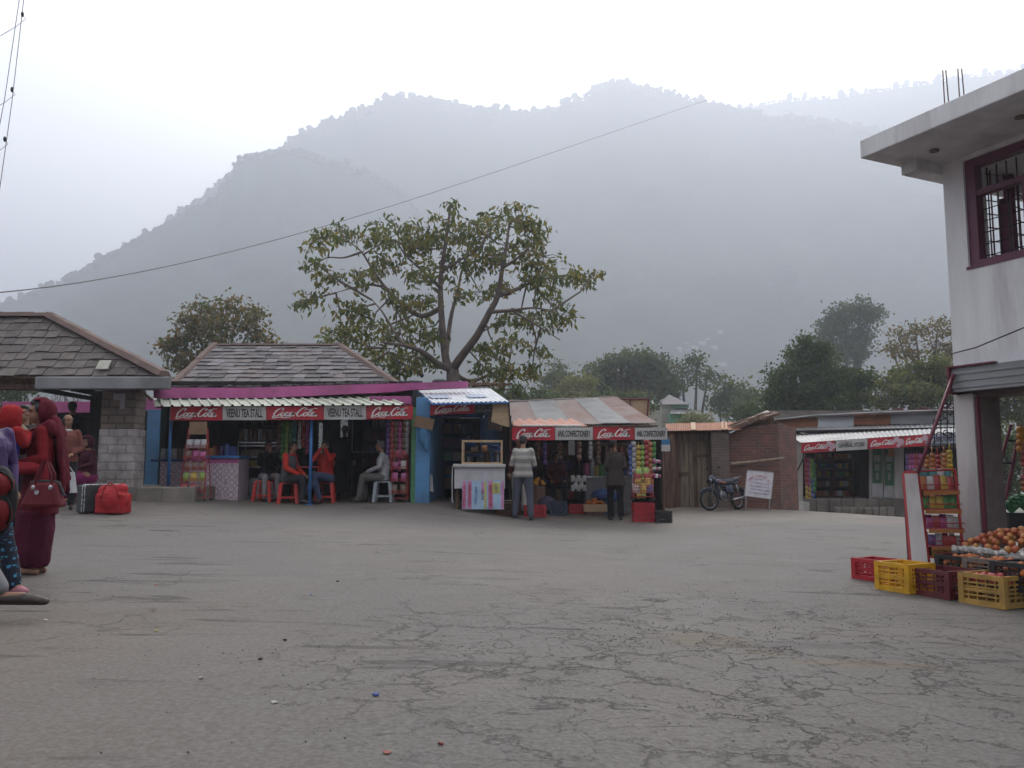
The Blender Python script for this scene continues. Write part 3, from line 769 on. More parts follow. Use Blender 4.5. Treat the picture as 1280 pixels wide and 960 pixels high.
# glass display cabinet of steel
def cabinet():
    d=18.6; x0=X(296,d); x1=X(346,d); z0=.33; z1=Z(551,d)
    c=empty('display_cabinet',((x0+x1)/2,d+.3,z0),'steel display cabinet with shelves behind the red stools','cabinet')
    mb=MB(); mb.lohi((x0,d,z0),(x1,d+.5,Z(598,d))); mb.build('base',m_steel,c,bevel=.01)
    mb=MB(); 
    for x in (x0,x1): 
        for y in (d,d+.5): mb.box((x+(.015 if x==x0 else -.015),y,(z1+z0)/2),(.03,.03,z1-z0))
    mb.build('frame',m_galv,c)
    for y in (553,557,571,584):
        mb=MB(); mb.lohi((x0+.03,d+.02,Z(y,d)-.012),(x1-.03,d+.46,Z(y,d)+.01)); mb.build('shelf',m_steel,c)
cabinet()
m_dim=[m_steel,PKM['brown'],PKM['silver']]
for i in range(7):
    px=300+i*6; packet((X(px,18.8),18.8,Z(551,18.6)+.012),.11,.26,('brown','silver','brown')[i%3],'dim %s jar in the row on top of the steel cabinet'%('brown','silver','brown')[i%3],'jars on the steel cabinet','jar',name='glass_jar',cat='jar')
for k,(y,n) in enumerate(((571,6),(584,5))):
    for i in range(n):
        c=('brown','yellow')[k]; packet((X(304+i*7,18.85),18.85,Z(y,18.6)+.012),.12,.14,c,'%s in the steel cabinet, %s shelf'%(('brown pastry pack','yellow pastry pack')[k],('middle','lower')[k]),'packs in the steel cabinet','box',name='pastry_pack',cat='pack')
# shelving on the inner walls
def shelving(px0,px1,d,y0,y1,n,label,depth=.3,m=m_wood2,name='shelf_unit'):
    x0=X(px0,d);x1=X(px1,d);z0=Z(y1,d);z1=Z(y0,d); c=empty(name,((x0+x1)/2,d+depth/2,z0),label,'shelf')
    mb=MB()
    for x in (x0,x1-.03): mb.lohi((x,d,z0),(x+.03,d+depth,z1))
    mb.lohi((x0+.03,d+depth-.02,z0),(x1-.03,d+depth,z1)); mb.build('frame',m,c)
    zs=[]
    for i in range(n):
        z=z0+(z1-z0)*(i+.0)/n+.02; s=MB(); s.lohi((x0+.032,d+.01,z),(x1-.032,d+depth-.022,z+.02)); s.build('shelf',m,c); zs.append(z+.02)
    return x0,x1,zs
def stock(x0,x1,zs,d,cols,w,h,where,group,shape='pillow',seed=1,name='snack_packet',cat='packet',gap=1.15,rz=0,rx=0):
    r=random.Random(seed); names=['bottom','second','third','fourth','fifth','sixth','top']
    for k,z in enumerate(zs):
        x=x0+w*.7; c=cols[k%len(cols)]; 
        while x<x1-w*.55:
            cc=c if isinstance(c,str) else c[r.randrange(len(c))]
            hh=h*r.uniform(.85,1.1)
            packet((x,d,z),w,hh,cc,'%s %s on the %s shelf %s'%(cc,cat,names[k],where),group,shape,name=name,cat=cat,rz=rz+r.uniform(-.15,.15),rx=rx)
            x+=w*gap*r.uniform(.95,1.1)
a=shelving(300,366,22.6,520,575,4,'dark wall shelves at the back left of the tea stall')
stock(*a,22.7,[('brown','silver'),('purple','brown'),('brown','red'),('brown','silver')],.16,.24,'at the back left of the tea stall','stock on the back shelves of the tea stall','jar',2,'glass_jar','jar')
a=shelving(452,500,22.4,520,585,4,'dark wall shelves at the back right of the tea stall')
stock(*a,22.5,[('brown','red'),('purple','brown'),('brown','red'),('blue','silver')],.16,.24,'at the back right of the tea stall','stock on the right back shelves of the tea stall','box',3,'goods_box','box')
# strips of packets hanging under the sign
k=0
for px,n,c,y in ((352,7,'green',528),(357,7,'lime',527),(362,6,'green',528),(367,7,'teal',527),(373,5,'white',527),(378,5,'red',526),(383,6,'magenta',527),(347,5,'brown',528)):
    strip((X(px,18.3),18.3,Z(y,18.3)),n,.08,.12,c,'%s packet strip hanging between the poles of the tea stall'%c)
for px,n,c in ((484,7,'purple'),(489,9,'red'),(494,8,'brown'),(499,9,'magenta'),(504,8,'brown'),(508,6,'silver')):
    strip((X(px,18.0),18.0,Z(527,18.0)),n,.085,.12,c,'%s packet strip hanging at the right end of the tea stall'%c)
# wire snack rack, leaning A frame
def snack_rack(px0,px1,ytop,ybot,d,label,rows,colsets,where,group,w=.13,h=.16,header=None,seed=3,m=m_rackred,z0=None,dep=.34):
    x0=X(px0,d);x1=X(px1,d); xc=(x0+x1)/2; zb=G(xc,d) if z0 is None else z0; zt=Z(ytop,d)
    c=empty('snack_rack',(xc,d,zb),label,'rack')
    wt=(x1-x0)*.72
    mb=MB()
    for s in (-1,1):
        mb.tube([(xc+s*(x1-x0)/2,d-dep/2,zb+.04),(xc+s*wt/2,d+.02,zt)],.011,6)
        mb.tube([(xc+s*(x1-x0)/2,d+dep/2,zb+.04),(xc+s*wt/2,d+.06,zt)],.011,6)
        mb.tube([(xc+s*(x1-x0)/2,d-dep/2,zb+.08),(xc+s*(x1-x0)/2,d+dep/2,zb+.08)],.01,6)
    mb.tube([(xc-wt/2,d+.02,zt),(xc+wt/2,d+.02,zt)],.011,6); mb.tube([(x0,d-dep/2,zb+.08),(x1,d-dep/2,zb+.08)],.011,6)
    mb.build('frame',m,c)
    for sx in (-1,1):
        for sy in (-1,1):
            q=MB(); q.ell((xc+sx*(x1-x0)/2,d+sy*dep/2,zb+.025),(.025,.018,.025),8,6); q.build('caster',m_dark,c)
    H=zt-zb; r=random.Random(seed)
    names=['bottom','second','third','fourth','fifth','sixth','top']
    for k in range(rows):
        t=(k+.25)/(rows+ (1 if header else .2)); z=zb+.12+(H-.15)*t; ww=(x1-x0)+(wt-(x1-x0))*t; dy=dep*(1-t)
        q=MB(); y=d-dy/2
        for zz in (z,z+.06): q.tube([(xc-ww/2,y-.06,zz),(xc+ww/2,y-.06,zz)],.006,5); 
        for j in range(9): 
            xx=xc-ww/2+ww*j/8; q.tube([(xx,y-.06,z+.06),(xx,y-.06,z),(xx,y+.12,z)],.004,4)
        for s in (-1,1): q.tube([(xc+s*ww/2,y-.06,z+.06),(xc+s*ww/2,y+.1,z+.06)],.005,4)
        q.build('basket',m,c)
        n=max(2,int(ww/(w*1.05))); cs=colsets[k%len(colsets)]
        for j in range(n):
            cc=cs if isinstance(cs,str) else cs[r.randrange(len(cs))]
            packet((xc-ww/2+ww*(j+.5)/n,y+.0+r.uniform(-.02,.02),z+.012),w,h*r.uniform(.9,1.1),cc,'%s snack packet in the %s basket of %s'%(cc,names[k],where),group,rx=-.15,rz=r.uniform(-.2,.2))
            if r.random()<.6:
                packet((xc-ww/2+ww*(j+.4)/n,y+.08,z+.012),w,h*1.1,cc,'%s snack packet in the %s basket of %s'%(cc,names[k],where),group,rx=-.1,rz=r.uniform(-.2,.2))
    if header:
        q=MB(); q.box((xc,d+.02,zt+.0),(wt*.95,.02,.26)); q.build('header_board',header,c)
    return c
snack_rack(229,261,535,627,16.95,'red wire snack rack with brown header board before the lilac counter',5,[('red','brown'),('yellow','lime'),('white','brown','red'),('brown','silver','magenta'),('brown','silver')],'the rack before the lilac counter','packets on the rack before the lilac counter',header=m_card)
snack_rack(489,511,556,617,18.0,'red snack rack at the right inner wall of the tea stall',4,[('brown','purple'),('red','magenta'),('magenta','white'),('white','red')],'the rack beside the seated old man','packets on the rack at the right of the tea stall',w=.12,h=.16)
# small red table
def table(px,y,d,wpx,m,label):
    x=X(px,d); z=Z(y,d); zb=G(x,d); w=wpx/F*d; t=empty('table',(x,d,zb),label,'table')
    mb=MB(); mb.box((x,d,z-.015),(w,.5,.03)); mb.build('tabletop',m,t,bevel=.006)
    for sx in (-1,1):
        for sy in (-1,1): q=MB(); q.tube([(x+sx*(w/2-.05),d+sy*.2,zb),(x+sx*(w/2-.06),d+sy*.2,z-.03)],.016,6); q.build('leg',m,t)
table(385,583,18.15,38,m_plred,'small red table between the two men in red sleeves')
# plastic stools
def stool_proto(m,label,h=.45):
    s=empty('stool',(0,0,0),label,'stool','plastic stools at the tea stall')
    mb=MB(); mb.hexa([(-.16,-.16,h-.03),(.16,-.16,h-.03),(.16,.16,h-.03),(-.16,.16,h-.03)],[(-.145,-.145,h),(.145,-.145,h),(.145,.145,h),(-.145,.145,h)]); mb.build('seat',m,s,bevel=.008)
    for sx in (-1,1):
        for sy in (-1,1):
            q=MB(); a=.15;b=.19
            q.hexa([(sx*b-.03,sy*b-.02,0),(sx*b+.03,sy*b-.02,0),(sx*b+.03,sy*b+.02,0),(sx*b-.03,sy*b+.02,0)],[(sx*a-.035,sy*a-.025,h-.03),(sx*a+.035,sy*a-.025,h-.03),(sx*a+.035,sy*a+.025,h-.03),(sx*a-.035,sy*a+.025,h-.03)])
            q.build('leg',m,s)
    q=MB()
    for sx in (-1,1): q.box((sx*.178,0,.13),(.02,.30,.035)); q.box((0,sx*.178,.13),(.30,.02,.034))
    q.build('stretcher',m,s); return s
sp=stool_proto(m_plred,'bright red plastic stool under the man in the grey vest')
sp.location=(X(361,17.7),17.7,G(X(361,17.7),17.7)); sp.rotation_euler=(0,0,.2)
x=X(332,18.0); dup(sp,(x,18.0,G(x,18.0)),-.1,'red plastic stool under the shadowed person in pale trousers')
x=X(407,18.05); dup(sp,(x,18.05,G(x,18.05)),.1,'red plastic stool under the man in the red jacket')
sp2=stool_proto(mat('grey plastic',(.30,.34,.37),rough=.5),'grey plastic stool under the old man in the checked shirt'); x=X(480,18.0); sp2.location=(x,18.0,G(x,18.0))
# blue wall at the right end
w=empty('painted_wall',(X(527,17.9),17.9,.4),'bright blue painted wall with green edge between two stalls','wall')
mb=MB(); mb.lohi((X(519,17.75),17.75,.2),(X(537,17.75),22,Z(497,17.75))); mb.build('wall',m_blue,w,bevel=.015)
mb=MB(); mb.lohi((X(513.5,17.75),17.77,.2),(X(518.9,17.75),18.6,Z(509,17.75))); mb.build('green_edge',m_green,w)
mb=MB(); mb.lohi((X(504,18.2),18.2,.2),(X(513.4,18.2),18.6,Z(520,18.2))); mb.build('edge_board',m_wood2,w)
mb=MB(); mb.box(P(530,528.5,17.68),(.42,.02,.24),rot=(0,.22,0)); o=mb.build('cardboard_sheet',m_card); tag(o,'tilted brown cardboard piece hung on the blue wall','cardboard')
mb=MB(); 
for k in range(3): mb.ell(P(529+k*2,545+k*5,17.66),(.10-.02*k,.05,.17),10,8)
o=mb.build('cloth_bag',mat('blue cloth',(.07,.20,.36),rough=.9),smooth=True); tag(o,'limp blue cloth bag hanging on the blue wall','bag')
# ================================================================ BLUE SNACK STALL (middle)
bs=empty('snack_stall',(X(575,17.8),17.8,G(X(575,17.8),17.8)),'narrow blue snack stall under a white sheet awning','stall')
mb=MB(); xl=X(537,18.2); xr=X(625,18.4)
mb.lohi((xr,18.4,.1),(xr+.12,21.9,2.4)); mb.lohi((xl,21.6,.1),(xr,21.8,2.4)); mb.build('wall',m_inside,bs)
mb=MB(); mb.lohi((xr+.121,18.45,-.1),(X(642,18.2)-.05,18.6,2.25)); mb.build('gap_filler',m_inside,bs)  # dark board added to hide the pale background between the stalls
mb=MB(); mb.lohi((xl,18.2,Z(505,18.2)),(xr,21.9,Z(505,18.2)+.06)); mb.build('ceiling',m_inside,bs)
mb=MB(); d=18.9
mb.lohi((X(540,d),d,Z(522,d)),(X(604,d),d+.1,Z(516,d))); mb.lohi((X(600,d),d,.1),(X(604.5,d),d+.1,Z(522.1,d))); mb.lohi((X(537.5,d),d,.1),(X(541,d),d+.1,Z(522.1,d)))
mb.build('door_frame',m_dblue,bs)
mb=MB(); mb.lohi((X(605,19),19,.1),(X(624,19),19.1,Z(505,19))); mb.build('side_panel',m_blue,bs)
mb=MB(); A=P(541,503.5,17.2);B=P(635.5,501.5,17.2);C=P(610,483.5,19.4);D=P(519,485,19.4); corr(mb,A,B,C,D,16,.012,'sine')
mb.build('awning',m_wsheet,bs)
mb=MB(); mb.tube([A+Vector((0,0,-.03)),B+Vector((0,0,-.03))],.022,6); mb.tube([A+Vector((0,0,-.03)),D+Vector((0,0,-.04))],.02,6); mb.tube([B+Vector((0,0,-.03)),C+Vector((0,0,-.04))],.02,6)
mb.build('awning_frame',m_pole,bs)
# blue patches printed on the sheet
for (x0,x1) in ((541,566),(588,612)):
    q=MB(); t0,t1=.22,.42
    def aw(px,t): 
        u=(px-541)/94.5; p=A.lerp(B,u).lerp(D.lerp(C,u),t); p.z+=.022; return p
    q.add([aw(x0+4,t0),aw(x1+4,t0),aw(x1+3,t1),aw(x0+3,t1)],[(0,1,2,3)]); q.build('printed_patch',mat('faded blue print',(.38,.44,.56)),bs)
# slates laid on the parapet behind it
mb=MB(); r=random.Random(9)
for i in range(26): mb.box(P(530+i*4.2,482.5-.02*i,19.3)+Vector((0,0,.03)),(.16,.2,.05),rot=(r.uniform(-.2,.2),r.uniform(-.2,.2),r.random()))
mb.build('roof_edge_stones',m_wood2,bs)
mb=MB(); mb.poly([P(617,503,17.35),P(636,503.5,17.35),P(637.5,534,17.35),P(632,533,17.35),P(614,527,17.35)],(0,.012,0)); mb.build('plywood_side',m_ply,bs)
mb=MB(); mb.tube([P(636,503,17.33),P(638,535,17.33)],.018,6); mb.build('edge_pole',m_dark,bs)
sg=empty('fascia_sign',P(575,512,17.5),'short red drinks sign with a dim grey name panel on the blue stall','sign')
sign_panel(sg,[P(537.5,519,17.5),P(593,516.3,17.6),P(593,503.5,17.6),P(538.5,505,17.5)],m_red,'brand')
sign_panel(sg,[P(593.6,515.5,17.62),P(617,513.5,17.7),P(617,503.5,17.7),P(593.6,504.5,17.62)],W_('dim grey board',(.17,.17,.18),dirt=.4),None,'STORE')
mb=MB(); mb.hexa([P(608,536,17.9),P(627,540,17.9),P(627,540,18.2),P(608,536,18.2)],[P(611,515,17.9),P(630,517,17.9),P(630,517,18.2),P(611,515,18.2)])
o=mb.build('hanging_sack',mat('brown sacking',(.10,.075,.07),rough=.95),bevel=.03); tag(o,'dark sack bundle hanging under the plywood side','sack')
a=shelving(541,592,21.2,527,612,5,'dim shelves at the back of the blue stall',m=m_dblue)
stock(*a,21.3,[('brown','silver'),('blue','brown'),('teal','silver'),('blue','purple'),('brown','blue')],.2,.24,'of the blue stall','stock on the blue stall shelves','box',5,'goods_box','box')
# counter
d=17.0; g=G(X(600,d),d)
c=empty('counter',(X(600,d),d,g),'white cloth covered counter of the blue stall','counter')
mb=MB(); mb.lohi((X(568,d),d,Z(611,d)),(X(631,d),d+.65,Z(583,d))); mb.build('front_panel',m_cloth_w,c,bevel=.01)
mb=MB(); mb.lohi((X(566,d-.1),d-.06,Z(584,d-.06)),(X(632,d),d+.7,Z(580,d-.06))); mb.build('counter_top',m_lime,c,bevel=.01)
mb=MB(); 
for i in range(9):
    x=X(567,d)+.02*math.sin(i*2.2); y=d+.02+.07*i; mb.lohi((X(566.5,d)-.03+.012*math.sin(i*2),y,Z(627,d)+.05*math.sin(i*1.7)),(X(566.5,d)-.012,y+.07,Z(583,d)))
mb.build('cloth_drape',m_cloth_w,c)
for px in (571,628):
    for y in (d+.1,d+.55): mb=MB(); mb.lohi((X(px,d)-.03,y,g-.02),(X(px,d)+.03,y+.06,Z(611,d)-.002)); mb.build('leg',m_wood2,c)
# printed notice panel leaning on the counter
def banner():
    dd=16.85; x0=X(578,dd);x1=X(630,dd);z0=Z(636.5,dd);z1=Z(601,dd)
    b=empty('notice_board',((x0+x1)/2,dd,z0),'pink and pale blue printed price banner leaning on the white counter','board')
    mb=MB(); mb.hexa([(x0,dd-.06,z0),(x1,dd-.06,z0),(x1,dd-.04,z0),(x0,dd-.04,z0)],[(x0,dd,z1),(x1,dd,z1),(x1,dd+.02,z1),(x0,dd+.02,z1)])
    mb.build('panel',mat('pale blue vinyl',(.33,.46,.60),rough=.5,var=.2),b)
    cols=[((0,.13),'magenta'),((.19,.21),'magenta'),((.43,.52),'magenta'),((.54,.60),'yellow'),((.62,.72),'magenta'),((.70,.88),'yellow'),((.93,.995),'magenta')]
    mp=mat('pink vinyl',(.52,.22,.38),rough=.5); my=mat('yellow vinyl',(.50,.45,.12),rough=.5)
    def q(u0,u1,v0,v1,m,off,nm='printed_band'):
        mb=MB(); 
        def pp(u,v,o): return Vector((x0+(x1-x0)*u,dd-.06+.06*v-o,z0+(z1-z0)*v))
        mb.hexa([pp(u0,v0,.001),pp(u1,v0,.001),pp(u1,v1,.001),pp(u0,v1,.001)],[pp(u0,v0,off),pp(u1,v0,off),pp(u1,v1,off),pp(u0,v1,off)]); mb.build(nm,m,b)
    q(0.005,.10,.01,.99,mp,.004); q(.13,.23,.01,.99,mp,.004); q(.46,.52,.55,.97,mp,.004); q(.53,.58,.02,.98,my,.004); q(.62,.74,.01,.99,mp,.004); q(.72,.90,.55,.93,my,.006); q(.93,.995,.01,.99,mp,.004)
    for u,t,m_,hh in ((.05,'PASTA',m_red,.8),(.18,'CHOWMEIN',m_red,.85),(.33,'MILK CAKE',m_pole,.7),(.49,'ROTI',m_maroon,.35),(.68,'BURGER',m_red,.85),(.81,'CAKE',m_dblue,.3)):
        M=facing((x0+(x1-x0)*u,dd-.045-.006,z0+(z1-z0)*(.5 if u<.8 else .74)),(0,-1,.15),(-1,0,0))
        text_mesh(t,'lettering',m_,(z1-z0)*hh*.9,(x1-x0)*.06,b,M)
banner()
# glass case with trays
def case():
    dd=17.0; x0=X(577,dd);x1=X(628,dd);z0=Z(580,dd-.06)+.001;z1=Z(550,dd)
    c=empty('glass_case',((x0+x1)/2,dd+.2,z0),'wooden framed glass case of snacks on the white counter','display case')
    mb=MB(); t=.035
    for y in (dd,dd+.42):
        for x in (x0,x1-t): mb.lohi((x,y,z0),(x+t,y+t,z1))
        mb.lohi((x0+t,y,z1-t),(x1-t,y+t,z1)); mb.lohi((x0+t,y,z0),(x1-t,y+t,z0+t))
    for x in (x0,x1-t): mb.lohi((x,dd+t,z1-t),(x+t,dd+.42,z1)); mb.lohi((x,dd+t,z0),(x+t,dd+.42,z0+t))
    mb.build('frame',m_ply,c)
    gm=bpy.data.materials.new('case glass'); gm.use_nodes=True; b=gm.node_tree.nodes['Principled BSDF']; b.inputs['Transmission Weight'].default_value=1; b.inputs['Roughness'].default_value=.05; b.inputs['IOR'].default_value=1.1; b.inputs['Base Color'].default_value=(.9,.93,.93,1)
    mb=MB(); mb.lohi((x0+t,dd+.01,z0+t),(x1-t,dd+.014,z1-t)); mb.build('glass_pane',gm,c)
    mb=MB(); mb.lohi((x0+t,dd+.05,z0+(z1-z0)*.5),(x1-t,dd+.41,z0+(z1-z0)*.5+.012)); mb.build('shelf',m_ply,c)
    b_=mat('bright blue plastic',(.02,.14,.55),rough=.4)
    for u,v in ((.24,.78),(.78,.72),(.22,.36),(.35,.36)):
        mb=MB(); mb.box((x0+(x1-x0)*u,dd+.08,z0+(z1-z0)*v),(.17,.04,.07),rot=(0,.1,0)); mb.build('blue_wrapper',b_,c,bevel=.01)
    return x0,x1,z0,dd,z1
x0,x1,z0,dd,z1=case(); mid=z0+(z1-z0)*.5+.012
for u,cc,w,h,zz,s in ((.2,'silver',.13,.2,z0+.036,'jar'),(.45,'white',.16,.12,z0+.036,'box'),(.62,'orange',.17,.22,z0+.036,'jar'),(.84,'silver',.12,.24,z0+.036,'jar'),(.3,'brown',.14,.12,mid,'box'),(.55,'orange',.12,.13,mid,'pillow'),(.88,'blue',.12,.12,mid,'box')):
    packet((x0+(x1-x0)*u,dd+.24,zz),w,h,cc,'%s food container in the %s half of the glass case'%(cc,'upper' if zz==mid else 'lower')+(' far right' if u>.8 else ''),'food in the glass case',s,name='food_container',cat='container')
mb=MB(); mb.hexa([P(535,613.5,17.9),P(542,615,17.9),P(542,615,18.3),P(535,613.5,18.3)],[P(535,593,17.9),P(540.5,593.5,17.9),P(540.5,593.5,18.3),P(535,593,18.3)])
for v in range(1): pass
o=mb.build('white_carton',m_lime); tag(o,'pale carton standing at the foot of the blue wall','carton')
x=X(629,16.9); o=crate('wicker_basket',(x+.08,17.25,G(x,17.2)),.1,mat('dark wicker',(.11,.05,.035),rough=.9),.5,.36,.30,'dark brown crate beside the striped banner and white counter','crates at the stalls')
CRM=o.data
for i in range(7):
    mb=MB(); mb.ell((x-.1+.05*i,17.2+.03*(i%3),G(x,17.2)+.27),(.045,.045,.04),8,6); o=mb.build('garlic_bulb',m_white,smooth=True); tag(o,'pale bulb lying in the dark brown crate','vegetable','bulbs in the dark brown crate')
# ================================================================ CONFECTIONERY
DC=18.0
cs=empty('confectionery_stall',(X(735,DC),18.3,G(X(735,DC),DC)),'low confectionery stall under a rusty corrugated roof','stall')
xl=X(642,18.2); xr=X(832,18.4)
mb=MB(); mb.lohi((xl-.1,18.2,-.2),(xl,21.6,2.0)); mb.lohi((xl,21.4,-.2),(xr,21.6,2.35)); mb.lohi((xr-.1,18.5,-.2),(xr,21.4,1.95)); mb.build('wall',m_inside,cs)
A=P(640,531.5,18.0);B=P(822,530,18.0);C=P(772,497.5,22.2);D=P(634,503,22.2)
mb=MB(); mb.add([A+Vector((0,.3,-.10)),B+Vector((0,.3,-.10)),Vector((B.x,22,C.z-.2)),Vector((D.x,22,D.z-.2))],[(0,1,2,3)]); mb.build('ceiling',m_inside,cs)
# five roofing sheets laid side by side
cols=[m_rust,m_galv,m_rust,m_galv,W_('reddish rust sheet',(.24,.15,.13),rough=.75,c2=(.30,.25,.235),scale=2,dirt=.4)]
us=[0,.2,.42,.62,.82,1.0]
ov=0
for i,m_ in enumerate(cols):
    a,b=us[i]-(.01 if i else 0),us[i+1]; h=Vector((0,0,.012*(i%2)+.006*i))
    mb=MB(); q=[A.lerp(B,a)+h,A.lerp(B,b)+h,D.lerp(C,b)+h,D.lerp(C,a)+h]
    corr(mb,*q,int(14*(b-a)/.2),.014,'sine',sag=.02); mb.build('roof_sheet',m_,cs,smooth=True)
mb=MB(); n=30
for i in range(n): 
    u=i/n; p=D.lerp(C,u); p2=D.lerp(C,u+1/n); mb.tube([p+Vector((0,0,.03+.012*math.sin(i))),p2+Vector((0,0,.03+.012*math.sin(i+1)))],.022,5)
mb.build('ridge_roll',m_rust,cs)
mb=MB()
for s in range(10):
    u=s/10; p=A.lerp(B,u)+Vector((0,.02,-.04)); q=A.lerp(B,u+.1)+Vector((0,.02,-.04)); mb.tube([p,q],.022,5)
mb.build('eave_pole',m_wood2,cs)
# peach cloth laid over the front edge
mb=MB(); n=30;vs=[];fs=[]
for j in range(5):
    for i in range(n+1):
        u=i/n;t=j/4; p=P(641+94*u*(1-.12*t),534,17.5).lerp(P(641+80*u,525.5,18.5),t); p.z+=.025*math.sin(i*1.3+j)*(.3+t)+.01; vs.append(p)
for j in range(4):
    for i in range(n): fs.append((j*(n+1)+i,j*(n+1)+i+1,(j+1)*(n+1)+i+1,(j+1)*(n+1)+i))
mb.add(vs,fs); o=mb.build('cloth_cover',mat('peach cloth',(.50,.27,.21),rough=.9,var=.15),cs,smooth=True)
s=o.modifiers.new('thick','SOLIDIFY'); s.thickness=.012
mb=MB()
for i in range(14):
    px=654+i*5.4; mb.ell(P(px,533,17.5)+Vector((0,.03,.01)),(.07,.05,.03),8,5)
mb.build('cloth_fringe',m_white,cs,smooth=True)
sg=empty('fascia_sign',P(737,542,17.45),'red and white drinks signboard with the confectionery name in black','sign')
for a,b,k in ((640,693.5,'b'),(694.2,741,'t'),(741.6,793,'b'),(793.6,834,'t')):
    sign_panel(sg,pq(a,b,534.2 if a<790 else 534.6,550.2-(a-640)*.005,17.45),m_red if k=='b' else m_white,'brand' if k=='b' else None,'ANIL CONFECTIONERY' if k=='t' else None,scale=(.88,.5))
# posts
for px,m_ in ((638,m_wood2),(764,W_('twisted post',(.30,.26,.22))),(829,m_wood2)):
    x=X(px,17.9); mb=MB(); mb.tube([(x,17.9,G(x,17.9)-.02),(x,17.9,Z(536,17.9))],.02,8); mb.build('post',m_,cs)
# cream board panels behind the roof
mb=MB(); fb(mb,771,499,812,520,22.8,.06); pbx=mb.build('cream_board',m_ply,cs)
mb=MB(); 
for px in (771,788,811): mb.tube([P(px,498.5,22.77),P(px-(2 if px>800 else 0),520,22.77)],.022,5)
mb.tube([P(770,498.7,22.76),P(812,498.9,22.76)],.022,5); mb.build('board_frame',m_maroon,cs)
# white shelf counter inside with jars, crates in front
d=19.2; c=empty('counter',(X(745,d),d,G(X(745,d),d)),'white counter with jars inside the confectionery stall','counter')
mb=MB(); mb.lohi((X(732,d),d,-.1),(X(790,d),d+.5,Z(597,d))); mb.build('front_panel',W_('dull grey board',(.27,.26,.27),dirt=.5),c,bevel=.01)
mb=MB(); mb.lohi((X(729,d),d-.05,Z(597,d)),(X(793,d),d+.55,Z(595,d))); mb.build('counter_top',m_steel,c)
for i,(px,cc,w,h) in enumerate(((733,'magenta',.17,.3),(740,'silver',.14,.4),(746,'yellow',.12,.25),(752,'green',.18,.27),(758,'teal',.15,.25),(763,'red',.13,.22),(780,'blue',.15,.3),(787,'orange',.15,.22))):
    packet((X(px,19.4),19.4,Z(595,19.2)),w,h,cc,'%s candy jar on the white counter of the confectionery stall'%cc,'candy jars in the confectionery stall','jar',name='candy_jar',cat='jar')
x0_,x1_,zs_=shelving(660,725,21.0,553,625,4,'dark shelves at the back left of the confectionery stall')
stock(x0_,x1_,zs_,21.1,[('brown','red'),('blue','brown'),('purple','brown'),('red','brown')],.16,.22,'at the back left of the confectionery stall','stock at the back left of the confectionery stall','box',8,'goods_box','box')
x0_,x1_,zs_=shelving(733,800,21.0,553,590,2,'upper shelves behind the white confectionery counter')
stock(x0_,x1_,zs_,21.1,[('brown','teal','purple'),('red','brown','silver')],.16,.24,'behind the white confectionery counter','stock behind the white confectionery counter','jar',9,'glass_jar','jar')
# hanging goods
mb=MB(); mb.box(P(714.5,560,18.1),(.14,.012,.3)); 
for k in range(4): mb.box(P(714.5,552+k*5,18.085),(.12,.012,.05))
o=mb.build('hanging_calendar',mat('grey card',(.33,.34,.35))); tag(o,'grey card of small sachets hanging under the confectionery sign','card')
strip(P(724,552,18.1),3,.12,.14,'brown','brown packet strip hanging beside the grey sachet card')
for px,n,cc,y,w in ((792,8,'silver',552,.11),(798,10,'yellow',556,.12),(803,10,'lime',556,.12),(808,9,'red',549,.13),(813,9,'orange',552,.12),(817,5,'green',552,.1),(788,6,'blue',556,.09)):
    strip(P(px,y,17.85),n,w,.115,cc,'%s packet strip hanging beside the right post of the confectionery stall'%cc)
for px,n,cc,y,w in ((648,5,'red',552,.1),(672,4,'brown',552,.1),(681,5,'purple',552,.1),(700,4,'brown',552,.09),(738,4,'silver',552,.09),(748,5,'brown',552,.09)):
    strip(P(px,y,18.2),n,w,.1,cc,'%s packet strip hanging in the shadow of the confectionery stall%s'%(cc,{672:' near the vendor',700:' near the sachet card',748:' near the twisted post'}.get(px,'')))
mb=MB()
for k in range(9): mb.cur=k%2; mb.ell(P(818+ (k%3)*3,577+(k//3)*9,17.8),(.045,.035,.06),8,6,rot=(k,.5*k,0))
o=mb.build('bag_bunch',[PKM['magenta'],PKM['white']],smooth=True); tag(o,'bunch of white and magenta bags hanging right of the snack rack','bag')
# blue and white sack on the right post
mb=MB(); mb.box(P(832,553,17.8),(.16,.08,.14)); o=mb.build('hanging_bag',mat('blue print bag',(.05,.22,.45))); q=MB(); q.box(P(832,560,17.79),(.18,.09,.14)); q.build('white_panel',m_white,o); tag(o,'blue and white bag hanging at the right end of the sign','bag')
snack_rack(790,815,588,628,17.5,'red snack rack standing on red crates beside the black crate',4,[('white','blue','yellow'),('yellow','orange'),('green','red','magenta'),('yellow','lime')],'the rack above the red crates','packets on the rack above the red crates',w=.13,h=.17,z0=Z(625,17.5))
m_crr=mat('red crate plastic',(.42,.02,.03),rough=.45)
def cr(px,y,d,m,L,W,H,label,rz=0,lift=0):
    x=X(px,d); me=None
    return crate('crate',(x,d,G(x,d)+lift),rz,m,L,W,H,label,'crates at the stalls')
cr(803,645,17.6,m_crr,.42,.34,.19,'lower red bottle crate under the snack rack',0)
cr(803,645,17.6,m_crr,.42,.34,.19,'upper red bottle crate under the snack rack',0.03,.20)
cr(827,646,17.4,m_dark,.32,.3,.24,'black crate at the right end of the confectionery stall',.1)
cr(668,645,17.7,m_crr,.46,.34,.24,'red crate behind the legs of the man in the striped sweater',.05)
cr(698,642,18.3,mat('dark blue crate',(.03,.05,.09),rough=.5),.36,.3,.3,'dark blue crate between the red crates inside the stall',-.1)
cr(719,635,18.9,m_crr,.34,.3,.2,'small red crate in the shadow before the white counter',.1)
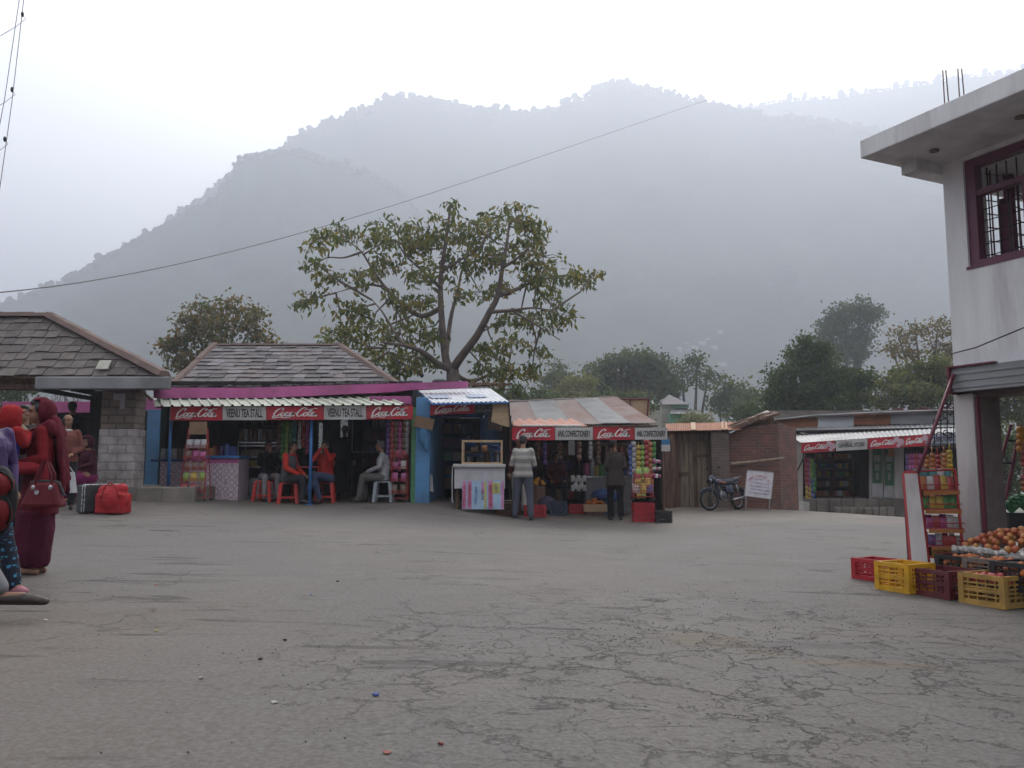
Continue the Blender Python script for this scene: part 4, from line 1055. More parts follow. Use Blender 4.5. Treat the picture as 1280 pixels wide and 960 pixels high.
b=cr(743,636,18.7,m_ply,.5,.3,.16,'pale wooden crate heaped with oranges',.05,.08)
mb=MB(); mb.box((X(743,18.7),18.7,G(X(743,18.7),18.7)+.04),(.4,.25,.078)); o=mb.build('wood_block',m_wood2); tag(o,'dark block carrying the pale wooden crate','block')
m_or=mat('orange peel',(.50,.13,.02),rough=.45,bump=.3,bscale=60)
def fruit(m,name,r,n,c,label,group,sp=(.16,.09,.05),seed=1,cat='fruit'):
    rr=random.Random(seed); mb=MB(); mb.ell((0,0,0),(r,r,r*.92),10,7); me=mb.mesh(name,m); me.shade_smooth(); k=0
    for i in range(n):
        a=rr.random()*6.28; q=rr.random()**.5; z=(1-q)*sp[2]*2
        o=bpy.data.objects.new(name,me); COL.objects.link(o); o.location=(c[0]+math.cos(a)*q*sp[0],c[1]+math.sin(a)*q*sp[1],c[2]+z+rr.uniform(0,.01)); o.rotation_euler=(rr.random()*3,rr.random()*3,0); tag(o,label,cat,group)
c0=Vector((X(743,18.7),18.7,G(X(743,18.7),18.7)+.25)); fruit(m_or,'orange_fruit',.04,26,c0,'orange heaped in the pale wooden crate of the confectionery stall','oranges in the pale wooden crate',(.2,.11,.05))
mb=MB(); mb.ell((X(755,19),19.0,G(X(755,19),19)+.42),(.3,.2,.15),12,8); mb.ell((X(764,19),18.95,G(X(764,19),19)+.38),(.18,.15,.12),12,8); mb.lohi((X(748,19),18.9,-.1),(X(765,19),19.15,.32)); o=mb.build('cloth_bundle',mat('blue plastic cloth',(.05,.10,.28),rough=.6),smooth=False); tag(o,'blue cloth bundle beside the heaped oranges','bundle')
m_mar=mat('marigold orange',(.50,.22,.03),rough=.6)
c0=Vector((X(672,18.4),18.4,G(X(672,18.4),18.4)+.62))
mb=MB(); mb.lohi((X(664,18.4),18.25,-.1),(X(681,18.4),18.6,c0.z-.04)); o=mb.build('fruit_stand',m_wood2); tag(o,'dark box stand under the yellow fruit behind the striped man','stand')
fruit(m_mar,'yellow_fruit',.045,22,c0,'yellow fruit heaped behind the man in the striped sweater','yellow fruit heap',(.15,.1,.06),3)
mb=MB(); mb.ell((X(683,18.3),18.3,G(X(683,18.3),18.3)+.2),(.22,.15,.2),12,8); o=mb.build('stuffed_sack',mat('dark checked sack',(.06,.055,.09),rough=.95),smooth=True); tag(o,'dark stuffed sack beside the red crate','sack')
# foil packets strung before the counter
for i in range(10):
    packet(P(716+(i%5)*3.6,602+(i//5)*9+(i%2)*3,18.6),.09,.14,('white','silver')[i%2],'%s glossy pouch in the cluster left of the white counter'%('white','silver')[i%2],'pouches left of the white counter')
# ================================================================ SHED, BRICK WALL
DS=21.6
sh=empty('wooden_shed',(X(865,DS),DS,G(X(865,DS),DS)),'closed plank shed under a rusty tin roof strip','shed')
zg=G(X(865,DS),DS)-.1
pl=[(843,850,m_wood2),(850.3,857.5,m_wood),(857.8,861,m_wood3),(861.2,867,m_wood),(867.3,872,m_wood2),(872.3,877,m_wood3),(877.2,883,m_wood3),(883.2,889.5,m_wood)]
mb=MB(); 
for i,(a,b,m_) in enumerate(pl):
    mb.cur=[m_wood,m_wood2,m_wood3].index(m_); mb.lohi((X(a,DS),DS+.015*(i%3),zg),(X(b,DS),DS+.05+.015*(i%3),Z(545+ (i%3)*2,DS)))
mb.cur=0; mb.lohi((X(848,DS),DS-.03,Z(552,DS)),(X(889,DS),DS-.002,Z(542,DS)))
mb.build('door_planks',[m_wood,m_wood2,m_wood3],sh)
mb=MB(); mb.lohi((X(848,DS),DS-.05,Z(593,DS)),(X(860,DS),DS-.01,Z(590,DS))); mb.build('cross_batten',m_wood2,sh); mb=MB(); mb.lohi((X(868,DS),DS-.03,Z(571,DS)),(X(885,DS),DS-.005,Z(568,DS))); mb.build('cross_batten',m_wood2,sh)
mb=MB(); mb.lohi((X(823,20.5),20.5,zg-.1),(X(829,20.5),20.6,Z(560,20.5))); mb.build('orange_post',m_orange,sh)
mb=MB(); mb.lohi((X(829.3,20.7),20.7,zg-.1),(X(838,20.7),20.75,Z(545,20.7))); mb.lohi((X(838.3,20.9),20.9,zg-.1),(X(844,20.9),20.95,Z(543,20.9))); mb.build('side_boards',m_wood2,sh)
mb=MB(); mb.lohi((X(838,DS),DS,Z(545,DS)),(X(912,DS),DS+.1,Z(536,DS))); mb.build('lintel',m_wood2,sh)
mb=MB(); mb.lohi((X(838,DS),DS+.3,zg),(X(912,DS),DS+2.5,Z(536,DS)-.02)); mb.build('inner_wall',m_inside,sh)
A=P(832,538.5,21.1);B=P(926,537,21.1);C=P(925,527.5,22.9);D=P(832,529.5,22.9)
mb=MB(); corr(mb,A,B,C,D,34,.012); rf=mb.build('roof',m_orange,sh,smooth=True)
for a,b in ((.34,.40),(.75,.77),(.8,.82)):
    mb=MB(); h=Vector((0,0,.022)); mb.add([A.lerp(B,a)+h,A.lerp(B,b)+h,D.lerp(C,b)+h,D.lerp(C,a)+h],[(0,1,2,3)]); mb.build('pale_sheet_patch',m_ply,rf)
bw=empty('brick_wall',(X(940,21.4),21.4,G(X(940,21.4),21.4)),'old red brick wall with sloping top beside the plank shed','wall')
zg=G(X(950,21.4),21.4)-.35
mb=MB(); mb.lohi((X(890,21.2),21.2,zg),(X(912,21.2),21.75,Z(540,21.2))); mb.build('pilaster',m_brick2,bw)
mb=MB(); d=21.4; mb.poly([(X(912.3,d),d,zg),(X(975,d),d,zg),(X(975,d),d,Z(528,d)),(X(960,d),d,Z(531,d)),(X(940,d),d,Z(533,d)),(X(925,d),d,Z(538,d)),(X(912.3,d),d,Z(543,d))],(0,.25,0)); mb.build('wall_face',m_brick,bw)
mb=MB(); a=P(975,0,21.4); b=P(997,0,23.4)
q=[(X(975.2,21.4),21.42,zg),(X(997,22.4),22.4,zg-.2),(X(997,22.4),22.7,zg-.2),(X(975.2,21.4),21.8,zg)]
t=[(x,y,Z(528 if i in(0,3) else 534,21.6)) for i,(x,y,_) in enumerate(q)]
mb.hexa(q,t); mb.build('return_wall',m_brick,bw)
mb=MB(); mb.tube([P(913,580,21.3),P(945,577,21.25),P(980,572.5,21.2)],[.05,.035,.03],7); o=mb.build('wooden_beam',m_wood3); tag(o,'long pale pole fixed across the brick wall','pole')
# stone roof edge above the brick wall
st=empty('slate_lean_to',(X(945,23),23,1.5),'dark slab lean-to roof with a grey sheet above the brick wall','roof')
mb=MB(); r=random.Random(2)
for i in range(26):
    t=i/25; p=P(908+ (970-908)*t,541-22*t,21.25); 
    for k in range(3): mb.box(p+Vector((r.uniform(-.05,.05),.2+.35*k,.03+.03*k)),(r.uniform(.15,.3),.4,.045),rot=(r.uniform(-.1,.1),-.35+r.uniform(-.1,.1),r.uniform(-.2,.2)))
mb.build('slab_edge',m_wood2,st)
mb=MB(); mb.hexa([P(918,532,22.0),P(966,516,22.0),P(966,518,22.1),P(918,534,22.1)],[P(930,525,24.0),P(958,513,24.0),P(958,514,24.1),P(930,526,24.1)])
mb.build('sheet',m_galv,st)
mb=MB(); mb.poly([P(925,540,22),P(968,530,22),P(967,517,22),P(925,532,22)],(0,.1,0)); mb.build('gable_board',m_wood2,st)
# leaning notice board on two legs
def notice():
    d=20.2; x0=X(933,d);x1=X(966,d); n=empty('sign_board',((x0+x1)/2,d,G(X(950,d),d)),'white metal notice board on thin legs before the brick wall','sign')
    q=[P(931,619.5,d),P(963.5,623.8,d-.05),P(967,591,d+.15),P(934.5,588,d+.2)]
    nrm=(q[1]-q[0]).cross(q[3]-q[0]).normalized(); 
    if nrm.y>0:nrm=-nrm
    mb=MB(); mb.hexa([p-nrm*.02 for p in q],q); pn=mb.build('panel',mat('white enamel board',(.50,.47,.50),rough=.5,dirt=.3),n)
    mb=MB(); 
    for i in range(4): mb.tube([q[i]-nrm*.01,q[(i+1)%4]-nrm*.01],.016,5)
    mb.build('frame',m_galv,n)
    for i in (0,1):
        p=q[i].lerp(q[1-i],.05); mb=MB(); mb.tube([p,Vector((p.x-.02,p.y,G(p.x,p.y)-.02))],.014,6); mb.build('leg',m_galv,n)
    ux=(q[1]-q[0]).normalized(); uy=(q[3]-q[0]).normalized(); w=(q[1]-q[0]).length; h=(q[3]-q[0]).length
    def place(t,u,v,ww,hh,m,rot=0):
        M=Matrix((ux,nrm.cross(ux)*-1 if False else uy,nrm)).transposed().to_4x4(); M.translation=q[0]+ux*w*u+uy*h*v+nrm*.004
        text_mesh(t,'lettering',m,w*ww,h*hh,pn,M@Matrix.Rotation(rot,4,'Z'))
    word='FORD CANNAGE HUT'; mr=mat('faded red lettering',(.33,.05,.07)); mv=mat('violet lettering',(.16,.10,.28))
    for i,chh in enumerate(word):
        if chh==' ': continue
        a=R(62-124*i/(len(word)-1)); place(chh,.5-.46*math.sin(a),.40+.44*math.cos(a),.052,.10,mr,a)
    place('LAMBA',.48,.70,.34,.07,mv)
    for k,t in enumerate(('TO TRAVEL IN BUS','ALL INDIAN TAXI','WE PROVIDE ALL TIME','CONTACT US TODAY')): place(t,.53,.55-.13*k,.74,.055,mv)
notice()
# ================================================================ GENERAL STORE
def dq(px): return 26-(px-1000)/190*2.0
def Q(px,py,b=0): 
    return P(px,py,dq(px)+b)
gs=empty('general_store',Q(1090,640),'long low general store with tin awning and a stone stoop','store')
def slabq(mb,x0,x1,y0,y1,b0=0,b1=.1):
    """front facade piece between photo columns x0..x1 and rows y0(top)..y1(bottom), from b0 to b1 behind the facade line"""
    a,b,c,d=Q(x0,y1,b0),Q(x1,y1,b0),Q(x1,y0,b0),Q(x0,y0,b0)
    o0=Vector((0,0,0)); o1=Vector((0,b1-b0,0)); return mb.hexa([p+o1 for p in (a,b,c,d)],[p+o0 for p in (a,b,c,d)])
mb=MB(); slabq(mb,992,1004,549,630,0,.3); mb.build('left_pillar',m_lime,gs,bevel=.02)
mb=MB(); slabq(mb,1119,1130,555,624,0,.4); mb.build('middle_pillar',m_lime,gs,bevel=.01)
# upper wall band
mb=MB()
for xa,xb_ in ((968,1022),(1022,1067),(1067,1113),(1113,1180),(1180,1250)): slabq(mb,xa,xb_,513,560,1.5,1.8)
mb.build('upper_wall',m_conc,gs)
for x0,x1,y0,y1,m_ in ((971,1022,522.5,534.5,m_orange),(1022.5,1067,521,534,m_wsheet),(1067.5,1113,517.5,531,m_orange),(1113.5,1180,515,530,m_galv),(1180.2,1250,515,530,m_galv)):
    mb=MB(); slabq(mb,x0,x1,y0,y1,1.44,1.49); mb.build('facing_sheet',m_,gs)
mb=MB(); mb.tube([Q(966,525,1.3),Q(1022,519,1.3),Q(1110,515,1.3),Q(1250,510.5,1.3)],.035,6); mb.build('roof_edge_pipe',m_galv,gs)
mb=MB(); corr(mb,Q(966,524,1.3),Q(1250,511,1.3),Q(1250,508.5,5),Q(980,522,5),60,.03); mb.build('roof',W_('dark rust roof',(.13,.06,.05),rough=.9,dirt=.5),gs)
mb=MB(); r=random.Random(4)
for i in range(34): mb.box(Q(985+i*7,520.5-.035*i*7+r.uniform(-1,.5),2.2),(.5,.3,.07),rot=(r.uniform(-.2,.2),r.uniform(-.3,.3),r.random()))
mb.build('loose_roof_slabs',W_('red slabs',(.14,.055,.05),rough=.9),gs)
# awning
A=Q(1001,553.5,-1.0);B=Q(1215,539,-1.0);C=Q(1215,529,1.45);D=Q(974,534.8,1.45)
mb=MB(); corr(mb,A,B,C,D,40,.012); mb.build('awning',m_galv,gs,smooth=True)
mb=MB(); mb.hexa([A+Vector((0,0,-.03)),A.lerp(B,1)+Vector((0,0,-.03)),B+Vector((0,.05,-.03)),A+Vector((0,.05,-.03))],[A,B,B+Vector((0,.05,0)),A+Vector((0,.05,0))]); mb.build('awning_edge',m_wood2,gs)
p=A.lerp(B,.12).lerp(D.lerp(C,.12),.55); mb=MB()
for k in range(4): mb.box(p+Vector((k*.12-.2,.05*k,.03)),(.16,.3,.01),rot=(.35,0,.3*k))
mb.build('rust_scab',m_rust,gs)
# interior
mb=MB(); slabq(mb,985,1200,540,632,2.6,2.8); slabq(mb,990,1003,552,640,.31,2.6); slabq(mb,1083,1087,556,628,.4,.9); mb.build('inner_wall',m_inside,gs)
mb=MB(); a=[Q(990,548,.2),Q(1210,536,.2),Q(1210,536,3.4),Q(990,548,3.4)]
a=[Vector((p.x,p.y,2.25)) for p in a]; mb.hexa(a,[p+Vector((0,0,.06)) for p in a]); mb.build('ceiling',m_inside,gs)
# white doors with green posters
mb=MB(); slabq(mb,1087.5,1119,556,624,.12,.2); mb.build('wall_panel',m_lime,gs)
for x0,x1 in ((1090,1103),(1105,1118)):
    mb=MB(); slabq(mb,x0,x1,558,622,.06,.115); dr=mb.build('door',W_('white door paint',(.50,.50,.49),rough=.5,dirt=.3),gs)
    mb=MB(); slabq(mb,x0+.8,x1-.6,561,604 if x0<1100 else 607,.045,.058); po=mb.build('poster',W_('green poster',(.03,.12,.045),rough=.5),dr)
    mb=MB(); slabq(mb,x0+2.5,x1-2.5,569,577,.034,.043); slabq(mb,x0+3.5,x1-4,580,588,.034,.043); slabq(mb,x0+5,x1-4.5,591,600,.034,.043); mb.build('poster_print',W_('grey print',(.25,.30,.27)),po)
mb=MB(); slabq(mb,1110.5,1118,560,571,-.02,-.0); o=mb.build('orange_notice',W_('orange paper',(.42,.17,.04))); tag(o,'orange paper hanging over the right hand green poster','notice')
# stoop and steps
def stoop(x0,x1,yt,yb,f,b,seed):
    mb=MB(); n=8; r=random.Random(seed)
    for i in range(n):
        a=x0+(x1-x0)*i/n; c=x0+(x1-x0)*(i+1)/n; j=r.uniform(-.06,.06)
        q=[Q(a,yt,f+j),Q(c,yt,f+j),Q(c,yt,b),Q(a,yt,b)]; zt=q[0].z
        for p in q: p.z=zt-.9
        t=[Vector((p.x,p.y,zt+r.uniform(-.01,.01))) for p in q]; mb.hexa(q,t)
    return mb
stoop(1004,1131,623.5,641,-.3,3.2,1).build('floor_slab',m_conc,gs,bevel=.03)
stoop(1043,1118,634.5,645,-1.0,-.3,2).build('step',m_conc,gs,bevel=.03)
mb=MB(); slabq(mb,1003.5,1012,627,646,-.35,.2); mb.build('end_block',m_lime,gs,bevel=.02)
sg=empty('fascia_sign',Q(1090,555),'red and white drinks signboard along the general store awning','sign')
for x0,x1,k in ((1001.5,1043,'b'),(1045,1084,'t'),(1084.6,1128,'b'),(1129.6,1162,'b'),(1163,1207,'s')):
    def ys(x): return 553.6-(x-1001)*.0665
    hh=lambda x: 12.8+.008*(x-1000)
    q=[Q(x0,ys(x0)+hh(x0),-1.06),Q(x1,ys(x1)+hh(x1),-1.06),Q(x1,ys(x1)+.3,-1.06),Q(x0,ys(x0)+.3,-1.06)]
    if k=='b':
        pn=sign_panel(sg,q,m_red,None)
        bl,br,tr,tl=q; ux=(br-bl).normalized(); n=ux.cross((tl-bl).normalized()).normalized(); n=n if n.y<0 else -n
        M=Matrix((ux,(tl-bl).normalized(),n)).transposed().to_4x4(); M.translation=bl.lerp(br,.40).lerp(tl.lerp(tr,.40),.5)+n*.004
        brand_script(pn,M,(br-bl).length*.62,(tl-bl).length*.6)
        M2=M.copy(); M2.translation=bl.lerp(br,.86).lerp(tl.lerp(tr,.86),.5)+n*.004
        mb=MB(); 
        for kx,ky,rr in ((-.12,.0,.07),(-.02,.07,.08),(.09,.0,.09),(.03,-.09,.06)): mb.lathe((kx,ky,0),[(0,0),(rr,0),(rr,.004),(0,.004)],10)
        mb.v=[tuple(M2@Vector(v)) for v in mb.v]; mb.build('printed_splash',W_('pink splash',(.60,.42,.48)),pn)
    elif k=='t':
        pn=sign_panel(sg,q,m_white,None,'GENERAL STORE',scale=(.84,.40))
        M=facing(q[3].lerp(q[2],.5)+Vector((0,-.008,-.07)),(0,-1,0)); text_mesh('KUMAR KARYANA',"lettering",m_maroon,.7,.06,pn,M)
    else: sign_panel(sg,q,W_('grey blue board',(.30,.33,.40)),None,'CONFECTIONERY STORE',scale=(.9,.45))
mb=MB(); mb.tube([Q(1007,567,-.9),Q(994,594,.0)],.025,6); o=mb.build('strut',m_dark,gs)
# stock rack visible in the left bay
def gshelf():
    c=empty('shelf_unit',Q(1044,622,2.2),'brown stock shelves in the left bay of the general store','shelf')
    x0,x1=1018,1066; mb=MB()
    for x in (x0,x0+23,x1): slabq(mb,x,x+1.2,572,622,1.9,2.3)
    mb.build('frame',m_wood2,c)
    for y in (574,586,596,608,620): s=MB(); slabq(s,x0+1.3,x0+22.9,y,y+1.4,1.9,2.3); slabq(s,x0+24.3,x1-.1,y,y+1.4,1.9,2.3); s.build('shelf',m_wood2,c)
    r=random.Random(6)
    for k,(y,cc) in enumerate(((586,('blue','teal','yellow')),(596,('yellow','brown','green')),(608,('yellow','white','brown')),(620,('red','orange','white')),(574,('white','red','orange')))):
        x=x0+3
        while x<x1-3:
            if abs(x-(x0+23.5))>1.8: 
                p=Q(x,y-.3,2.05); col=cc[r.randrange(3)]; 
                packet(p,.09,.17,col,'%s pack on the %s shelf of the general store'%(col,('second','third','fourth','lowest','top')[k]),'packs on the general store shelves','box',name='goods_pack',cat='pack')
            x+=3.4
gshelf()
for px,n,cc,y in ((1007.5,8,'red',572),(1011,9,'magenta',572),(1014.5,6,'lime',574),(1017,6,'green',578),(1009,4,'yellow',607),(1013,4,'yellow',609),(1016,5,'blue',598)):
    strip(Q(px,y,-.1),n,.13,.15,cc,'%s packet strip beside the white left pillar of the general store%s'%(cc,{1009:' low down',1013:' at the bottom'}.get(px,'')))
for i,(px,cc) in enumerate(((1134,'purple'),(1138,'magenta'),(1142,'magenta'),(1146,'red'),(1150,'magenta'))):
    strip(Q(px,567,-.8),6,.13,.16,cc,'%s packet strip under the right end of the general store sign, %s in its row'%(cc,['first','second','third','fourth','last'][i]))
for i,(px,cc,y) in enumerate(((1156,'orange',568),(1163,'orange',570),(1170,'red',568),(1178,'orange',566),(1185,'yellow',562))):
    strip(Q(px,y,-.6),7,.18,.17,cc,'%s packet strip hanging behind the grille, %s from the pole'%(cc,['nearest','second','third','fourth','fifth'][i]))
# litter at the foot of the wall
mb=MB(); mb.box(onground(984,638,22.8)+Vector((0,0,.02)),(.34,.2,.02),rot=(.1,.1,.3)); o=mb.build('plastic_litter',m_white); tag(o,'white plastic scrap lying at the foot of the brick wall','litter')
# ================================================================ CORNER BUILDING (right)
W0=Vector((4.89,9.1,0)); U=Vector((.43,-.903,0)).normalized(); V=Vector((U.y*-1,U.x,0)); 
def Bp(u,v,z): return W0+U*u+V*v+Vector((0,0,z))
def bb(mb,u0,u1,v0,v1,z0,z1): return mb.hexa([Bp(u0,v0,z0),Bp(u1,v0,z0),Bp(u1,v1,z0),Bp(u0,v1,z0)],[Bp(u0,v0,z1),Bp(u1,v0,z1),Bp(u1,v1,z1),Bp(u0,v1,z1)])
RZ=math.atan2(U.y,U.x)
cb=empty('corner_building',W0,'white two storey corner building with flat slab roof and purple window','building')
m_wwall=mat('white plaster',(.76,.745,.76),rough=.85,var=.14,scale=1.5,bump=.3,bscale=10,dirt=.35,stretch=(3,3,.45))
m_wwall2=mat('white pillar paint',(.56,.53,.52),rough=.8,var=.16,scale=2,dirt=.45,stretch=(3,3,.5))
mb=MB(); TH=.23; wu0,wu1,wz0,wz1=.25,2.6,3.23,4.43
bb(mb,0,wu0,0,TH,2.12,4.48); bb(mb,wu0,wu1,0,TH,2.12,wz0); bb(mb,wu0,wu1,0,TH,wz1,4.48); bb(mb,wu1,6,0,TH,2.12,4.48)
bb(mb,0,TH,TH,.40,2.12,4.48); bb(mb,0,TH,2.1,5.8,2.12,4.48); bb(mb,0,TH,.40,2.1,2.12,3.2)
# far wall with a window opening, so daylight shows through the grille
bb(mb,TH,.6,5.8,6,2.12,4.48); bb(mb,.6,5,5.8,6,2.12,2.9); bb(mb,.6,5,5.8,6,4.2,4.48); bb(mb,5,6,5.8,6,2.12,4.48)
mb.build('wall',m_wwall,cb)
mb=MB(); bb(mb,-.0,6,.0,6,2.0,2.115); mb.build('floor_slab',m_conc,cb)
mb=MB(); bb(mb,-.28,6.5,-.97,6.3,4.482,4.69); mb.build('roof_slab',m_wwall,cb,bevel=.012)
mb=MB(); bb(mb,-.2,.0,-.42,6,4.35,4.481); mb.build('edge_beam',m_wwall,cb)
for u in (.25,1.2): 
    q=MB(); q.lathe(Bp(u,-.45,4.462),[(0,0),(.05,0),(.05,.019),(0,.024)],12); q.build('ceiling_rose',m_conc,cb)
rb=[]
for i,px in enumerate((1180,1187,1199,1207)):
    a=Bp(1.35+.0*i,-.0,4.69); d=8.6-.02*i; p=P(px,115,d+.6); q=MB(); q.tube([(p.x,p.y,4.69),(p.x-.03*(i%2),p.y,Z(88 if i<2 else 86,p.y)+.0)],.007,6); o=q.build('rebar',W_('rusty bar',(.14,.09,.08)),cb)
# window: frame, mullions, grille
wn=empty('window',Bp(wu0,0,wz0),None,None); wn.parent=cb; wn.location=Bp(wu0,0,wz0)-W0
del_ = None
mf=mat('purple window paint',(.13,.030,.065),rough=.45,var=.15)
mb=MB(); t=.07; v0,v1=.03,.15
bb(mb,wu0+.001,wu0+.11,v0,v1,wz0+.001,wz1-.001); bb(mb,wu1-.09,wu1-.001,v0,v1,wz0+.001,wz1-.001); bb(mb,wu0+.11,wu1-.09,v0,v1,wz0+.001,wz0+.06); bb(mb,wu0+.11,wu1-.09,v0,v1,wz1-.09,wz1-.001)
bb(mb,wu0+.11,wu1-.09,v0+.01,v1-.01,wz1-.42,wz1-.36)
for u in (.62,1.15,1.7,2.2): bb(mb,wu0+u,wu0+u+.07,v0+.01,v1-.012,wz0+.06,wz1-.42); 
mb.build('frame',mf,wn)
mb=MB()
for k in range(5):
    z=wz0+.12+k*.13; mb.tube([Bp(wu0+.1,v1+.01,z),Bp(wu1-.1,v1+.01,z)],.006,5)
for u in np.arange(wu0+.16,wu1-.1,.11): mb.tube([Bp(u,v1+.02,wz0+.06),Bp(u,v1+.02,wz1-.1)],.008,5)
mb.build('grille',m_dark,wn)
mb=MB()
for v in np.arange(.44,2.1,.12): mb.tube([Bp(.1,v,3.2),Bp(.1,v,4.48)],.010,5)
for z in np.arange(3.3,4.45,.16): mb.tube([Bp(.1,.4,z),Bp(.1,.9,z+.03),Bp(.1,1.4,z-.02),Bp(.1,2.1,z)],.008,5)
bb(mb,.06,.14,.98,1.06,3.2,4.48); mb.build('rear_grille',mf,wn)
mb=MB()
for u0 in (wu0+.18,wu0+.45): bb(mb,u0,u0+.10,.30,.34,wz0+.05,wz1-.45)
mb.build('shutter_leaf',mf,wn)
mb=MB(); bb(mb,wu0-.02,wu1+.02,-.012,.0,wz0-.03,wz0+.0); mb.build('sill',mf,wn)
# rolled shutter box
mb=MB(); 
for i in range(7):
    z=1.86+.26*i/7; bb(mb,.09,6,-.16-.012*(i%2),-.001,z,z+.26/7-.001)
mb.build('rolled_shutter',m_galv,cb)
mb=MB(); bb(mb,.06,.089,-.2,.1,1.84,2.14); bb(mb,.09,.6,-.2,-.13,2.121,2.14); mb.build('shutter_bracket',m_maroon,cb)
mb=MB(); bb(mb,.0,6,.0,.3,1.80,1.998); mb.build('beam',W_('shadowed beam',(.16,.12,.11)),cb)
zg=-.45
mb=MB(); bb(mb,.02,.25,-.06,-.005,zg,1.84); mb.build('white_pillar',m_wwall2,cb,bevel=.006)
mb=MB(); bb(mb,.02,.30,.0,.30,zg,1.80); mb.build('column',W_('brown grey column',(.17,.14,.13),dirt=.4),cb)
mb=MB(); bb(mb,.265,.29,-.05,-.004,zg,1.80); mb.build('shutter_rail',m_maroon,cb)
mb=MB(); bb(mb,.0,6,5.0,5.2,zg,.35); mb.build('low_wall',m_conc,cb)
mb=MB(); bb(mb,.5,6,.6,5,zg,G(5.6,9.5)+.03); mb.build('shop_floor',m_conc,cb)
# dark panel added inside to stand in for the deep shade under the slab
mb=MB(); bb(mb,.5,6,2.6,2.7,1.55,1.998); mb.build('shade_panel',m_inside,cb)
# cables
def cable(pts,r,label,m=None,n=5,name='cable'):
    mb=MB(); mb.tube(pts,r,n); o=mb.build(name,m or m_dark); tag(o,label,'cable'); return o
p=[Bp(0,-.03,2.3),Bp(.35,-.1,2.32),Bp(.9,-.12,2.45),Bp(2.0,-.1,2.9)]
cable(p,.008,'thin black cable drooping across the white wall above the rolled shutter')
a=P(-260,399,13.0); b=P(1420,-50,95); pts=[]
for i in range(41):
    t=(i/40)**2; q=a.lerp(b,t); pts.append(q)
a2=P(0,365,13.5)
import itertools
pts=[]
for i in range(49):
    px=-300+i*36.5; py=np.interp(px,[-300,0,300,600,965,1450],[420,365,310,220,98,-95]); 
    s=min(1,max(0,(px+300)/1750)); pts.append((px,py))
ys=np.polyfit([0,150,300,450,600,780,965],[365,346,311,270,219.5,162,98],3)
pp=[P(px,np.polyval(ys,px) if px<=965 else np.polyval(ys,965)-(px-965)*.36,14+ .00004*(px+300)**2*.9) for px,_ in pts]
cable(pp,list(np.interp(range(len(pp)),[0,34,len(pp)-1],[.015,.010,.002])),'long overhead cable rising from the left across the hills')
pa=P(33,-30,9.5); pb=P(-8,290,9.5); cable([pa,pa.lerp(pb,.5)+Vector((.02,0,0)),pb],.004,'right one of the two thin cables at the upper left')
pc=P(27,-20,9.7); pd=P(-22,270,9.7); cable([pc,pc.lerp(pd,.5)+Vector((.03,0,0)),pd],.004,'left one of the two thin cables at the upper left')
for i,(px,py) in enumerate(((28,18),(15,112),(6,174))):
    mb=MB(); c=P(px,py,9.5); mb.ell(c,(.018,.018,.035),8,6); o=mb.build('insulator',m_dark,smooth=True); q=MB(); q.tube([c,P(px+4,py+6,9.5),P(px-9,py+16,9.6),P(px-40,py+34,9.8)],.004,4); q.build('tie_wire',m_galv,o)
    tag(o,'small dark insulator on the thin cables, %s'%['topmost of three','middle of three','lowest of three'][i],'insulator')
# ---- goods outside the corner shop
def bcrate(u,v,m,L,Wd,H,label,lift=0,rz=0,rx=0,ry=0):
    p=Bp(u,v,0); z=G(p.x,p.y)+.004+lift
    return crate('crate',(p.x,p.y,z),RZ+rz,m,L,Wd,H,label,'crates before the corner shop',rx,ry)
def pcrate(px,py,d,m,L,Wd,H,label,rz=0,lift=0,rx=0,ry=0,local=None):
    p=P(px,py,d); z=G(p.x,p.y)+.004+lift
    return crate('crate',(p.x,p.y,z),RZ+rz,m,L,Wd,H,label,'crates before the corner shop',rx,ry)
m_yel=mat('yellow crate plastic',(.68,.36,.015),rough=.5,dirt=.3); m_yel2=mat('worn ochre crate plastic',(.44,.26,.06),rough=.5,dirt=.4); m_mcr=mat('maroon crate plastic',(.13,.022,.03),rough=.5); m_gcr=mat('grey brown crate plastic',(.17,.14,.12),rough=.6)
pcrate(1100,715,8.75,m_crr,.42,.34,.22,'red empty crate at the left end of the crates by the corner shop',.1)
pcrate(1131,720,8.1,m_yel,.38,.36,.27,'bright yellow empty crate before the white panel')
pcrate(1181,727,7.85,m_mcr,.40,.42,.25,'maroon slatted crate between the two yellow crates')
c3=pcrate(1252,735,7.45,m_yel2,.42,.55,.27,'ochre yellow crate filled with red and orange fruit at the front')
c4=pcrate(1215,720,8.1,m_dark,.5,.36,.24,'black crate tilted and filled with oranges behind the maroon crate',.0,.10,0.0,.0)
c5=pcrate(1252,722,7.75,m_gcr,.5,.36,.24,'grey brown crate of oranges behind the front fruit crate',.0,.12)
c6=pcrate(1290,728,7.3,m_dark,.5,.36,.24,'dark crate of fruit cut by the right picture edge',.0,.14)
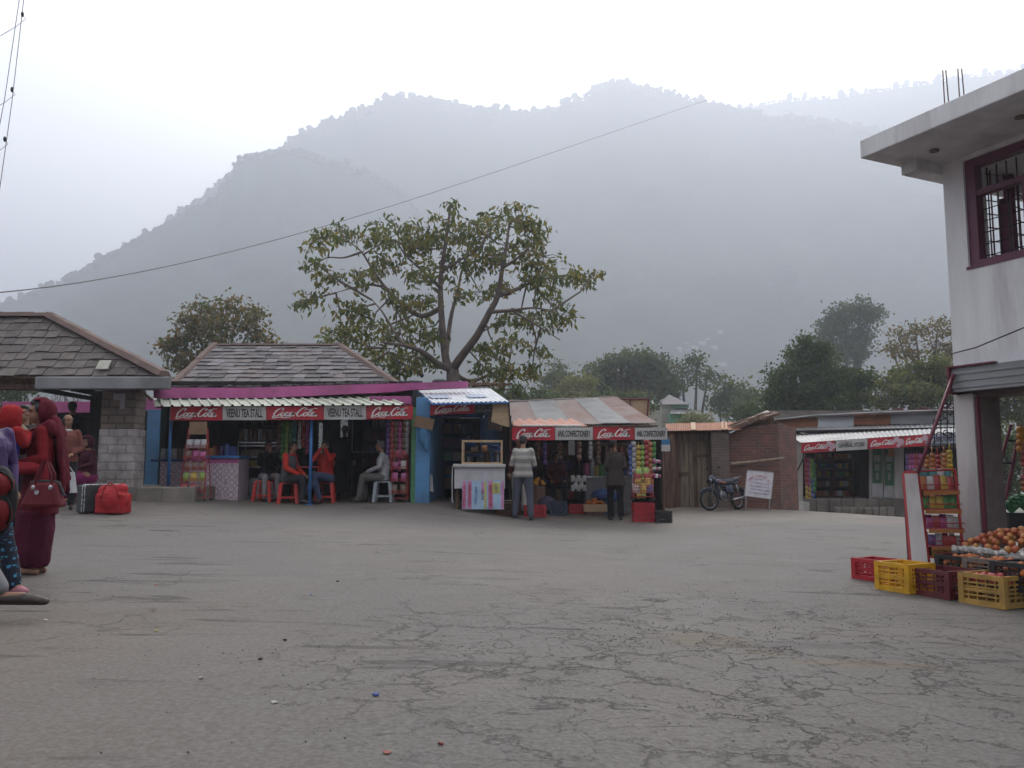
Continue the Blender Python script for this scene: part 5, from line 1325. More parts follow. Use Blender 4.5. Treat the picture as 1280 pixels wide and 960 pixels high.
# fruit
m_red_ap=mat('red apple skin',(.30,.03,.022),rough=.35,c2=(.42,.20,.05),scale=9,bump=0); m_pinkf=mat('pinkish fruit skin',(.42,.07,.07),rough=.45,var=.3)
def pile(c,m,r,n,su,sv,hh,name,label,group,seed):
    rr=random.Random(seed); mb=MB(); mb.ell((0,0,0),(r,r,r*.9),12,8); mb.tube([(0,0,r*.85),(0,0,r*1.1)],r*.06,5); me=mb.mesh(name,m); me.shade_smooth()
    # packed layers
    placed=[]; tries=0
    while len(placed)<n and tries<n*60:
        tries+=1
        u=rr.uniform(-su,su); v=rr.uniform(-sv,sv); lay=0
        z=hh*(1-max(abs(u)/su,abs(v)/sv)**2)+ (rr.random()*r*.5)
        if all((u-a)**2+(v-b)**2+(z-c_)**2>(1.75*r)**2 for a,b,c_ in placed): placed.append((u,v,z))
    for u,v,z in placed:
        o=bpy.data.objects.new(name,me); COL.objects.link(o); o.location=Vector(c)+U*u+V*v+Vector((0,0,z)); o.rotation_euler=(rr.random()*6,rr.random()*6,0); o.scale=(rr.uniform(.82,1.12),)*3; tag(o,label,'fruit',group)
L=c3.location; pile(L+Vector((0,0,.20))-U*.0,m_pinkf,.034,52,.17,.23,.05,'pink_fruit','pinkish fruit filling the ochre front crate','fruit in the ochre crate',2)
L=c4.location; pile(L+Vector((0,0,.15)),m_or,.034,40,.22,.15,.07,'orange_fruit','small orange in the black tilted crate','oranges in the black crate',3)
L=c5.location; pile(L+Vector((0,0,.15)),m_or,.034,40,.22,.15,.07,'orange_fruit','small orange in the grey brown crate','oranges in the grey brown crate',4)
L=c6.location; pile(L+Vector((0,0,.15)),m_or,.034,30,.22,.15,.06,'orange_fruit','small orange in the dark crate at the right picture edge','oranges in the edge crate',5)
# raised apple display
p=P(1262,690,8.3); g=G(p.x,p.y)
tb=empty('display_table',(p.x,p.y,g),'low display bench under the apples behind the orange crates','table',rz=0)
mb=MB(); zt=Z(691,8.3)-.02
def bq(mb,c,lu,lv,z0,z1): 
    q=[c+U*a*lu+V*b*lv for a,b in ((-1,-1),(1,-1),(1,1),(-1,1))]; return mb.hexa([Vector((k.x,k.y,z0)) for k in q],[Vector((k.x,k.y,z1)) for k in q])
cc=Vector((p.x,p.y,0))+U*.25
bq(mb,cc,.62,.34,g+.25,zt); mb.build('tabletop',m_wood,tb)
for a in (-.55,.55):
    for b_ in (-.28,.28): q=MB(); bq(q,cc+U*a+V*b_,.03,.03,g,g+.249); q.build('leg',m_wood2,tb)
r=random.Random(3); mb=MB()
for i in range(60): 
    q=cc+U*r.uniform(-.6,.6)+V*r.uniform(-.36,-.24); mb.ell((q.x,q.y,zt+.02+r.uniform(0,.03)),(.05,.05,.03),7,5,rot=(r.random(),r.random(),r.random()))
mb2=mb; bq(mb,cc,.61,.33,zt+.001,zt+.03); o=mb.build('paper_lining',m_white); tag(o,'crumpled white paper lining under the apples','paper')
pile(cc+Vector((0,0,zt+.07)),m_red_ap,.037,125,.55,.30,.18,'apple','red and yellow apple piled on the white paper','apples on the display bench',6)
# ladder-like metal frame and hanging goods seen through the shop
lf=empty('metal_frame',P(1255,600,9.6),'leaning dark metal ladder frame seen inside the corner shop','frame')
mb=MB(); mb.tube([P(1264,531,9.6),P(1247,590,9.6)],.018,6); mb.tube([P(1276,531,9.6),P(1252,650,9.6)],.022,6); mb.build('rail',m_maroon,lf)
for y,a,b in ((551,1258,1272),(579,1250,1266)): q=MB(); q.tube([P(a,y,9.6),P(b,y,9.6)],.014,6); q.build('rung',m_dark,lf)
mb=MB()
for k in range(7): mb.ell(P(1276+(k%2)*3,537+k*4,9.2),(.05,.05,.04),8,6)
o=mb.build('marigold_garland',m_mar,smooth=True); tag(o,'orange marigold garland hanging at the right picture edge','garland')
for k,(y,cc_) in enumerate(((562,'red'),(570,'red'),(594,'red'),(600,'orange'))): strip(P(1279,y,8.9),2,.07,.06,cc_,'%s packet strip at the right edge inside the corner shop, %s'%(cc_,['highest','second highest','third','lowest'][k]))
for k,(px,py) in enumerate(((1270,632),(1276,629),(1281,634),(1265,637))):
    mb=MB(); 
    for j in range(14): 
        a=j*.9; mb.tube([P(px,py+4,9.0),P(px,py,9.0)+Vector((.07*math.cos(a),.07*math.sin(a),.05+.02*(j%3)))],[.012,.022],5)
    o=mb.build('leafy_vegetable',m_green); tag(o,'bunch of green leaves behind the apples','vegetable','green leaf bunches')
mb=MB(); fb(mb,1262,641,1284,662,9.1,.3); o=mb.build('vegetable_box',m_dark); tag(o,'dark box holding the green leaf bunches','box')
# white leaning panel with red edges
wp=empty('white_board',onground(1152,716,8.35),'white board with red edges leaning by the snack shelves','panel')
q0=[P(1141,703,8.25),P(1162,703,8.25),P(1146.5,592,8.6),P(1130.5,592,8.6)]
q0[0].z=G(q0[0].x,8.25)+.02; q0[1].z=G(q0[1].x,8.25)+.02
off=Vector((.02,.05,0)); mb=MB(); mb.hexa([p+off for p in q0],q0); mb.build('board',m_wwall2,wp)
mb=MB(); 
for a,b in ((0,3),(1,2),(2,3)): mb.tube([q0[a]+Vector((0,.02,0)),q0[b]+Vector((0,.02,0))],.016,6)
mb.build('edge_frame',m_rackred,wp)
mb=MB(); mb.tube([P(1130,594,8.7),onground(1137,700,8.7)],.018,6); mb.tube([P(1134,605,8.8),onground(1143,700,8.8)],.014,6); mb.build('rear_leg',m_maroon,wp)
# tall snack shelves between the panel and the pillar
sr=empty('snack_shelf',onground(1180,712,8.9),'tall red snack shelf loaded with bright packets between the white panel and white pillar','shelf')
dS=8.75
mb=MB(); 
for px0,px1 in ((1147,1163),(1194,1206)): mb.tube([P(px0,588,dS),onground(px1,704,dS)],.014,6); mb.tube([P(px0,588,dS+.35),onground(px1,704,dS+.35)],.012,6)
mb.tube([P(1130,590,dS),P(1194,587,dS)],.012,6); mb.build('frame',m_rackred,sr)
rows=[(612,1152,1198,.20,('red','orange','white','red','yellow')),(636,1154,1199,.18,('green','lime','green','yellow')),(660,1157,1201,.17,('magenta','red','white','magenta')),(682,1159,1203,.16,('blue','purple','red','silver')),(697,1162,1204,.12,('brown','yellow'))]
r=random.Random(21); nmz=['top','second','third','fourth','lowest']
for k,(y,a,b,h,cc_) in enumerate(rows):
    z=Z(y,dS); xa=X(a,dS); xb=X(b,dS); q=MB(); q.lohi((xa,dS,z-.012),(xb,dS+.32,z)); 
    q.tube([(xa,dS-.02,z+.05),(xb,dS-.02,z+.05)],.006,5); q.build('shelf',m_rackred,sr)
    q=MB(); q.lohi((xa,dS-.012,z-.05),(xb,dS-.002,z-.013)); q.build('price_strip',W_('orange strip',(.40,.16,.04)),sr)
    for row in range(2):
        x=xa+.04
        while x<xb-.03:
            c_=cc_[r.randrange(len(cc_))]; packet((x,dS+.05+.14*row,z+.002),.075,h*r.uniform(.6,.8),c_,'%s snack packet on the %s shelf beside the white pillar'%(c_,nmz[k]),'packets on the tall snack shelf',rz=r.uniform(-.3,.3),rx=-.1); x+=.072
for k,(y,cc_) in enumerate(((588,('teal','white','silver')),)):
    x=X(1150,dS+.1)
    while x<X(1193,dS+.1): c_=cc_[r.randrange(3)]; packet((x,dS+.15,Z(604,dS)),.09,.15,c_,'%s pouch standing above the top snack shelf'%c_,'pouches above the top snack shelf',rz=r.uniform(-.4,.4)); x+=.08
# folding grille with scrolls and the leaning maroon pole
fg=empty('iron_grille',P(1180,520,9.3),'dark ornamental iron grille behind the snack shelf','grille')
dG=9.4; mb=MB()
for px in (1168,1176,1184,1192): mb.tube([P(px,472+(1192-px)*2.2,dG),P(px,560,dG)],.006,5)
for y in (505,530,555): mb.tube([P(1192-(y-470)*.42,y,dG),P(1195,y,dG)],.006,5)
mb.build('bars',m_dark,fg)
mb=MB()
for (px,py,s) in ((1176,528,1),(1188,520,1),(1188,505,-1),(1180,545,1),(1189,540,-1)):
    c=P(px,py,dG)
    for sg_ in (-1,1):
        pts=[]
        for i in range(16):
            a=i/15*5.2; rr_=.055*(1-i/20); pts.append(c+Vector((sg_*(.055-rr_*math.cos(a)),0,s*rr_*math.sin(a))))
        mb.tube(pts,.006,4)
mb.build('scroll',m_dark,fg)
mb=MB(); mb.tube([P(1192,468,8.9),P(1147,592,8.65)],.020,7); o=mb.build('leaning_pole',m_maroon,smooth=True); tag(o,'maroon pole leaning from the shutter down to the white panel','pole')
for k,(px,py,cc_,n) in enumerate(((1158,568,'orange',4),(1165,566,'orange',4),(1172,568,'red',3),(1180,566,'orange',3),(1187,562,'yellow',5))):
    strip(P(px,py,9.0),n,.055,.05,cc_,'%s sachet strip over the snack shelf, %s from the leaning pole'%(cc_,['nearest','second','third','fourth','farthest'][k]))
# ================================================================ BUS SHELTER (left)
DP=16.6
bsx=empty('bus_shelter',(X(60,DP),DP+1,PLAT),'roadside shelter with brown slate hip roof on a thick stone pillar','shelter')
eR=P(206,470.5,16.0); zt=eR.z; eL=Vector((-20,16.0,zt)); rR=P(63,396,17.3); zr=rR.z; rL=Vector((-15,17.3,zr)); bR=Vector((P(200,480,18.5).x,18.5,zt)); bL=Vector((-20,18.5,zt))
mb=MB(); slate_roof(mb,eL,eR,rL,rR,8,.29,seed=14,th=.03); slate_roof(mb,bR,bL,rR,rL,8,.29,seed=15); slate_roof(mb,eR,bR,rR,rR,8,.29,seed=16)
rf=mb.build('roof',S_brown,bsx)
mb=MB(); q=P(124,467.5,16.0); n=(rR-eR)
p=eL.lerp(rL,.06); nr=(eR-eL).cross(rL-eL).normalized(); nr=nr if nr.z>0 else -nr
c=P(128,463.5,16.05)+nr*.055; up=(rL-eL); up=(up-Vector((1,0,0))*up.x).normalized()
mb.add([c+Vector((-.12,0,0)),c+Vector((.12,0,0)),c+Vector((.10,0,0))+up*.26,c+Vector((-.13,0,0))+up*.26],[(0,1,2,3)]); s=mb.build('pale_slate',W_('pale slate',(.44,.43,.36)),rf); md=s.modifiers.new('t','SOLIDIFY'); md.thickness=.02
mb=MB(); dz=Vector((0,0,-.03)); mb.add([eL+dz,eR+dz,rR+dz,rL+dz,bL+dz,bR+dz],[(0,1,2,3),(5,4,3,2),(1,5,2)]); mb.build('roof_deck',m_wood2,rf)
mb=MB(); ridge(mb,rL,rR,.13,.09,16,seed=3); ridge(mb,rR,eR,.17,.10,9,seed=4); ridge(mb,rR,bR,.15,.1,9,seed=5); mb.build('ridge_cap',m_ridge,rf)
mb=MB()
mb.lohi((X(38,15.9),15.85,Z(486.5,15.9)),(X(207,15.9),16.0,Z(471,15.9))); mb.build('gutter',m_galv,bsx,smooth=False,bevel=.02)
mb=MB(); mb.lohi((-20,16.3,Z(486,16.3)),(X(38,16.3),16.4,Z(480,16.3))); mb.build('eave_beam',m_wood2,bsx)
for px in (40,84): mb=MB(); mb.lohi((X(px,16.2),16.15,Z(489.5,16.2)),(X(px+6,16.2),18.4,Z(484,16.2))); mb.build('rafter_end',m_dark,bsx)
mb=MB(); mb.tube([P(174,487,16.6),P(190,500,16.9)],.03,6); mb.build('brace',m_wood2,bsx)
x0,x1=X(122,DP),X(174,DP); zs=Z(536,DP)
pl_=MB(); pl_.lohi((x0,DP,zs),(x1-.12,DP+.45,Z(486,DP))); pr=pl_.build('pillar',m_stone_top,bsx,bevel=.02)
q=MB(); q.lohi((x0-.012,DP-.02,PLAT-.05),(x1-.105,DP+.47,zs-.003)); q.build('limewashed_base',m_stone_low,pr,bevel=.025)
q=MB(); q.lohi((X(137,DP),DP-.01,Z(500,DP)),(X(152,DP),DP-.003,Z(492,DP))); q.lohi((X(146,DP),DP-.01,Z(511,DP)),(X(152,DP),DP-.003,Z(500.2,DP))); q.build('poster',W_('torn lilac paper',(.42,.38,.44)),pr)
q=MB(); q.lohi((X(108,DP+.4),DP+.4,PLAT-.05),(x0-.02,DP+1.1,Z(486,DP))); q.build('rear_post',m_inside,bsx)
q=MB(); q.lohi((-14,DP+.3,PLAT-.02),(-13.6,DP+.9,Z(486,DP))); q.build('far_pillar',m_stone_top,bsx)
# pink banded shop behind the shelter
db=20.8
pk=empty('pink_band_shop',(X(100,db),db,.5),'dark shop with a pink fascia band behind the shelter','shop')
mb=MB(); mb.lohi((-18,db,Z(515.5,db)),(X(112,db),db+.15,Z(502,db))); mb.lohi((X(168,db),db,Z(513,db)),(X(197,db),db+.15,Z(498,db))); mb.build('pink_band',m_pink,pk)
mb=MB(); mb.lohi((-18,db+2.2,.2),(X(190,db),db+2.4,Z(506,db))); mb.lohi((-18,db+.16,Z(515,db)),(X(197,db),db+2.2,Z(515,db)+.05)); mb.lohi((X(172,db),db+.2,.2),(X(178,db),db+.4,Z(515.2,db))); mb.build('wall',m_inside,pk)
mb=MB(); mb.lohi((X(181,db-.6),db-.6,.3),(X(197,db-.6),db-.35,Z(512,db-.6))); mb.build('blue_pillar',m_blue,pk)
mb=MB(); mb.lohi((X(198,19),19.0,.3),(X(207,19),19.1,Z(509,19))); mb.build('green_door_board',W_('dark green boards',(.03,.06,.045)),pk)
# ================================================================ TREES
def leafmats(n,cs):
    out=[]
    for i,c in enumerate(cs):
        m=mat('%s leaf %d'%(n,i),c,rough=.6,var=.3,scale=3,bump=0,spec=.3); nt=m.node_tree; b=nt.nodes['Principled BSDF']
        t=nt.nodes.new('ShaderNodeBsdfTranslucent'); src=b.inputs['Base Color'].links[0].from_socket
        nt.links.new(mixc(nt,.5,src,tuple(min(1,k*f) for k,f in zip(c,(1.7,1.8,.8)))),t.inputs['Color'])
        mx=nt.nodes.new('ShaderNodeMixShader'); mx.inputs[0].default_value=.45; nt.links.new(b.outputs[0],mx.inputs[1]); nt.links.new(t.outputs[0],mx.inputs[2])
        nt.links.new(mx.outputs[0],nt.nodes['Material Output'].inputs['Surface']); out.append(m)
    return out
def crown(pts, size, mats, parent, seed, name='crown', per=12, spread=.35, droop=.5, elong=2.2):
    """leaves as small bent quads scattered round the clump points"""
    r=np.random.default_rng(seed); pts=np.asarray(pts); N=len(pts)*per
    c=np.repeat(pts,per,0)+r.normal(size=(N,3))*spread*np.array([1,1,.7])
    d=r.normal(size=(N,3)); d[:,2]-=droop*1.6; d/=np.linalg.norm(d,axis=1)[:,None]
    s=np.cross(d,r.normal(size=(N,3))); s/=np.linalg.norm(s,axis=1)[:,None]; up=np.cross(d,s)
    L=size*r.uniform(.6,1.3,N)[:,None]; w=L/elong
    a=c; b=c+d*L*.45+s*w*.5+up*L*.06; e=c+d*L; f=c+d*L*.45-s*w*.5+up*L*.06
    V=np.stack([a,b,e,f],1).reshape(-1,3); Fc=np.arange(N*4).reshape(N,4)
    me=bpy.data.meshes.new(name); me.from_pydata(V.tolist(),[],Fc.tolist())
    for m in mats: me.materials.append(m)
    grp=np.repeat(r.integers(0,len(mats),len(pts)),per); rnd=r.random(N)<.35; grp[rnd]=r.integers(0,len(mats),rnd.sum())
    me.polygons.foreach_set('material_index',grp.astype(np.int32))
    o=bpy.data.objects.new(name,me); COL.objects.link(o)
    if parent is not None: o.parent=parent; me.transform(parent_world(parent).inverted())
    return o
m_bark=W_('grey bark',(.16,.125,.105),rough=.9,c2=(.10,.08,.07),scale=4,bump=.6,bscale=18)
m_bark2=W_('dark bark',(.06,.05,.042),rough=.9,bump=.5)
LM_big=leafmats('silk cotton',[(.12,.14,.055),(.09,.115,.05),(.17,.17,.065),(.075,.095,.045),(.21,.17,.065)])
LM_mid=leafmats('mid green',[(.085,.11,.05),(.065,.085,.042),(.12,.135,.06)])
LM_dark=leafmats('dark green',[(.06,.09,.035),(.045,.07,.03),(.09,.12,.045)])
LM_dry=leafmats('dry brown',[(.16,.13,.07),(.11,.10,.055),(.21,.15,.08)])
LM_yel=leafmats('yellow green',[(.17,.18,.065),(.12,.14,.05),(.20,.175,.07)])
def big_tree():
    D=27.0; base=P(567,478,D); base.z=-1.0
    t=empty('silk_cotton_tree',(base.x,D,-1.0),'tall spreading tree with bare grey limbs and drooping leaves behind the stalls','tree')
    r=random.Random(17); rr=np.random.default_rng(5)
    fork=P(566,462,D); pts=[]
    tr=MB(); tr.tube([Vector((X(566,D),D,-1.1)),P(566,500,D),fork],[.27,.23,.21],10)
    limbs=[ # traced limbs: (px,py,depth offset), radius start
     ([(566,462,0),(558,452,0),(554,420,.1),(551,380,.2),(551,345,.3),(556,310,.2),(561,275,.2),(563,255,.2)],.15),
     ([(566,462,0),(575,448,-.3),(596,420,-.8),(612,390,-1.2),(622,370,-1.4),(628,335,-1.6),(634,300,-1.6),(637,275,-1.5)],.155),
     ([(566,462,0),(548,455,-.4),(528,440,-1),(505,432,-1.5),(478,428,-2)],.14),
     ([(551,385,.2),(528,395,.6),(505,382,.8),(482,360,1.1),(465,335,1.3),(452,315,1.4),(440,305,1.4)],.10),
     ([(478,358,1.1),(460,356,.9),(440,360,.7),(420,366,.6)],.05),
     ([(452,315,1.4),(430,322,1.2),(410,322,1),(392,330,1)],.045),
     ([(566,462,0),(572,470,.8),(590,476,1.5),(620,465,2.3),(640,455,3)],.12),
     ([(612,390,-1.2),(640,388,-1.6),(665,385,-2),(690,388,-2.4)],.07),
     ([(622,370,-1.4),(645,362,-.6),(668,352,0),(700,345,.5),(735,342,.9)],.08),
     ([(628,335,-1.6),(650,320,-1.9),(670,300,-2.2)],.06),
     ([(556,460,0),(563,400,1),(572,365,1.6),(578,335,2),(590,300,2.2)],.09),
     ([(551,360,.2),(530,340,-.3),(508,320,-.8),(495,300,-1.1)],.07),
     ([(551,340,.3),(575,325,.0),(600,310,-.3),(612,285,-.5)],.06),
     ([(505,432,-1.5),(490,410,-1.3),(478,390,-1.1),(465,375,-1)],.06),
     ([(528,470,-.5),(515,460,-.9),(495,450,-1.3),(480,435,-1.5)],.07),
     ([(575,448,-.3),(585,430,.4),(600,415,1.0)],.05),
     ([(640,388,-1.6),(660,400,-1.8),(680,412,-2),(700,425,-2.1)],.05),
    ]
    lm=[]
    for pl,r0 in limbs:
        q=_cr([(a,b,c) for a,b,c in pl],5); v=[P(p[0],p[1],D+p[2]) for p in q]; n=len(v)
        rad=[max(r0*(1-.82*i/(n-1)),.015) for i in range(n)]
        (tr if r0>.16 else tr).tube(v,rad,8)
        for i in range(n):
            f=i/(n-1)
            if f>.35: lm.append((v[i],f,rad[i]))
    tb=tr.build('trunk',m_bark,t,smooth=True)
    # leaf pads: photographed crown outline filled round branch tips
    pads=[(385,375,20,12),(400,300,22,14),(415,345,22,10),(430,290,26,14),(395,330,14,10),(440,385,26,16),(425,415,24,14),(455,345,22,12),(470,300,28,20),(500,290,30,20),(480,330,22,14),(520,310,30,22),(545,290,30,22),(575,300,26,22),(563,258,9,8),(565,275,10,10),(600,290,26,20),(625,275,22,18),(650,270,22,16),(665,290,24,20),(640,310,28,22),(610,325,26,18),(570,335,26,18),(530,345,24,14),(680,320,22,16),(695,345,26,14),(720,350,24,10),(742,342,9,5),(660,345,22,14),(690,375,26,14),(675,400,26,14),(700,395,18,14),(650,395,20,12),(625,400,14,10),(490,370,20,10),(510,385,20,12),(530,375,16,12),(465,410,24,16),(500,415,24,16),(530,410,20,16),(440,425,28,14),(480,435,26,14),(515,445,24,14),(420,435,18,10),(460,455,26,14),(495,462,24,12),(545,425,14,14),(535,455,16,10),(600,440,14,10),(620,435,18,10),(640,425,20,12),(610,465,24,14),(640,462,24,12),(665,462,18,10),(600,490,26,14),(630,488,24,12),(670,440,14,8),(625,360,20,8),(600,365,14,10),(575,370,12,10)]
    twig=MB(); tips=[v for v,f,_ in lm]
    for (px,py,a,b) in pads:
        n=int(a*b/26)+3; dz=rr.normal()*.9
        c0=P(px,py,D+dz)
        j=min(range(len(tips)),key=lambda k:(tips[k]-c0).length); anc=tips[j]
        mid=anc.lerp(c0,.5)+Vector((rr.normal()*.12,rr.normal()*.2,-.05)); twig.tube([anc,mid,c0],[.035,.026,.014],5)
        for k in range(n):
            th=rr.random()*6.28; q=rr.random()**.55
            p=P(px+a*q*math.cos(th),py+b*q*math.sin(th),D+dz+rr.normal()*.55); pts.append(p)
            if k%3==0: twig.tube([c0,c0.lerp(p,.5)+Vector((0,0,.05)),p],[.014,.010,.006],4)
    twig.build('branch',m_bark,t)
    crown([tuple(p) for p in pts],.23,LM_big,t,3,per=10,spread=.12,droop=.75,elong=2.3)
big_tree()
_dg=bpy.context.evaluated_depsgraph_get(); _dg.update()
_hills=[o for o in scene.objects if o.name.startswith('hill_') and 'forest' not in o.name]
def hill_hit(px,py):
    o=Vector((0,0,CAMZ)); d=(P(px,py,10)-o).normalized(); best=None
    for h in _hills:
        ok,loc,n,i=h.ray_cast(o,d)
        if ok and (best is None or loc.y<best.y): best=loc
    return best if best is not None else P(px,py,500)
V3=Vector
def tree(name,label,px,pyb,D,lobes,mats,size,dens=1,seed=1,group=None,trunk=True,per=9,droop=.2,bark=None,spread=None,z0=None,cat='tree',elong=1.6,stems=5):
    """lobes: (px,py,rx,ry) in photo pixels at distance D, each an uneven mass of leaves round limbs"""
    r=np.random.default_rng(seed); b=P(px,pyb,D); zb=G(b.x,D) if z0 is None else z0
    t=empty(name,(b.x,D,zb),label,cat,group); s=D/F; pts=[]; tk=MB()
    fork=Vector((b.x,D,zb+(b.z-zb)*.6 if b.z>zb else b.z)); topz=max(P(l[0],l[1],D).z for l in lobes)
    r0=max(.06,(topz-zb)*.018)
    root=Vector((b.x,D,zb-.3)); hub=Vector((b.x,D,min(b.z,zb+.5*(topz-zb))))
    if hub.z<zb+.3: hub.z=zb+.3
    tk.tube([root,hub],[r0*1.3,r0],8)
    for (lx,ly,rx,ry) in lobes:
        c=P(lx,ly,D); dy=r.normal()*rx*s*.5; c.y+=dy
        mid=hub.lerp(c,.5)+Vector((r.normal()*.1*rx*s,r.normal()*.1*rx*s,.1*ry*s)); tk.tube([hub,mid,c],[r0*.7,r0*.45,r0*.15],6)
        n=int(max(12,rx*ry*.10*dens))
        for k in range(n):
            v=r.normal(size=3); v/=np.linalg.norm(v); q=r.uniform(.55,1.08)*(1+.16*math.sin(3*v[0]+5*v[2]+seed))
            p=np.array(c)+v*q*np.array([rx*s,rx*s*.9,ry*s])
            pts.append(p)
            if k%6==0: tk.tube([c,Vector(p)],[r0*.16,r0*.05],4)
    tk.build('trunk',bark or m_bark2,t,smooth=True)
    crown(pts,size*.56,mats,t,seed,per=int(per*3),spread=spread or size*.62,droop=droop,elong=elong)
    return t
# brown bushy tree at the left
tree('bushy_tree','brownish bushy tree rising behind the left end of the tea stall roof',272,470,40,[(240,400,22,14),(265,388,24,12),(295,388,24,13),(322,402,18,14),(225,425,18,14),(250,420,26,18),(285,415,28,20),(315,425,22,16),(222,450,14,14),(240,455,22,18),(270,450,24,18),(210,432,8,8)],LM_dry+LM_mid[:1],.40,.62,11,per=6,bark=m_bark)
tree('distant_tree','small dim round tree left of the big grey green tree clump',697,500,95,[(697,462,9,12),(690,480,16,14),(705,478,12,12)],LM_mid,.8,1.2,12,'dim trees beyond the stalls')
tree('distant_tree','pale yellowish round tree behind the confectionery roof',722,500,80,[(715,485,18,14),(732,480,14,12),(705,495,14,10),(725,495,20,10)],LM_yel,.7,1.1,13,'dim trees beyond the stalls')
tree('distant_tree','broad grey green tree clump in the middle distance',785,500,85,[(752,465,20,16),(775,452,22,14),(800,450,20,14),(825,455,18,14),(765,482,26,18),(795,480,28,20),(830,480,24,18),(745,485,14,16),(812,468,20,16)],LM_mid,.75,1.0,14,'dim trees beyond the stalls')
tree('distant_tree','bare twiggy dark tree right of the grey green clump',862,500,88,[(850,460,12,10),(870,455,12,12),(885,470,10,10),(845,478,12,12),(868,478,16,14)],LM_dark,.7,.45,15,'dim trees beyond the stalls',per=6)
tree('distant_tree','pale slim tree pair right of the green house',912,520,90,[(905,488,12,16),(925,488,14,14),(938,500,10,14),(898,505,12,14),(920,508,18,14)],LM_mid,.8,.9,16,'dim trees beyond the stalls')
tree('distant_tree','low yellow bush growing before the green house',875,530,70,[(868,522,12,8),(885,526,14,8),(858,530,10,7)],LM_yel,.5,1,17,'dim trees beyond the stalls',cat='bush')
hd=hill_hit(976,372)[1]-3
tree('distant_tree','faint dark tree standing alone high on the hazy slope',976,368,hd,[(976,340,9,9),(968,354,9,10),(984,352,9,10),(976,362,9,7)],[mat('darkened leaf',(.008,.012,.009),bump=0)],2.4,5,18,z0=Z(374,hd)-6)  # leaf colour darkened to make up for the haze in front
tree('evergreen_tree','dark green dense tree standing behind the brick wall',1010,520,48,[(975,478,18,20),(1000,452,18,18),(1020,442,16,16),(1035,465,22,18),(1005,480,28,20),(965,500,20,14),(995,505,28,14),(1040,488,26,18),(1065,475,22,18),(1085,478,14,14),(1070,500,22,16),(1030,508,28,12),(1005,430,9,12)],LM_dark,.42,1.15,19)
tree('tall_tree','tall hazy grey tree rising behind the dark green tree',1055,470,125,[(1055,392,18,12),(1075,385,18,12),(1085,398,14,12),(1040,405,16,12),(1035,420,16,12),(1060,412,24,14),(1080,420,14,10),(1045,440,20,14),(1068,440,18,14),(1025,432,8,8)],LM_dark,1.0,1.0,20)
tree('thin_tree','thin brownish open crowned tree beside the white building',1150,500,55,[(1125,420,18,10),(1150,412,18,10),(1172,408,16,12),(1115,440,16,12),(1145,435,24,12),(1175,430,18,14),(1185,445,14,12),(1200,420,20,20)],LM_dry,.42,.55,21,per=6,bark=m_bark)
tree('leafy_tree','light green bushy tree behind the general store roof',1145,520,46,[(1110,480,20,14),(1135,468,20,14),(1160,462,20,14),(1185,465,18,16),(1105,500,20,12),(1130,495,26,14),(1165,490,28,16),(1195,490,20,16),(1230,480,30,30),(1270,500,30,40)],LM_yel+LM_mid,.40,1.0,22)
for i,(px,py,w) in enumerate(((665,505,14),(690,512,18),(640,500,12),(760,512,14),(935,518,16),(790,508,20),(990,520,18),(750,508,20))):
    tree('hedge_bush','%s'%['dim bush above the left corner of the corrugated roof','dim low bush above the corrugated roof beside the small tree','dim bush behind the white awning of the blue stall','dim bush behind the right half of the corrugated roof','dim bush over the grey lean-to sheet','dim bush under the broad tree clump','dark bush over the brick wall end','dim bush above the middle of the corrugated roof'][i],px,py+20,60,[(px,py-8,w,10),(px+w*.7,py-2,w*.8,9),(px-w*.6,py,w*.8,9)],LM_mid if i%2 else LM_dark,.5,1.1,40+i,'bushes behind the stalls',cat='bush',per=8)['kind']='thing'
# bare twigs seen under the shelter roof
tw=MB(); r=random.Random(8)
for i in range(26):
    px=r.uniform(48,108); a=P(px,512,26); b=P(px+r.uniform(-9,9),r.uniform(493,503),26); c=P(px+r.uniform(-16,16),r.uniform(489,497),26); tw.tube([a,b,c],[.014,.009,.005],4)
o=tw.build('bare_shrub',m_bark); tag(o,'bare twiggy shrub seen above the pink band under the shelter roof','shrub')
tree('valley_tree','dark green tree seen through the gap under the shelter eave',20,520,50,[(12,480,14,8),(30,482,12,8),(20,495,16,8)],LM_dark,.5,1,61)
tree('valley_tree','shadowed green trees seen through the corner shop',1262,620,40,[(1245,570,20,24),(1275,560,20,26),(1300,580,20,24),(1260,600,24,20)],LM_mid,.45,.8,62)
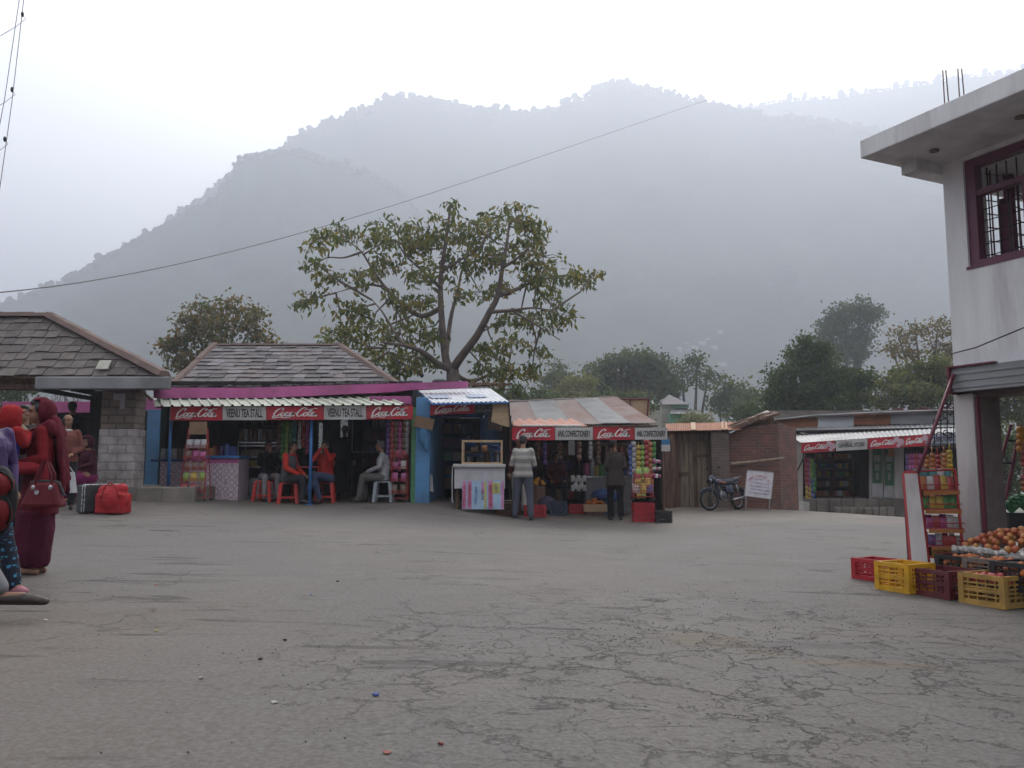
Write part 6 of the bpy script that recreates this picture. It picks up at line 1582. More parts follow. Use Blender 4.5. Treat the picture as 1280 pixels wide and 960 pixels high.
# green house in the valley
def house():
    D=75; h=empty('green_house',P(852,520,D),'small green and cream house with grey pyramid roof in the valley','house')
    bz=P(850,560,D).z
    cr=W_('cream wall',(.40,.38,.33),dirt=.3); gr=W_('mint green wall',(.13,.38,.22),dirt=.3)
    mb=MB(); fb(mb,827,505,860,545,D,4); mb.build('upper_storey',cr,h)
    mb=MB(); fb(mb,838,504,861,509.5,D-.05,.04); fb(mb,838,516,878,545,D-1.2,1.1); mb.build('green_front',gr,h)
    mb=MB(); fb(mb,843,510.5,859,515,D-.06,.05); w=mb.build('window',m_inside,h)
    def pyr(x0,x1,ye,yt,dd,nm,mm,dp=5):
        mb=MB(); a=P(x0,ye,dd-.4);b=P(x1,ye,dd-.4); c=b+Vector((0,dp,0)); d_=a+Vector((0,dp,0)); ap=(a+c)/2; ap.z=P(800,yt,dd+dp/2).z
        mb.add([a,b,c,d_,ap],[(0,1,4),(1,2,4),(2,3,4),(3,0,4),(3,2,1,0)]); mb.build(nm,mm,h)
    pyr(825,862,505.5,493.5,D,'roof',S_grey[2]); 
    mb=MB(); corr(mb,P(838,517,D-1.8),P(878,517.5,D-1.8),P(868,512,D),P(838,511,D),20,.03); mb.build('porch_roof',m_galv,h)
    mb=MB(); fb(mb,806,505,818,530,D-3,3); 
    h2=empty('small_hut',P(812,520,D-3),'tiny pale hut with bright tin roof behind the cream boards','hut'); mb.build('wall',cr,h2)
    mb=MB(); corr(mb,P(804,506,D-3.5),P(819,506,D-3.5),P(816,500,D),P(808,499,D),8,.03); mb.build('roof',m_wsheet,h2)
house()
r=random.Random(12)
for i,(px,py,w,cc) in enumerate(((848,438,9,'w'),(858,433,8,'b'),(868,437,10,'w'),(878,431,9,'w'),(886,428,7,'b'),(893,436,8,'w'),(900,417,7,'w'),(903,458,11,'w'),(860,441,8,'b'),(873,444,9,'w'))):
    p=V3(hill_hit(px,py)); D=p.y; s=D/F
    mb=MB(); ww=w*s; hh=3.4*s; h=empty('hill_house',(p.x,D,p.z),'faint %s village house on the hazy slope, %s'%('white' if cc=='w' else 'brown',['leftmost of the row','second from the left','at the row centre','upper middle of the row','uppermost brown one','right end of the row','alone above the row','alone below the row','left brown one low down','lowest in the row'][i]),'house','village houses on the slope')
    mb.lohi((p.x-ww/2,D,p.z-2*s),(p.x+ww/2,D+6,p.z+hh)); mb.build('wall',m_white if cc=='w' else m_ridge,h)
    mb=MB(); a=[(p.x-ww*.6,D-.8,p.z+hh),(p.x+ww*.6,D-.8,p.z+hh),(p.x+ww*.6,D+6.8,p.z+hh),(p.x-ww*.6,D+6.8,p.z+hh)]
    mb.add(a+[(p.x-ww*.3,D+3,p.z+hh+1.6),(p.x+ww*.3,D+3,p.z+hh+1.6)],[(0,1,5,4),(1,2,5),(2,3,4,5),(3,0,4),(3,2,1,0)]); mb.build('roof',m_galv,h)
# scrap litter and pebbles on the road
lit=[(697,'white scrap',195,731,6.9,(.5,.48,.44)),(1,'pale twig',107,753,6,(.35,.28,.2)),(2,'blue bottle cap',470,871,0,(.04,.07,.25)),(3,'white paper bit',343,880,0,(.35,.34,.32)),(4,'yellow scrap',195,790,0,(.3,.27,.08)),(5,'orange smear scrap',484,943,0,(.24,.08,.05)),(6,'blue scrap',389,744,0,(.15,.25,.5)),(7,'white scrap lying below the yellow crate',1103,737,0,(.6,.58,.56)),(8,'dark stone',356,802,0,(.05,.045,.04)),(9,'red brown stone',551,933,0,(.2,.06,.05)),(10,'pale pebble',251,850,0,(.28,.25,.22)),(11,'small dark stone by the left stain',325,826,0,(.05,.045,.04)),(12,'dark pebble in the middle of the road',422,728,0,(.05,.045,.04)),(13,'white strip near the far stalls',458,676,0,(.6,.6,.58)),(14,'pale paper crumb at the left',57,776,0,(.5,.45,.38)),(15,'orange scrap near the left people',195,732,0,(.42,.14,.06))]
def hit(px,py):
    for t in np.arange(1.5,30,.02):
        p=P(px,py,t)
        if p.z<=G(p.x,t): return p
    return P(px,py,10)
r=random.Random(31)
for i,(k,lb,px,py,_,c) in enumerate(lit[1:]):
    p=hit(px,py); mb=MB(); w=.009 if 'stone' in lb or 'pebble' in lb else .012
    n=7; pts=[(p.x+w*(1+.5*r.random())*math.cos(j*6.28/n),p.y+w*.9*(1+.5*r.random())*math.sin(j*6.28/n),p.z+.004+.006*r.random()) for j in range(n)]
    mb.poly(pts,(0,0,.008 if 'stone' in lb or 'pebble' in lb or 'cap' in lb else .003)); o=mb.build('litter' if not('stone' in lb or 'pebble' in lb) else 'pebble',mat('lit%d'%i,c,bump=0)); o['kind']='thing'; tag(o,lb if len(lb.split())>3 else lb+' lying on the road, '+{1:'near the shoes at left',2:'right of the long stains',3:'between the stains and the left edge',4:'left of the long stains',5:'at the lower edge',6:'above the long stains',8:'left of the first long stain',9:'below the blue cap',10:'far left of the stains'}.get(k,'by the left side'),'litter')
# gravel crumbs over the broken patch
v=MB(); rr=random.Random(77)
for i in range(1100):
    px=rr.gauss(860,170); py=rr.gauss(800,55) if i%3 else rr.uniform(690,940)
    if i%5==0: px=rr.uniform(100,1250)
    if not(650<py<950 and 60<px<1270): continue
    d=CAMZ*F/(py-590); p=P(px,py,d); 
    if abs(p.x)>9: continue
    s=rr.uniform(.0015,.0042); z=G(p.x,p.y)+.012*0
    v.box((p.x,p.y,z+s*.2),(s*2,s*1.6,s),rot=(rr.random(),rr.random(),rr.random()*3))
o=v.build('gravel',W_('gravel crumbs',(.11,.095,.085))); tag(o,'fine gravel crumbs over the cracked asphalt','gravel',None,'stuff')
# red graffiti-like rust flag: none
# ================================================================ PEOPLE
m_skin=mat('brown skin',(.26,.135,.085),rough=.55,var=.12,scale=8,bump=.05,spec=.35)
m_hair=mat('black hair',(.012,.010,.009),rough=.55,var=.3,scale=30,stretch=(4,4,1),bump=.3)
m_ghair=mat('greying hair',(.10,.095,.09),rough=.7)
m_eye=mat('dark eye',(.01,.008,.008),rough=.2,bump=0)
def fab(n,c,**k): return mat(n+' cloth',c,rough=k.pop('rough',.92),var=k.pop('var',.18),scale=k.pop('scale',7),bump=k.pop('bump',.35),bscale=k.pop('bscale',16),spec=.2,**k)
def remesh(mb,name,m,parent,vox,T,smooth=3,fold=0,fs=9,seed=1,M0=None):
    me=mb.mesh(name+'_raw',m); me.transform(T)
    o=bpy.data.objects.new(name,me); COL.objects.link(o)
    md=o.modifiers.new('r','REMESH'); md.mode='VOXEL'; md.voxel_size=vox; md.use_smooth_shade=True
    sm=o.modifiers.new('s','SMOOTH'); sm.iterations=smooth; sm.factor=.5
    dg=bpy.context.evaluated_depsgraph_get(); me2=bpy.data.meshes.new_from_object(o.evaluated_get(dg)); bpy.data.objects.remove(o)
    me2.name=name; me2.materials.clear()
    for q in (m if isinstance(m,(list,tuple)) else [m]): me2.materials.append(q)
    if fold:
        n=len(me2.vertices); co=np.empty(n*3); me2.vertices.foreach_get('co',co); co=co.reshape(-1,3); no=np.empty(n*3); me2.vertices.foreach_get('normal',no); no=no.reshape(-1,3)
        q=co*np.array([1,1,.45]); co=co+no*(fnoise(q,fs,seed,3)*fold)[:,None]; me2.vertices.foreach_set('co',co.ravel())
    me2.shade_smooth()
    ob=bpy.data.objects.new(name,me2); COL.objects.link(ob); ob.parent=parent; me2.transform(parent_world(parent).inverted())
    return ob
V_=Vector
STAND=dict(pel=(0,0,.93),waist=(0,.0,1.08),chest=(0,0,1.27),neck=(0,.01,1.44),head=(0,-.015,1.60),
 sl=(.158,0,1.39),el=(.215,.03,1.13),wl=(.235,-.03,.89),sr=(-.158,0,1.39),er=(-.215,.03,1.13),wr=(-.235,-.03,.89),
 hl=(.09,0,.90),kl=(.105,-.02,.50),al=(.11,.02,.09),hr=(-.09,0,.90),kr=(-.105,-.02,.50),ar=(-.11,.02,.09),tl=(.13,-.13,.03),tr=(-.13,-.13,.03))
SIT=dict(pel=(0,.0,.55),waist=(0,.02,.70),chest=(0,-.01,.89),neck=(0,-.02,1.06),head=(0,-.05,1.22),
 sl=(.17,-.01,1.02),el=(.23,-.06,.76),wl=(.16,-.28,.66),sr=(-.17,-.01,1.02),er=(-.23,-.06,.76),wr=(-.16,-.28,.66),
 hl=(.10,-.02,.53),kl=(.14,-.42,.54),al=(.14,-.40,.10),hr=(-.10,-.02,.53),kr=(-.14,-.42,.54),ar=(-.14,-.40,.10),tl=(.16,-.55,.03),tr=(-.16,-.55,.03))
def hand(mb,w,e,side,curl=.5,palm=None):
    """palm and five fingers continuing the forearm"""
    w=V_(w); d=(w-V_(e)).normalized(); up=V_((0,0,1)) if abs(d.z)<.8 else V_((0,-1,0))
    s=d.cross(up).normalized(); n=s.cross(d).normalized()
    c=w+d*.045; 
    for k in (-1,0,1): mb.cap(w+s*.012*k,c+s*.024*k+d*.035,.018,.016,8)
    for k,(o,L) in enumerate(((-.030,.060),(-.010,.072),(.011,.068),(.031,.052))):
        b=c+s*o+d*.04; p=b+(d*math.cos(curl*.6)-n*math.sin(curl*.6))*L*.5; q=p+(d*math.cos(curl*1.5)-n*math.sin(curl*1.5))*L*.5
        mb.cap(b,p,.0095,.009,7); mb.cap(p,q,.009,.0075,7)
    t0=w+d*.02-s*.028*side; t1=t0+(d*.6-s*.7*side-n*.2).normalized()*.035; t2=t1+(d*.9-s*.15*side-n*.3).normalized()*.03
    mb.cap(t0,t1,.012,.011,7); mb.cap(t1,t2,.011,.009,7)
def human(label,px,d,H,yaw,pose,top,bottom,shoe=None,hair='short',group=None,vox=.013,curl=.5,head_yaw=0,head_pitch=0,z=None,xy=None,extra=None,top_hem=.80,body_scale=1.0,sleeve=True,bald=False,facing_detail=True,skirt=None,barefoot=False,collar=None,fold=.006,hairmat=None,belly=0):
    J=dict(STAND if pose.get('base','stand')=='stand' else SIT); J.update({k:v for k,v in pose.items() if k!='base'}); J={k:V_(v) for k,v in J.items()}
    s=H/1.70; x=X(px,d) if xy is None else xy[0]; y=d if xy is None else xy[1]; zz=G(x,y) if z is None else z
    p=empty('person',(x,y,zz),label,'person',group,rz=0); p.rotation_euler=(0,0,yaw)
    T=Matrix.Translation((x,y,zz))@Matrix.Rotation(yaw,4,'Z')@Matrix.Scale(s,4)
    bs=body_scale
    # ---- body, one continuous surface
    b=MB()
    b.ell(J['pel'],(.15*bs,.10*bs,.11),14,9); b.cap(J['pel'],J['waist'],.115*bs,.11*bs); b.cap(J['waist'],J['chest'],.11*bs,.125*bs); b.ell(J['chest'],(.16*bs,.105*bs,.15),14,9)
    b.cap(J['chest'],J['neck'],.08,.055); hd=J['head']; b.cap(J['neck'],hd+V_((0,.01,-.06)),.055,.052)
    HM=Matrix.Translation(hd)@Matrix.Rotation(head_yaw,4,'Z')@Matrix.Rotation(head_pitch,4,'X')
    def h(x_,y_,z_): return HM@V_((x_,y_,z_))
    b.ell((0,.012,.03),(.073,.090,.088),16,10,M=HM); b.ell((0,-.012,-.035),(.060,.070,.075),14,9,M=HM); b.ell((0,-.045,-.085),(.030,.030,.024),10,7,M=HM)
    b.cap(h(0,-.082,.012),h(0,-.105,-.022),.009,.014,8); b.cap(h(-.014,-.088,-.026),h(.014,-.088,-.026),.010,.010,7)
    b.cap(h(-.035,-.074,.030),h(.035,-.074,.030),.012,.012,7); b.cap(h(-.02,-.080,-.056),h(.02,-.080,-.056),.009,.009,7)
    for sx in (-1,1): b.ell((sx*.074,.012,-.005),(.010,.022,.032),8,7,M=HM)
    for a in 'lr':
        b.cap(J['s'+a],J['e'+a],.043*bs,.038,9); b.cap(J['e'+a],J['w'+a],.040,.026,9); hand(b,J['w'+a],J['e'+a],1 if a=='l' else -1,curl)
        b.cap(J['chest']+V_((0,0,.06)),J['s'+a],.05,.040); b.cap(J['h'+a],J['k'+a],.088*bs,.056,10); b.cap(J['k'+a],J['a'+a],.052,.034,9)
        b.ell(J['k'+a]*.6+J['a'+a]*.4+V_((0,.012,0)),(.046,.046,.10),9,7)
        f=J['t'+a]-J['a'+a]; b.cap(J['a'+a]+V_((0,.02,-.04)),J['a'+a]+f*.55,.030,.032,8); b.cap(J['a'+a]+f*.55,J['t'+a],.034,.022,8)
        if barefoot:
            fd=(J['t'+a]-J['a'+a]); fd.z=0; fd.normalize(); sd=V_((-fd.y,fd.x,0))
            for k in range(5): b.cap(J['t'+a]+sd*(k-2)*.014-fd*.01,J['t'+a]+sd*(k-2)*.016+fd*(.022-.004*abs(k-1)),.009,.008,6)
    body=remesh(b,'body',m_skin,p,vox*.8*s if vox<.012 else vox*s,T,2)
    if facing_detail:
        for sx in (-1,1):
            e=MB(); e.ell((sx*.029,-.078,.008),(.012,.006,.006),8,6,M=HM); e.v=[tuple(T@V_(v)) for v in e.v]; e.build('eye',m_eye,p,smooth=True)
            e=MB(); e.cap(h(sx*.014,-.088,.030),h(sx*.045,-.078,.032),.004,.003,6); e.v=[tuple(T@V_(v)) for v in e.v]; e.build('eyebrow',m_hair,p,smooth=True)
    # ---- hair
    if hair!='none':
        q=MB()
        if bald:
            for k in range(-5,6): q.ell((math.sin(k*.34)*.078,.015+math.cos(k*.34)*.085,.012),(.022,.026,.050),8,6,M=HM)
        else:
            q.ell((0,.028,.052),(.083,.092,.080),14,9,M=HM); q.ell((0,.055,-.0),(.072,.058,.075),12,8,M=HM); q.ell((0,-.040,.095),(.060,.045,.030),10,7,M=HM)
            for sx in (-1,1): q.ell((sx*.070,.0,.030),(.014,.035,.040),8,6,M=HM)
        if hair=='moustache': pass
        remesh(q,'hair',hairmat or m_hair,p,.010*s if vox<.012 else .013*s,T,2)
    if hair=='moustache' or pose.get('moustache'): pass
    # ---- clothes
    if top:
        q=MB(); i=.022
        q.ell(J['chest'],(.165*bs+i,.112*bs+i,.16),14,9); q.cap(J['waist'],J['chest'],(.115+i)*bs,(.125+i)*bs,12); q.cap(J['chest'],J['neck']+V_((0,.0,-.03)),.09,.068)
        pel=J['pel']; q.loft([(pel.x,pel.y,pel.z-.08,(.165+i)*bs,(.122+i)*bs),(pel.x,pel.y,pel.z,(.16+i)*bs,(.118+i)*bs),(J['waist'].x,J['waist'].y,J['waist'].z,(.128+i)*bs,(.108+i)*bs),(J['chest'].x,J['chest'].y,J['chest'].z-.03,(.135+i)*bs,(.108+i)*bs)],18)
        if belly: q.ell(J['waist']+V_((0,-.06,.0)),(.13,.10,.13),12,8)
        for a in 'lr':
            q.cap(J['chest']+V_((0,0,.06)),J['s'+a],.070,.060); q.cap(J['neck']+V_((0,.01,-.05)),J['s'+a],.050,.058); 
            if sleeve: q.cap(J['s'+a],J['e'+a],.061*bs,.053,10); q.cap(J['e'+a],J['e'+a].lerp(J['w'+a],.93),.055,.042,10)
            else: q.cap(J['s'+a],J['s'+a].lerp(J['e'+a],.25),.066*bs,.062,10)
        if top_hem<.80 and pose.get('base','stand')=='stand': q.loft([(0,0,top_hem,.20*bs,.15*bs),(0,0,.95,.18*bs,.135*bs)],16)
        o_=remesh(q,'jacket' if 'jacket' in top.name or 'vest' in top.name else 'shirt',top,p,vox*s,T,3,fold,11,len(label))
    if collar:
        q=MB(); n=14
        for k in range(n):
            a=k/n*2*math.pi; 
            q.ell(J['neck']+V_((math.sin(a)*.066,-math.cos(a)*.066,-.012)),(.020,.020,.026),7,5)
        remesh(q,'collar',collar,p,.012*s,T,1)
    if bottom:
        q=MB(); q.ell(J['pel']+V_((0,0,-.02)),(.165*bs,.118*bs,.125),14,9)
        for a in 'lr': q.cap(J['pel']*.5+J['h'+a]*.5,J['h'+a],.11,.102*bs); q.cap(J['h'+a],J['k'+a],.104*bs,.074,11); q.cap(J['k'+a],J['a'+a]+V_((0,0,.02)),.074,.062,11)
        remesh(q,'trousers',bottom,p,vox*s,T,3,fold*1.2,9,len(label)+3)
    if skirt:
        m_,rings=skirt; q=MB(); q.loft(rings,28); remesh(q,'skirt',m_,p,vox*s,T,2,fold*2.6,10,5)
    if shoe:
        for a in 'lr':
            q=MB(); f=J['t'+a]-J['a'+a]; q.cap(J['a'+a]+V_((0,.03,-.055)),J['a'+a]+f*.6+V_((0,0,-.012)),.036,.040,9); q.cap(J['a'+a]+f*.6+V_((0,0,-.010)),J['t'+a]+f*.1+V_((0,0,.008)),.042,.026,9); q.cap(J['a'+a]+V_((0,.01,-.06)),J['a'+a]+V_((0,.01,.0)),.036,.038,8)
            lo=min(J['a'+a].z,J['t'+a].z)-.03
            remesh(q,'shoe',shoe,p,.011*s,T,1)
    if extra: extra(p,T,J,HM,s)
    return p
def part(mb,name,m,p,T,smooth=True,thick=0):
    mb.v=[tuple(T@V_(v)) for v in mb.v]; o=mb.build(name,m,p,smooth=smooth)
    if thick: md=o.modifiers.new('t','SOLIDIFY'); md.thickness=thick; md.offset=1
    return o
def shell(c,r,mask,M=None,nu=34,nv=22,wob=.0,seed=1):
    """part of an ellipsoid shell: faces kept where mask(unit vector) holds"""
    mb=MB(); tmp=MB(); tmp.ell((0,0,0),(1,1,1),nu,nv); vs=[];rr=np.random.default_rng(seed)
    nz=fnoise(np.array(tmp.v)*np.array([1,1,.6]),5.5 if wob>.06 else 4,seed,3)
    for v,n in zip(tmp.v,nz):
        w=V_((v[0]*r[0],v[1]*r[1],v[2]*r[2]))*(1+wob*n)+V_(c); vs.append(M@w if M else w)
    fs=[f for f in tmp.f if mask(sum((V_(tmp.v[i]) for i in f),V_())/4)]
    mb.add(vs,fs)
    used=sorted({i for f in fs for i in f}); mp={a:b for b,a in enumerate(used)}; mb.v=[mb.v[i] for i in used]; mb.f=[tuple(mp[i] for i in f) for f in fs]
    return mb
# --- man in the striped sweater, seen from behind
def stripes():
    m,nt,b=newmat('striped sweater cloth'); vec=coords(nt,'Object'); sp=nt.nodes.new('ShaderNodeSeparateXYZ'); nt.links.new(vec,sp.inputs[0])
    w=nt.nodes.new('ShaderNodeTexWave'); w.bands_direction='Z'; w.inputs['Scale'].default_value=2.0; w.inputs['Distortion'].default_value=.6; nt.links.new(vec,w.inputs['Vector'])
    col=mixc(nt,maprange(nt,w.outputs['Fac'],.25,.6),(.42,.40,.36),(.22,.215,.21)); col=mixc(nt,maprange(nt,noise(nt,60,2,vec),.4,.6,0,.25),col,(.2,.18,.15))
    nt.links.new(col,b.inputs['Base Color']); b.inputs['Roughness'].default_value=.95; return m
m_str=stripes()
P_sw=dict(wl=(.12,-.22,1.06),el=(.235,.0,1.12),wr=(-.13,-.20,1.05),er=(-.235,.0,1.12),head=(.01,-.05,1.59),kl=(.14,-.02,.50),al=(.17,.02,.09),tl=(.20,-.13,.03),kr=(-.13,0,.5),ar=(-.16,.05,.09),tr=(-.19,-.1,.03))
human('man in a grey and cream striped sweater standing with his back turned at the confectionery',654,17.0,1.70,R(172),P_sw,m_str,fab('slate trousers',(.085,.095,.125)),m_dark,head_pitch=R(14),facing_detail=False,body_scale=1.12)
human('man in white trousers and dark vest half hidden behind the striped sweater man',649,17.75,1.66,R(20),dict(head=(-.02,-.04,1.58)),fab('dark red vest jacket',(.07,.02,.025)),fab('white trousers',(.50,.48,.44)),m_dark)
human('man in a dark brown jacket standing with his back turned before the white counter',769,17.9,1.70,R(185),dict(wl=(.12,-.25,1.05),wr=(-.12,-.25,1.05),head=(.03,-.02,1.60)),fab('dark olive brown jacket',(.055,.045,.038)),fab('black trousers',(.014,.015,.018)),m_dark,top_hem=.72,head_yaw=R(-50),body_scale=1.05)
human('vendor in a dark maroon shirt sitting inside the confectionery stall',694,19.2,1.64,R(10),dict(base='sit'),fab('dark maroon shirt',(.10,.018,.025)),fab('dark trousers',(.02,.02,.022)),m_dark,z=G(X(694,19.2),19.2)+.05)
q=MB(); x=X(694,19.2); q.box((x,19.25,G(x,19.2)+.26),(.4,.35,.5)); o=q.build('wooden_stool',m_wood2,bevel=.01); tag(o,'dark wooden box seat under the confectionery vendor','seat')
# --- tea stall customers
m_vest=fab('grey quilted vest jacket',(.085,.085,.095)); m_rslv=fab('bright red sleeve',(.50,.035,.02))
def sleeves(m):
    def f(p,T,J,HM,s):
        q=MB()
        for a in 'lr': q.cap(J['s'+a],J['e'+a],.071,.060,10); q.cap(J['e'+a],J['e'+a].lerp(J['w'+a],.95),.060,.046,10)
        remesh(q,'sleeve',m,p,.014*s,T,2,.004,10,3)
    return f
zf=lambda px,d: G(X(px,d),d)
human('man in a grey vest with red sleeves sitting on a red stool facing right',361,17.7,1.68,R(75),dict(base='sit',wl=(.10,-.32,.62),wr=(-.10,-.30,.62),head=(0,-.09,1.21),neck=(0,-.05,1.06)),m_vest,fab('charcoal trousers',(.03,.03,.034)),m_dark,extra=sleeves(m_rslv),collar=m_rslv,body_scale=1.1)
human('shadowed person in pale trousers sitting on the left red stool',334,18.3,1.66,R(30),dict(base='sit',wl=(.10,-.32,.62),wr=(-.05,-.22,1.10),er=(-.22,-.16,.84)),fab('black shirt',(.012,.012,.014)),fab('pale grey trousers',(.26,.26,.27)),m_dark,z=zf(332,18.0))
human('man in a red jacket sitting cross legged with both hands at his face',407,18.0,1.70,R(-8),dict(base='sit',wl=(.045,-.17,1.17),el=(.20,-.26,.92),wr=(-.045,-.17,1.17),er=(-.20,-.26,.92),head=(0,-.07,1.22),kl=(-.06,-.44,.60),al=(-.20,-.50,.26),tl=(-.30,-.58,.22),kr=(-.10,-.42,.53),ar=(.02,-.38,.10),tr=(.04,-.54,.03)),fab('red jacket',(.42,.025,.02)),fab('blue jeans',(.055,.075,.14)),m_dark,curl=1.1,head_pitch=R(8),body_scale=1.08,extra=lambda p,T,J,HM,s: remesh((lambda q:(q.ell(J['chest']+V_((0,-.0,-.03)),(.16,.145,.17),14,9),q)[1])(MB()),'vest',fab('navy vest',(.035,.035,.055)),p,.014,T,2))
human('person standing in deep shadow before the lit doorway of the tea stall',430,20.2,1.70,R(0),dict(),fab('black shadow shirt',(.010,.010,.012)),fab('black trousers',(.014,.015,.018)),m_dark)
human('old man in a pale checked shirt sitting sideways facing left',479,18.0,1.68,R(-88),dict(base='sit',wl=(.08,-.34,.66),wr=(-.08,-.34,.66),head=(0,-.08,1.22),neck=(0,-.03,1.06),kl=(.10,-.43,.55),kr=(-.10,-.41,.53),al=(.10,-.50,.1),tl=(.11,-.65,.03)),fab('pale checked shirt',(.38,.38,.39),c2=(.22,.22,.24),scale=30),fab('grey trousers',(.12,.11,.105)),m_dark,hairmat=m_ghair)
human('dim seated man in dark clothes beyond the red table',384,19.0,1.66,R(15),dict(base='sit'),fab('black shirt',(.012,.012,.014)),fab('black trousers',(.014,.015,.018)),m_dark,z=zf(384,19.0))
q=MB(); x=X(384,19.0); q.box((x,19.05,zf(384,19)+.25),(.36,.32,.48)); o=q.build('bench_seat',m_wood2,bevel=.01); tag(o,'dark low seat under the dim man beyond the red table','seat')
# --- people round the shelter
human('balding man in a brown cardigan holding a white bag by his side',82,14.8,1.66,R(25),dict(wl=(.10,-.19,1.0),el=(.23,.0,1.10),wr=(-.15,-.10,.86)),fab('brown cardigan',(.17,.06,.05)),fab('dark grey trousers',(.03,.03,.035)),m_dark,bald=True,head_yaw=R(30),collar=fab('white shirt',(.55,.55,.55)),body_scale=1.08,belly=1)
mb=MB(); c=P(86,590,14.55); mb.hexa([c+V_((-.12,-.03,-.36)),c+V_((.14,-.03,-.36)),c+V_((.14,.06,-.36)),c+V_((-.12,.06,-.36))],[c+V_((-.07,-.01,0)),c+V_((.09,-.01,0)),c+V_((.09,.03,0)),c+V_((-.07,.03,0))]); mb.tube([c+V_((-.06,0,0)),c+V_((.01,0,.09)),c+V_((.08,0,0))],.008,5)
o=mb.build('carrier_bag',fab('white plastic',(.55,.55,.56),rough=.5)); tag(o,'white carrier bag held by the balding man','bag')
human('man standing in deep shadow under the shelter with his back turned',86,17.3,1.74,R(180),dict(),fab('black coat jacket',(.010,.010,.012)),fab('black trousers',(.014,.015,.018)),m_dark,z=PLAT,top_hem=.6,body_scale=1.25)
human('dark haired person mostly hidden just left of the maroon headscarf',27,11.2,1.70,R(0),dict(),fab('dark grey coat jacket',(.03,.03,.035)),fab('black trousers',(.014,.015,.018)),m_dark,facing_detail=False)
human('bald person mostly hidden behind the maroon headscarf',41,11.9,1.72,R(180),dict(),fab('dark grey coat jacket',(.03,.03,.035)),fab('black trousers',(.014,.015,.018)),m_dark,hair='none',facing_detail=False)
m_mag=fab('magenta sari',(.16,.015,.075)); m_dm=fab('dark maroon shawl',(.055,.012,.022))
def shawl_sit(p,T,J,HM,s):
    q=shell((0,.01,.02),(.11,.13,.135),lambda v: not(v.y<-.35 and v.z<.55),M=HM); part(q,'headscarf',m_dm,p,T,thick=.01)
    q=MB(); q.ell((0,-.30,.46),(.27,.28,.20),16,10); q.ell((0,-.42,.25),(.24,.20,.24),16,10); q.ell((0,0,.45),(.24,.2,.2),14,9); remesh(q,'skirt',m_mag,p,.016,T,3,.012,9,2)
human('seated woman in a dark maroon shawl and magenta sari beside the stone pillar',110,15.9,1.56,R(-35),dict(base='sit',wl=(.05,-.34,.66),wr=(-.02,-.34,.68),kl=(.12,-.40,.54),al=(.12,-.36,.10)),m_dm,None,None,extra=shawl_sit,z=G(X(110,15.9),15.9)+.02,body_scale=1.1,barefoot=True)
q=MB(); x=X(112,16.05); q.box((x,16.05,G(x,16)+.22),(.5,.4,.46)); o=q.build('low_seat',m_conc,bevel=.02); tag(o,'low concrete block seat under the magenta sari','seat')
# --- woman in maroon, foreground left
m_mr=fab('maroon shawl',(.115,.012,.024),bump=.5,bscale=12,var=.3); m_rd=fab('crimson sleeve',(.20,.014,.02),var=.2); m_mk=fab('deep maroon trousers',(.085,.010,.030),bump=.5)
def womanx(p,T,J,HM,s):
    # head scarf open at the face, falling over the shoulders and back
    q=shell((0,.022,.015),(.104,.128,.132),lambda v: not(v.y<-.12 and v.z<.72) ,M=HM,wob=.045,seed=4); part(q,'headscarf',m_mr,p,T,thick=.008)
    q=MB()
    q.ell((0,.06,1.40),(.19,.11,.10),16,9)
    for k in range(9):
        a=R(-80+115*k/8); rx,ry=.205,.15
        top=V_((math.sin(a)*.13,.03+math.cos(a)*.10,1.50)); md=V_((math.sin(a)*rx,.03+math.cos(a)*ry,1.30)); bt=V_((math.sin(a)*(rx+.03)+.02,.05+math.cos(a)*(ry+.05),.93-.06*(k%3)))
        q.cap(top,md,.045,.035,8); q.cap(md,bt,.038,.026,8)
    q.cap(HM@V_((0,.06,.02)),V_((0,.13,1.38)),.085,.09,12); q.cap(V_((.13,.06,1.45)),V_((.10,-.12,1.33)),.055,.05,10); q.cap(V_((-.13,.06,1.45)),V_((-.02,-.15,1.22)),.055,.045,10); q.cap(V_((.10,-.12,1.33)),V_((0,-.16,1.20)),.05,.045,10)
    remesh(q,'shawl',m_mr,p,.011,T,2,.020,22,8)
    q=MB(); q.loft([(0,.0,.58,.205,.18),(0,0,.66,.205,.175),(0,0,.80,.195,.16),(0,0,.95,.175,.145),(0,0,1.10,.15,.125)],26); remesh(q,'tunic',m_mr,p,.012,T,3,.010,9,9)
    q=MB(); q.loft([(0,.0,.075,.125,.12),(.0,.0,.12,.145,.14),(0,-.01,.25,.175,.165),(0,0,.42,.195,.18),(0,0,.62,.195,.17)],26); remesh(q,'pleated_trousers',m_mk,p,.012,T,3,.030,12,10)
    for sx in (-1,):
        e=MB(); e.ell((sx*.078,-.004,-.035),(.008,.010,.012),8,6,M=HM); part(e,'earring',mat('gold',(.6,.4,.12),rough=.3,metal=1,bump=0),p,T)
xw,yw=X(47,7.6),7.6
human('woman in a maroon headscarf and shawl facing left with a handbag on her arm',50,7.6,1.57,R(-62),dict(sl=(.145,0,1.39),sr=(-.145,0,1.39),el=(.20,.02,1.12),wl=(.12,-.20,1.08),er=(-.19,-.02,1.12),wr=(-.10,-.26,1.06),head=(0,-.04,1.58),al=(.07,.0,.07),tl=(.08,-.15,.025),ar=(-.07,.06,.07),tr=(-.07,-.09,.025),kl=(.07,0,.5),kr=(-.07,.04,.5)),m_rd,None,None,extra=womanx,vox=.010,barefoot=True,head_pitch=R(0),fold=.012,body_scale=.92)
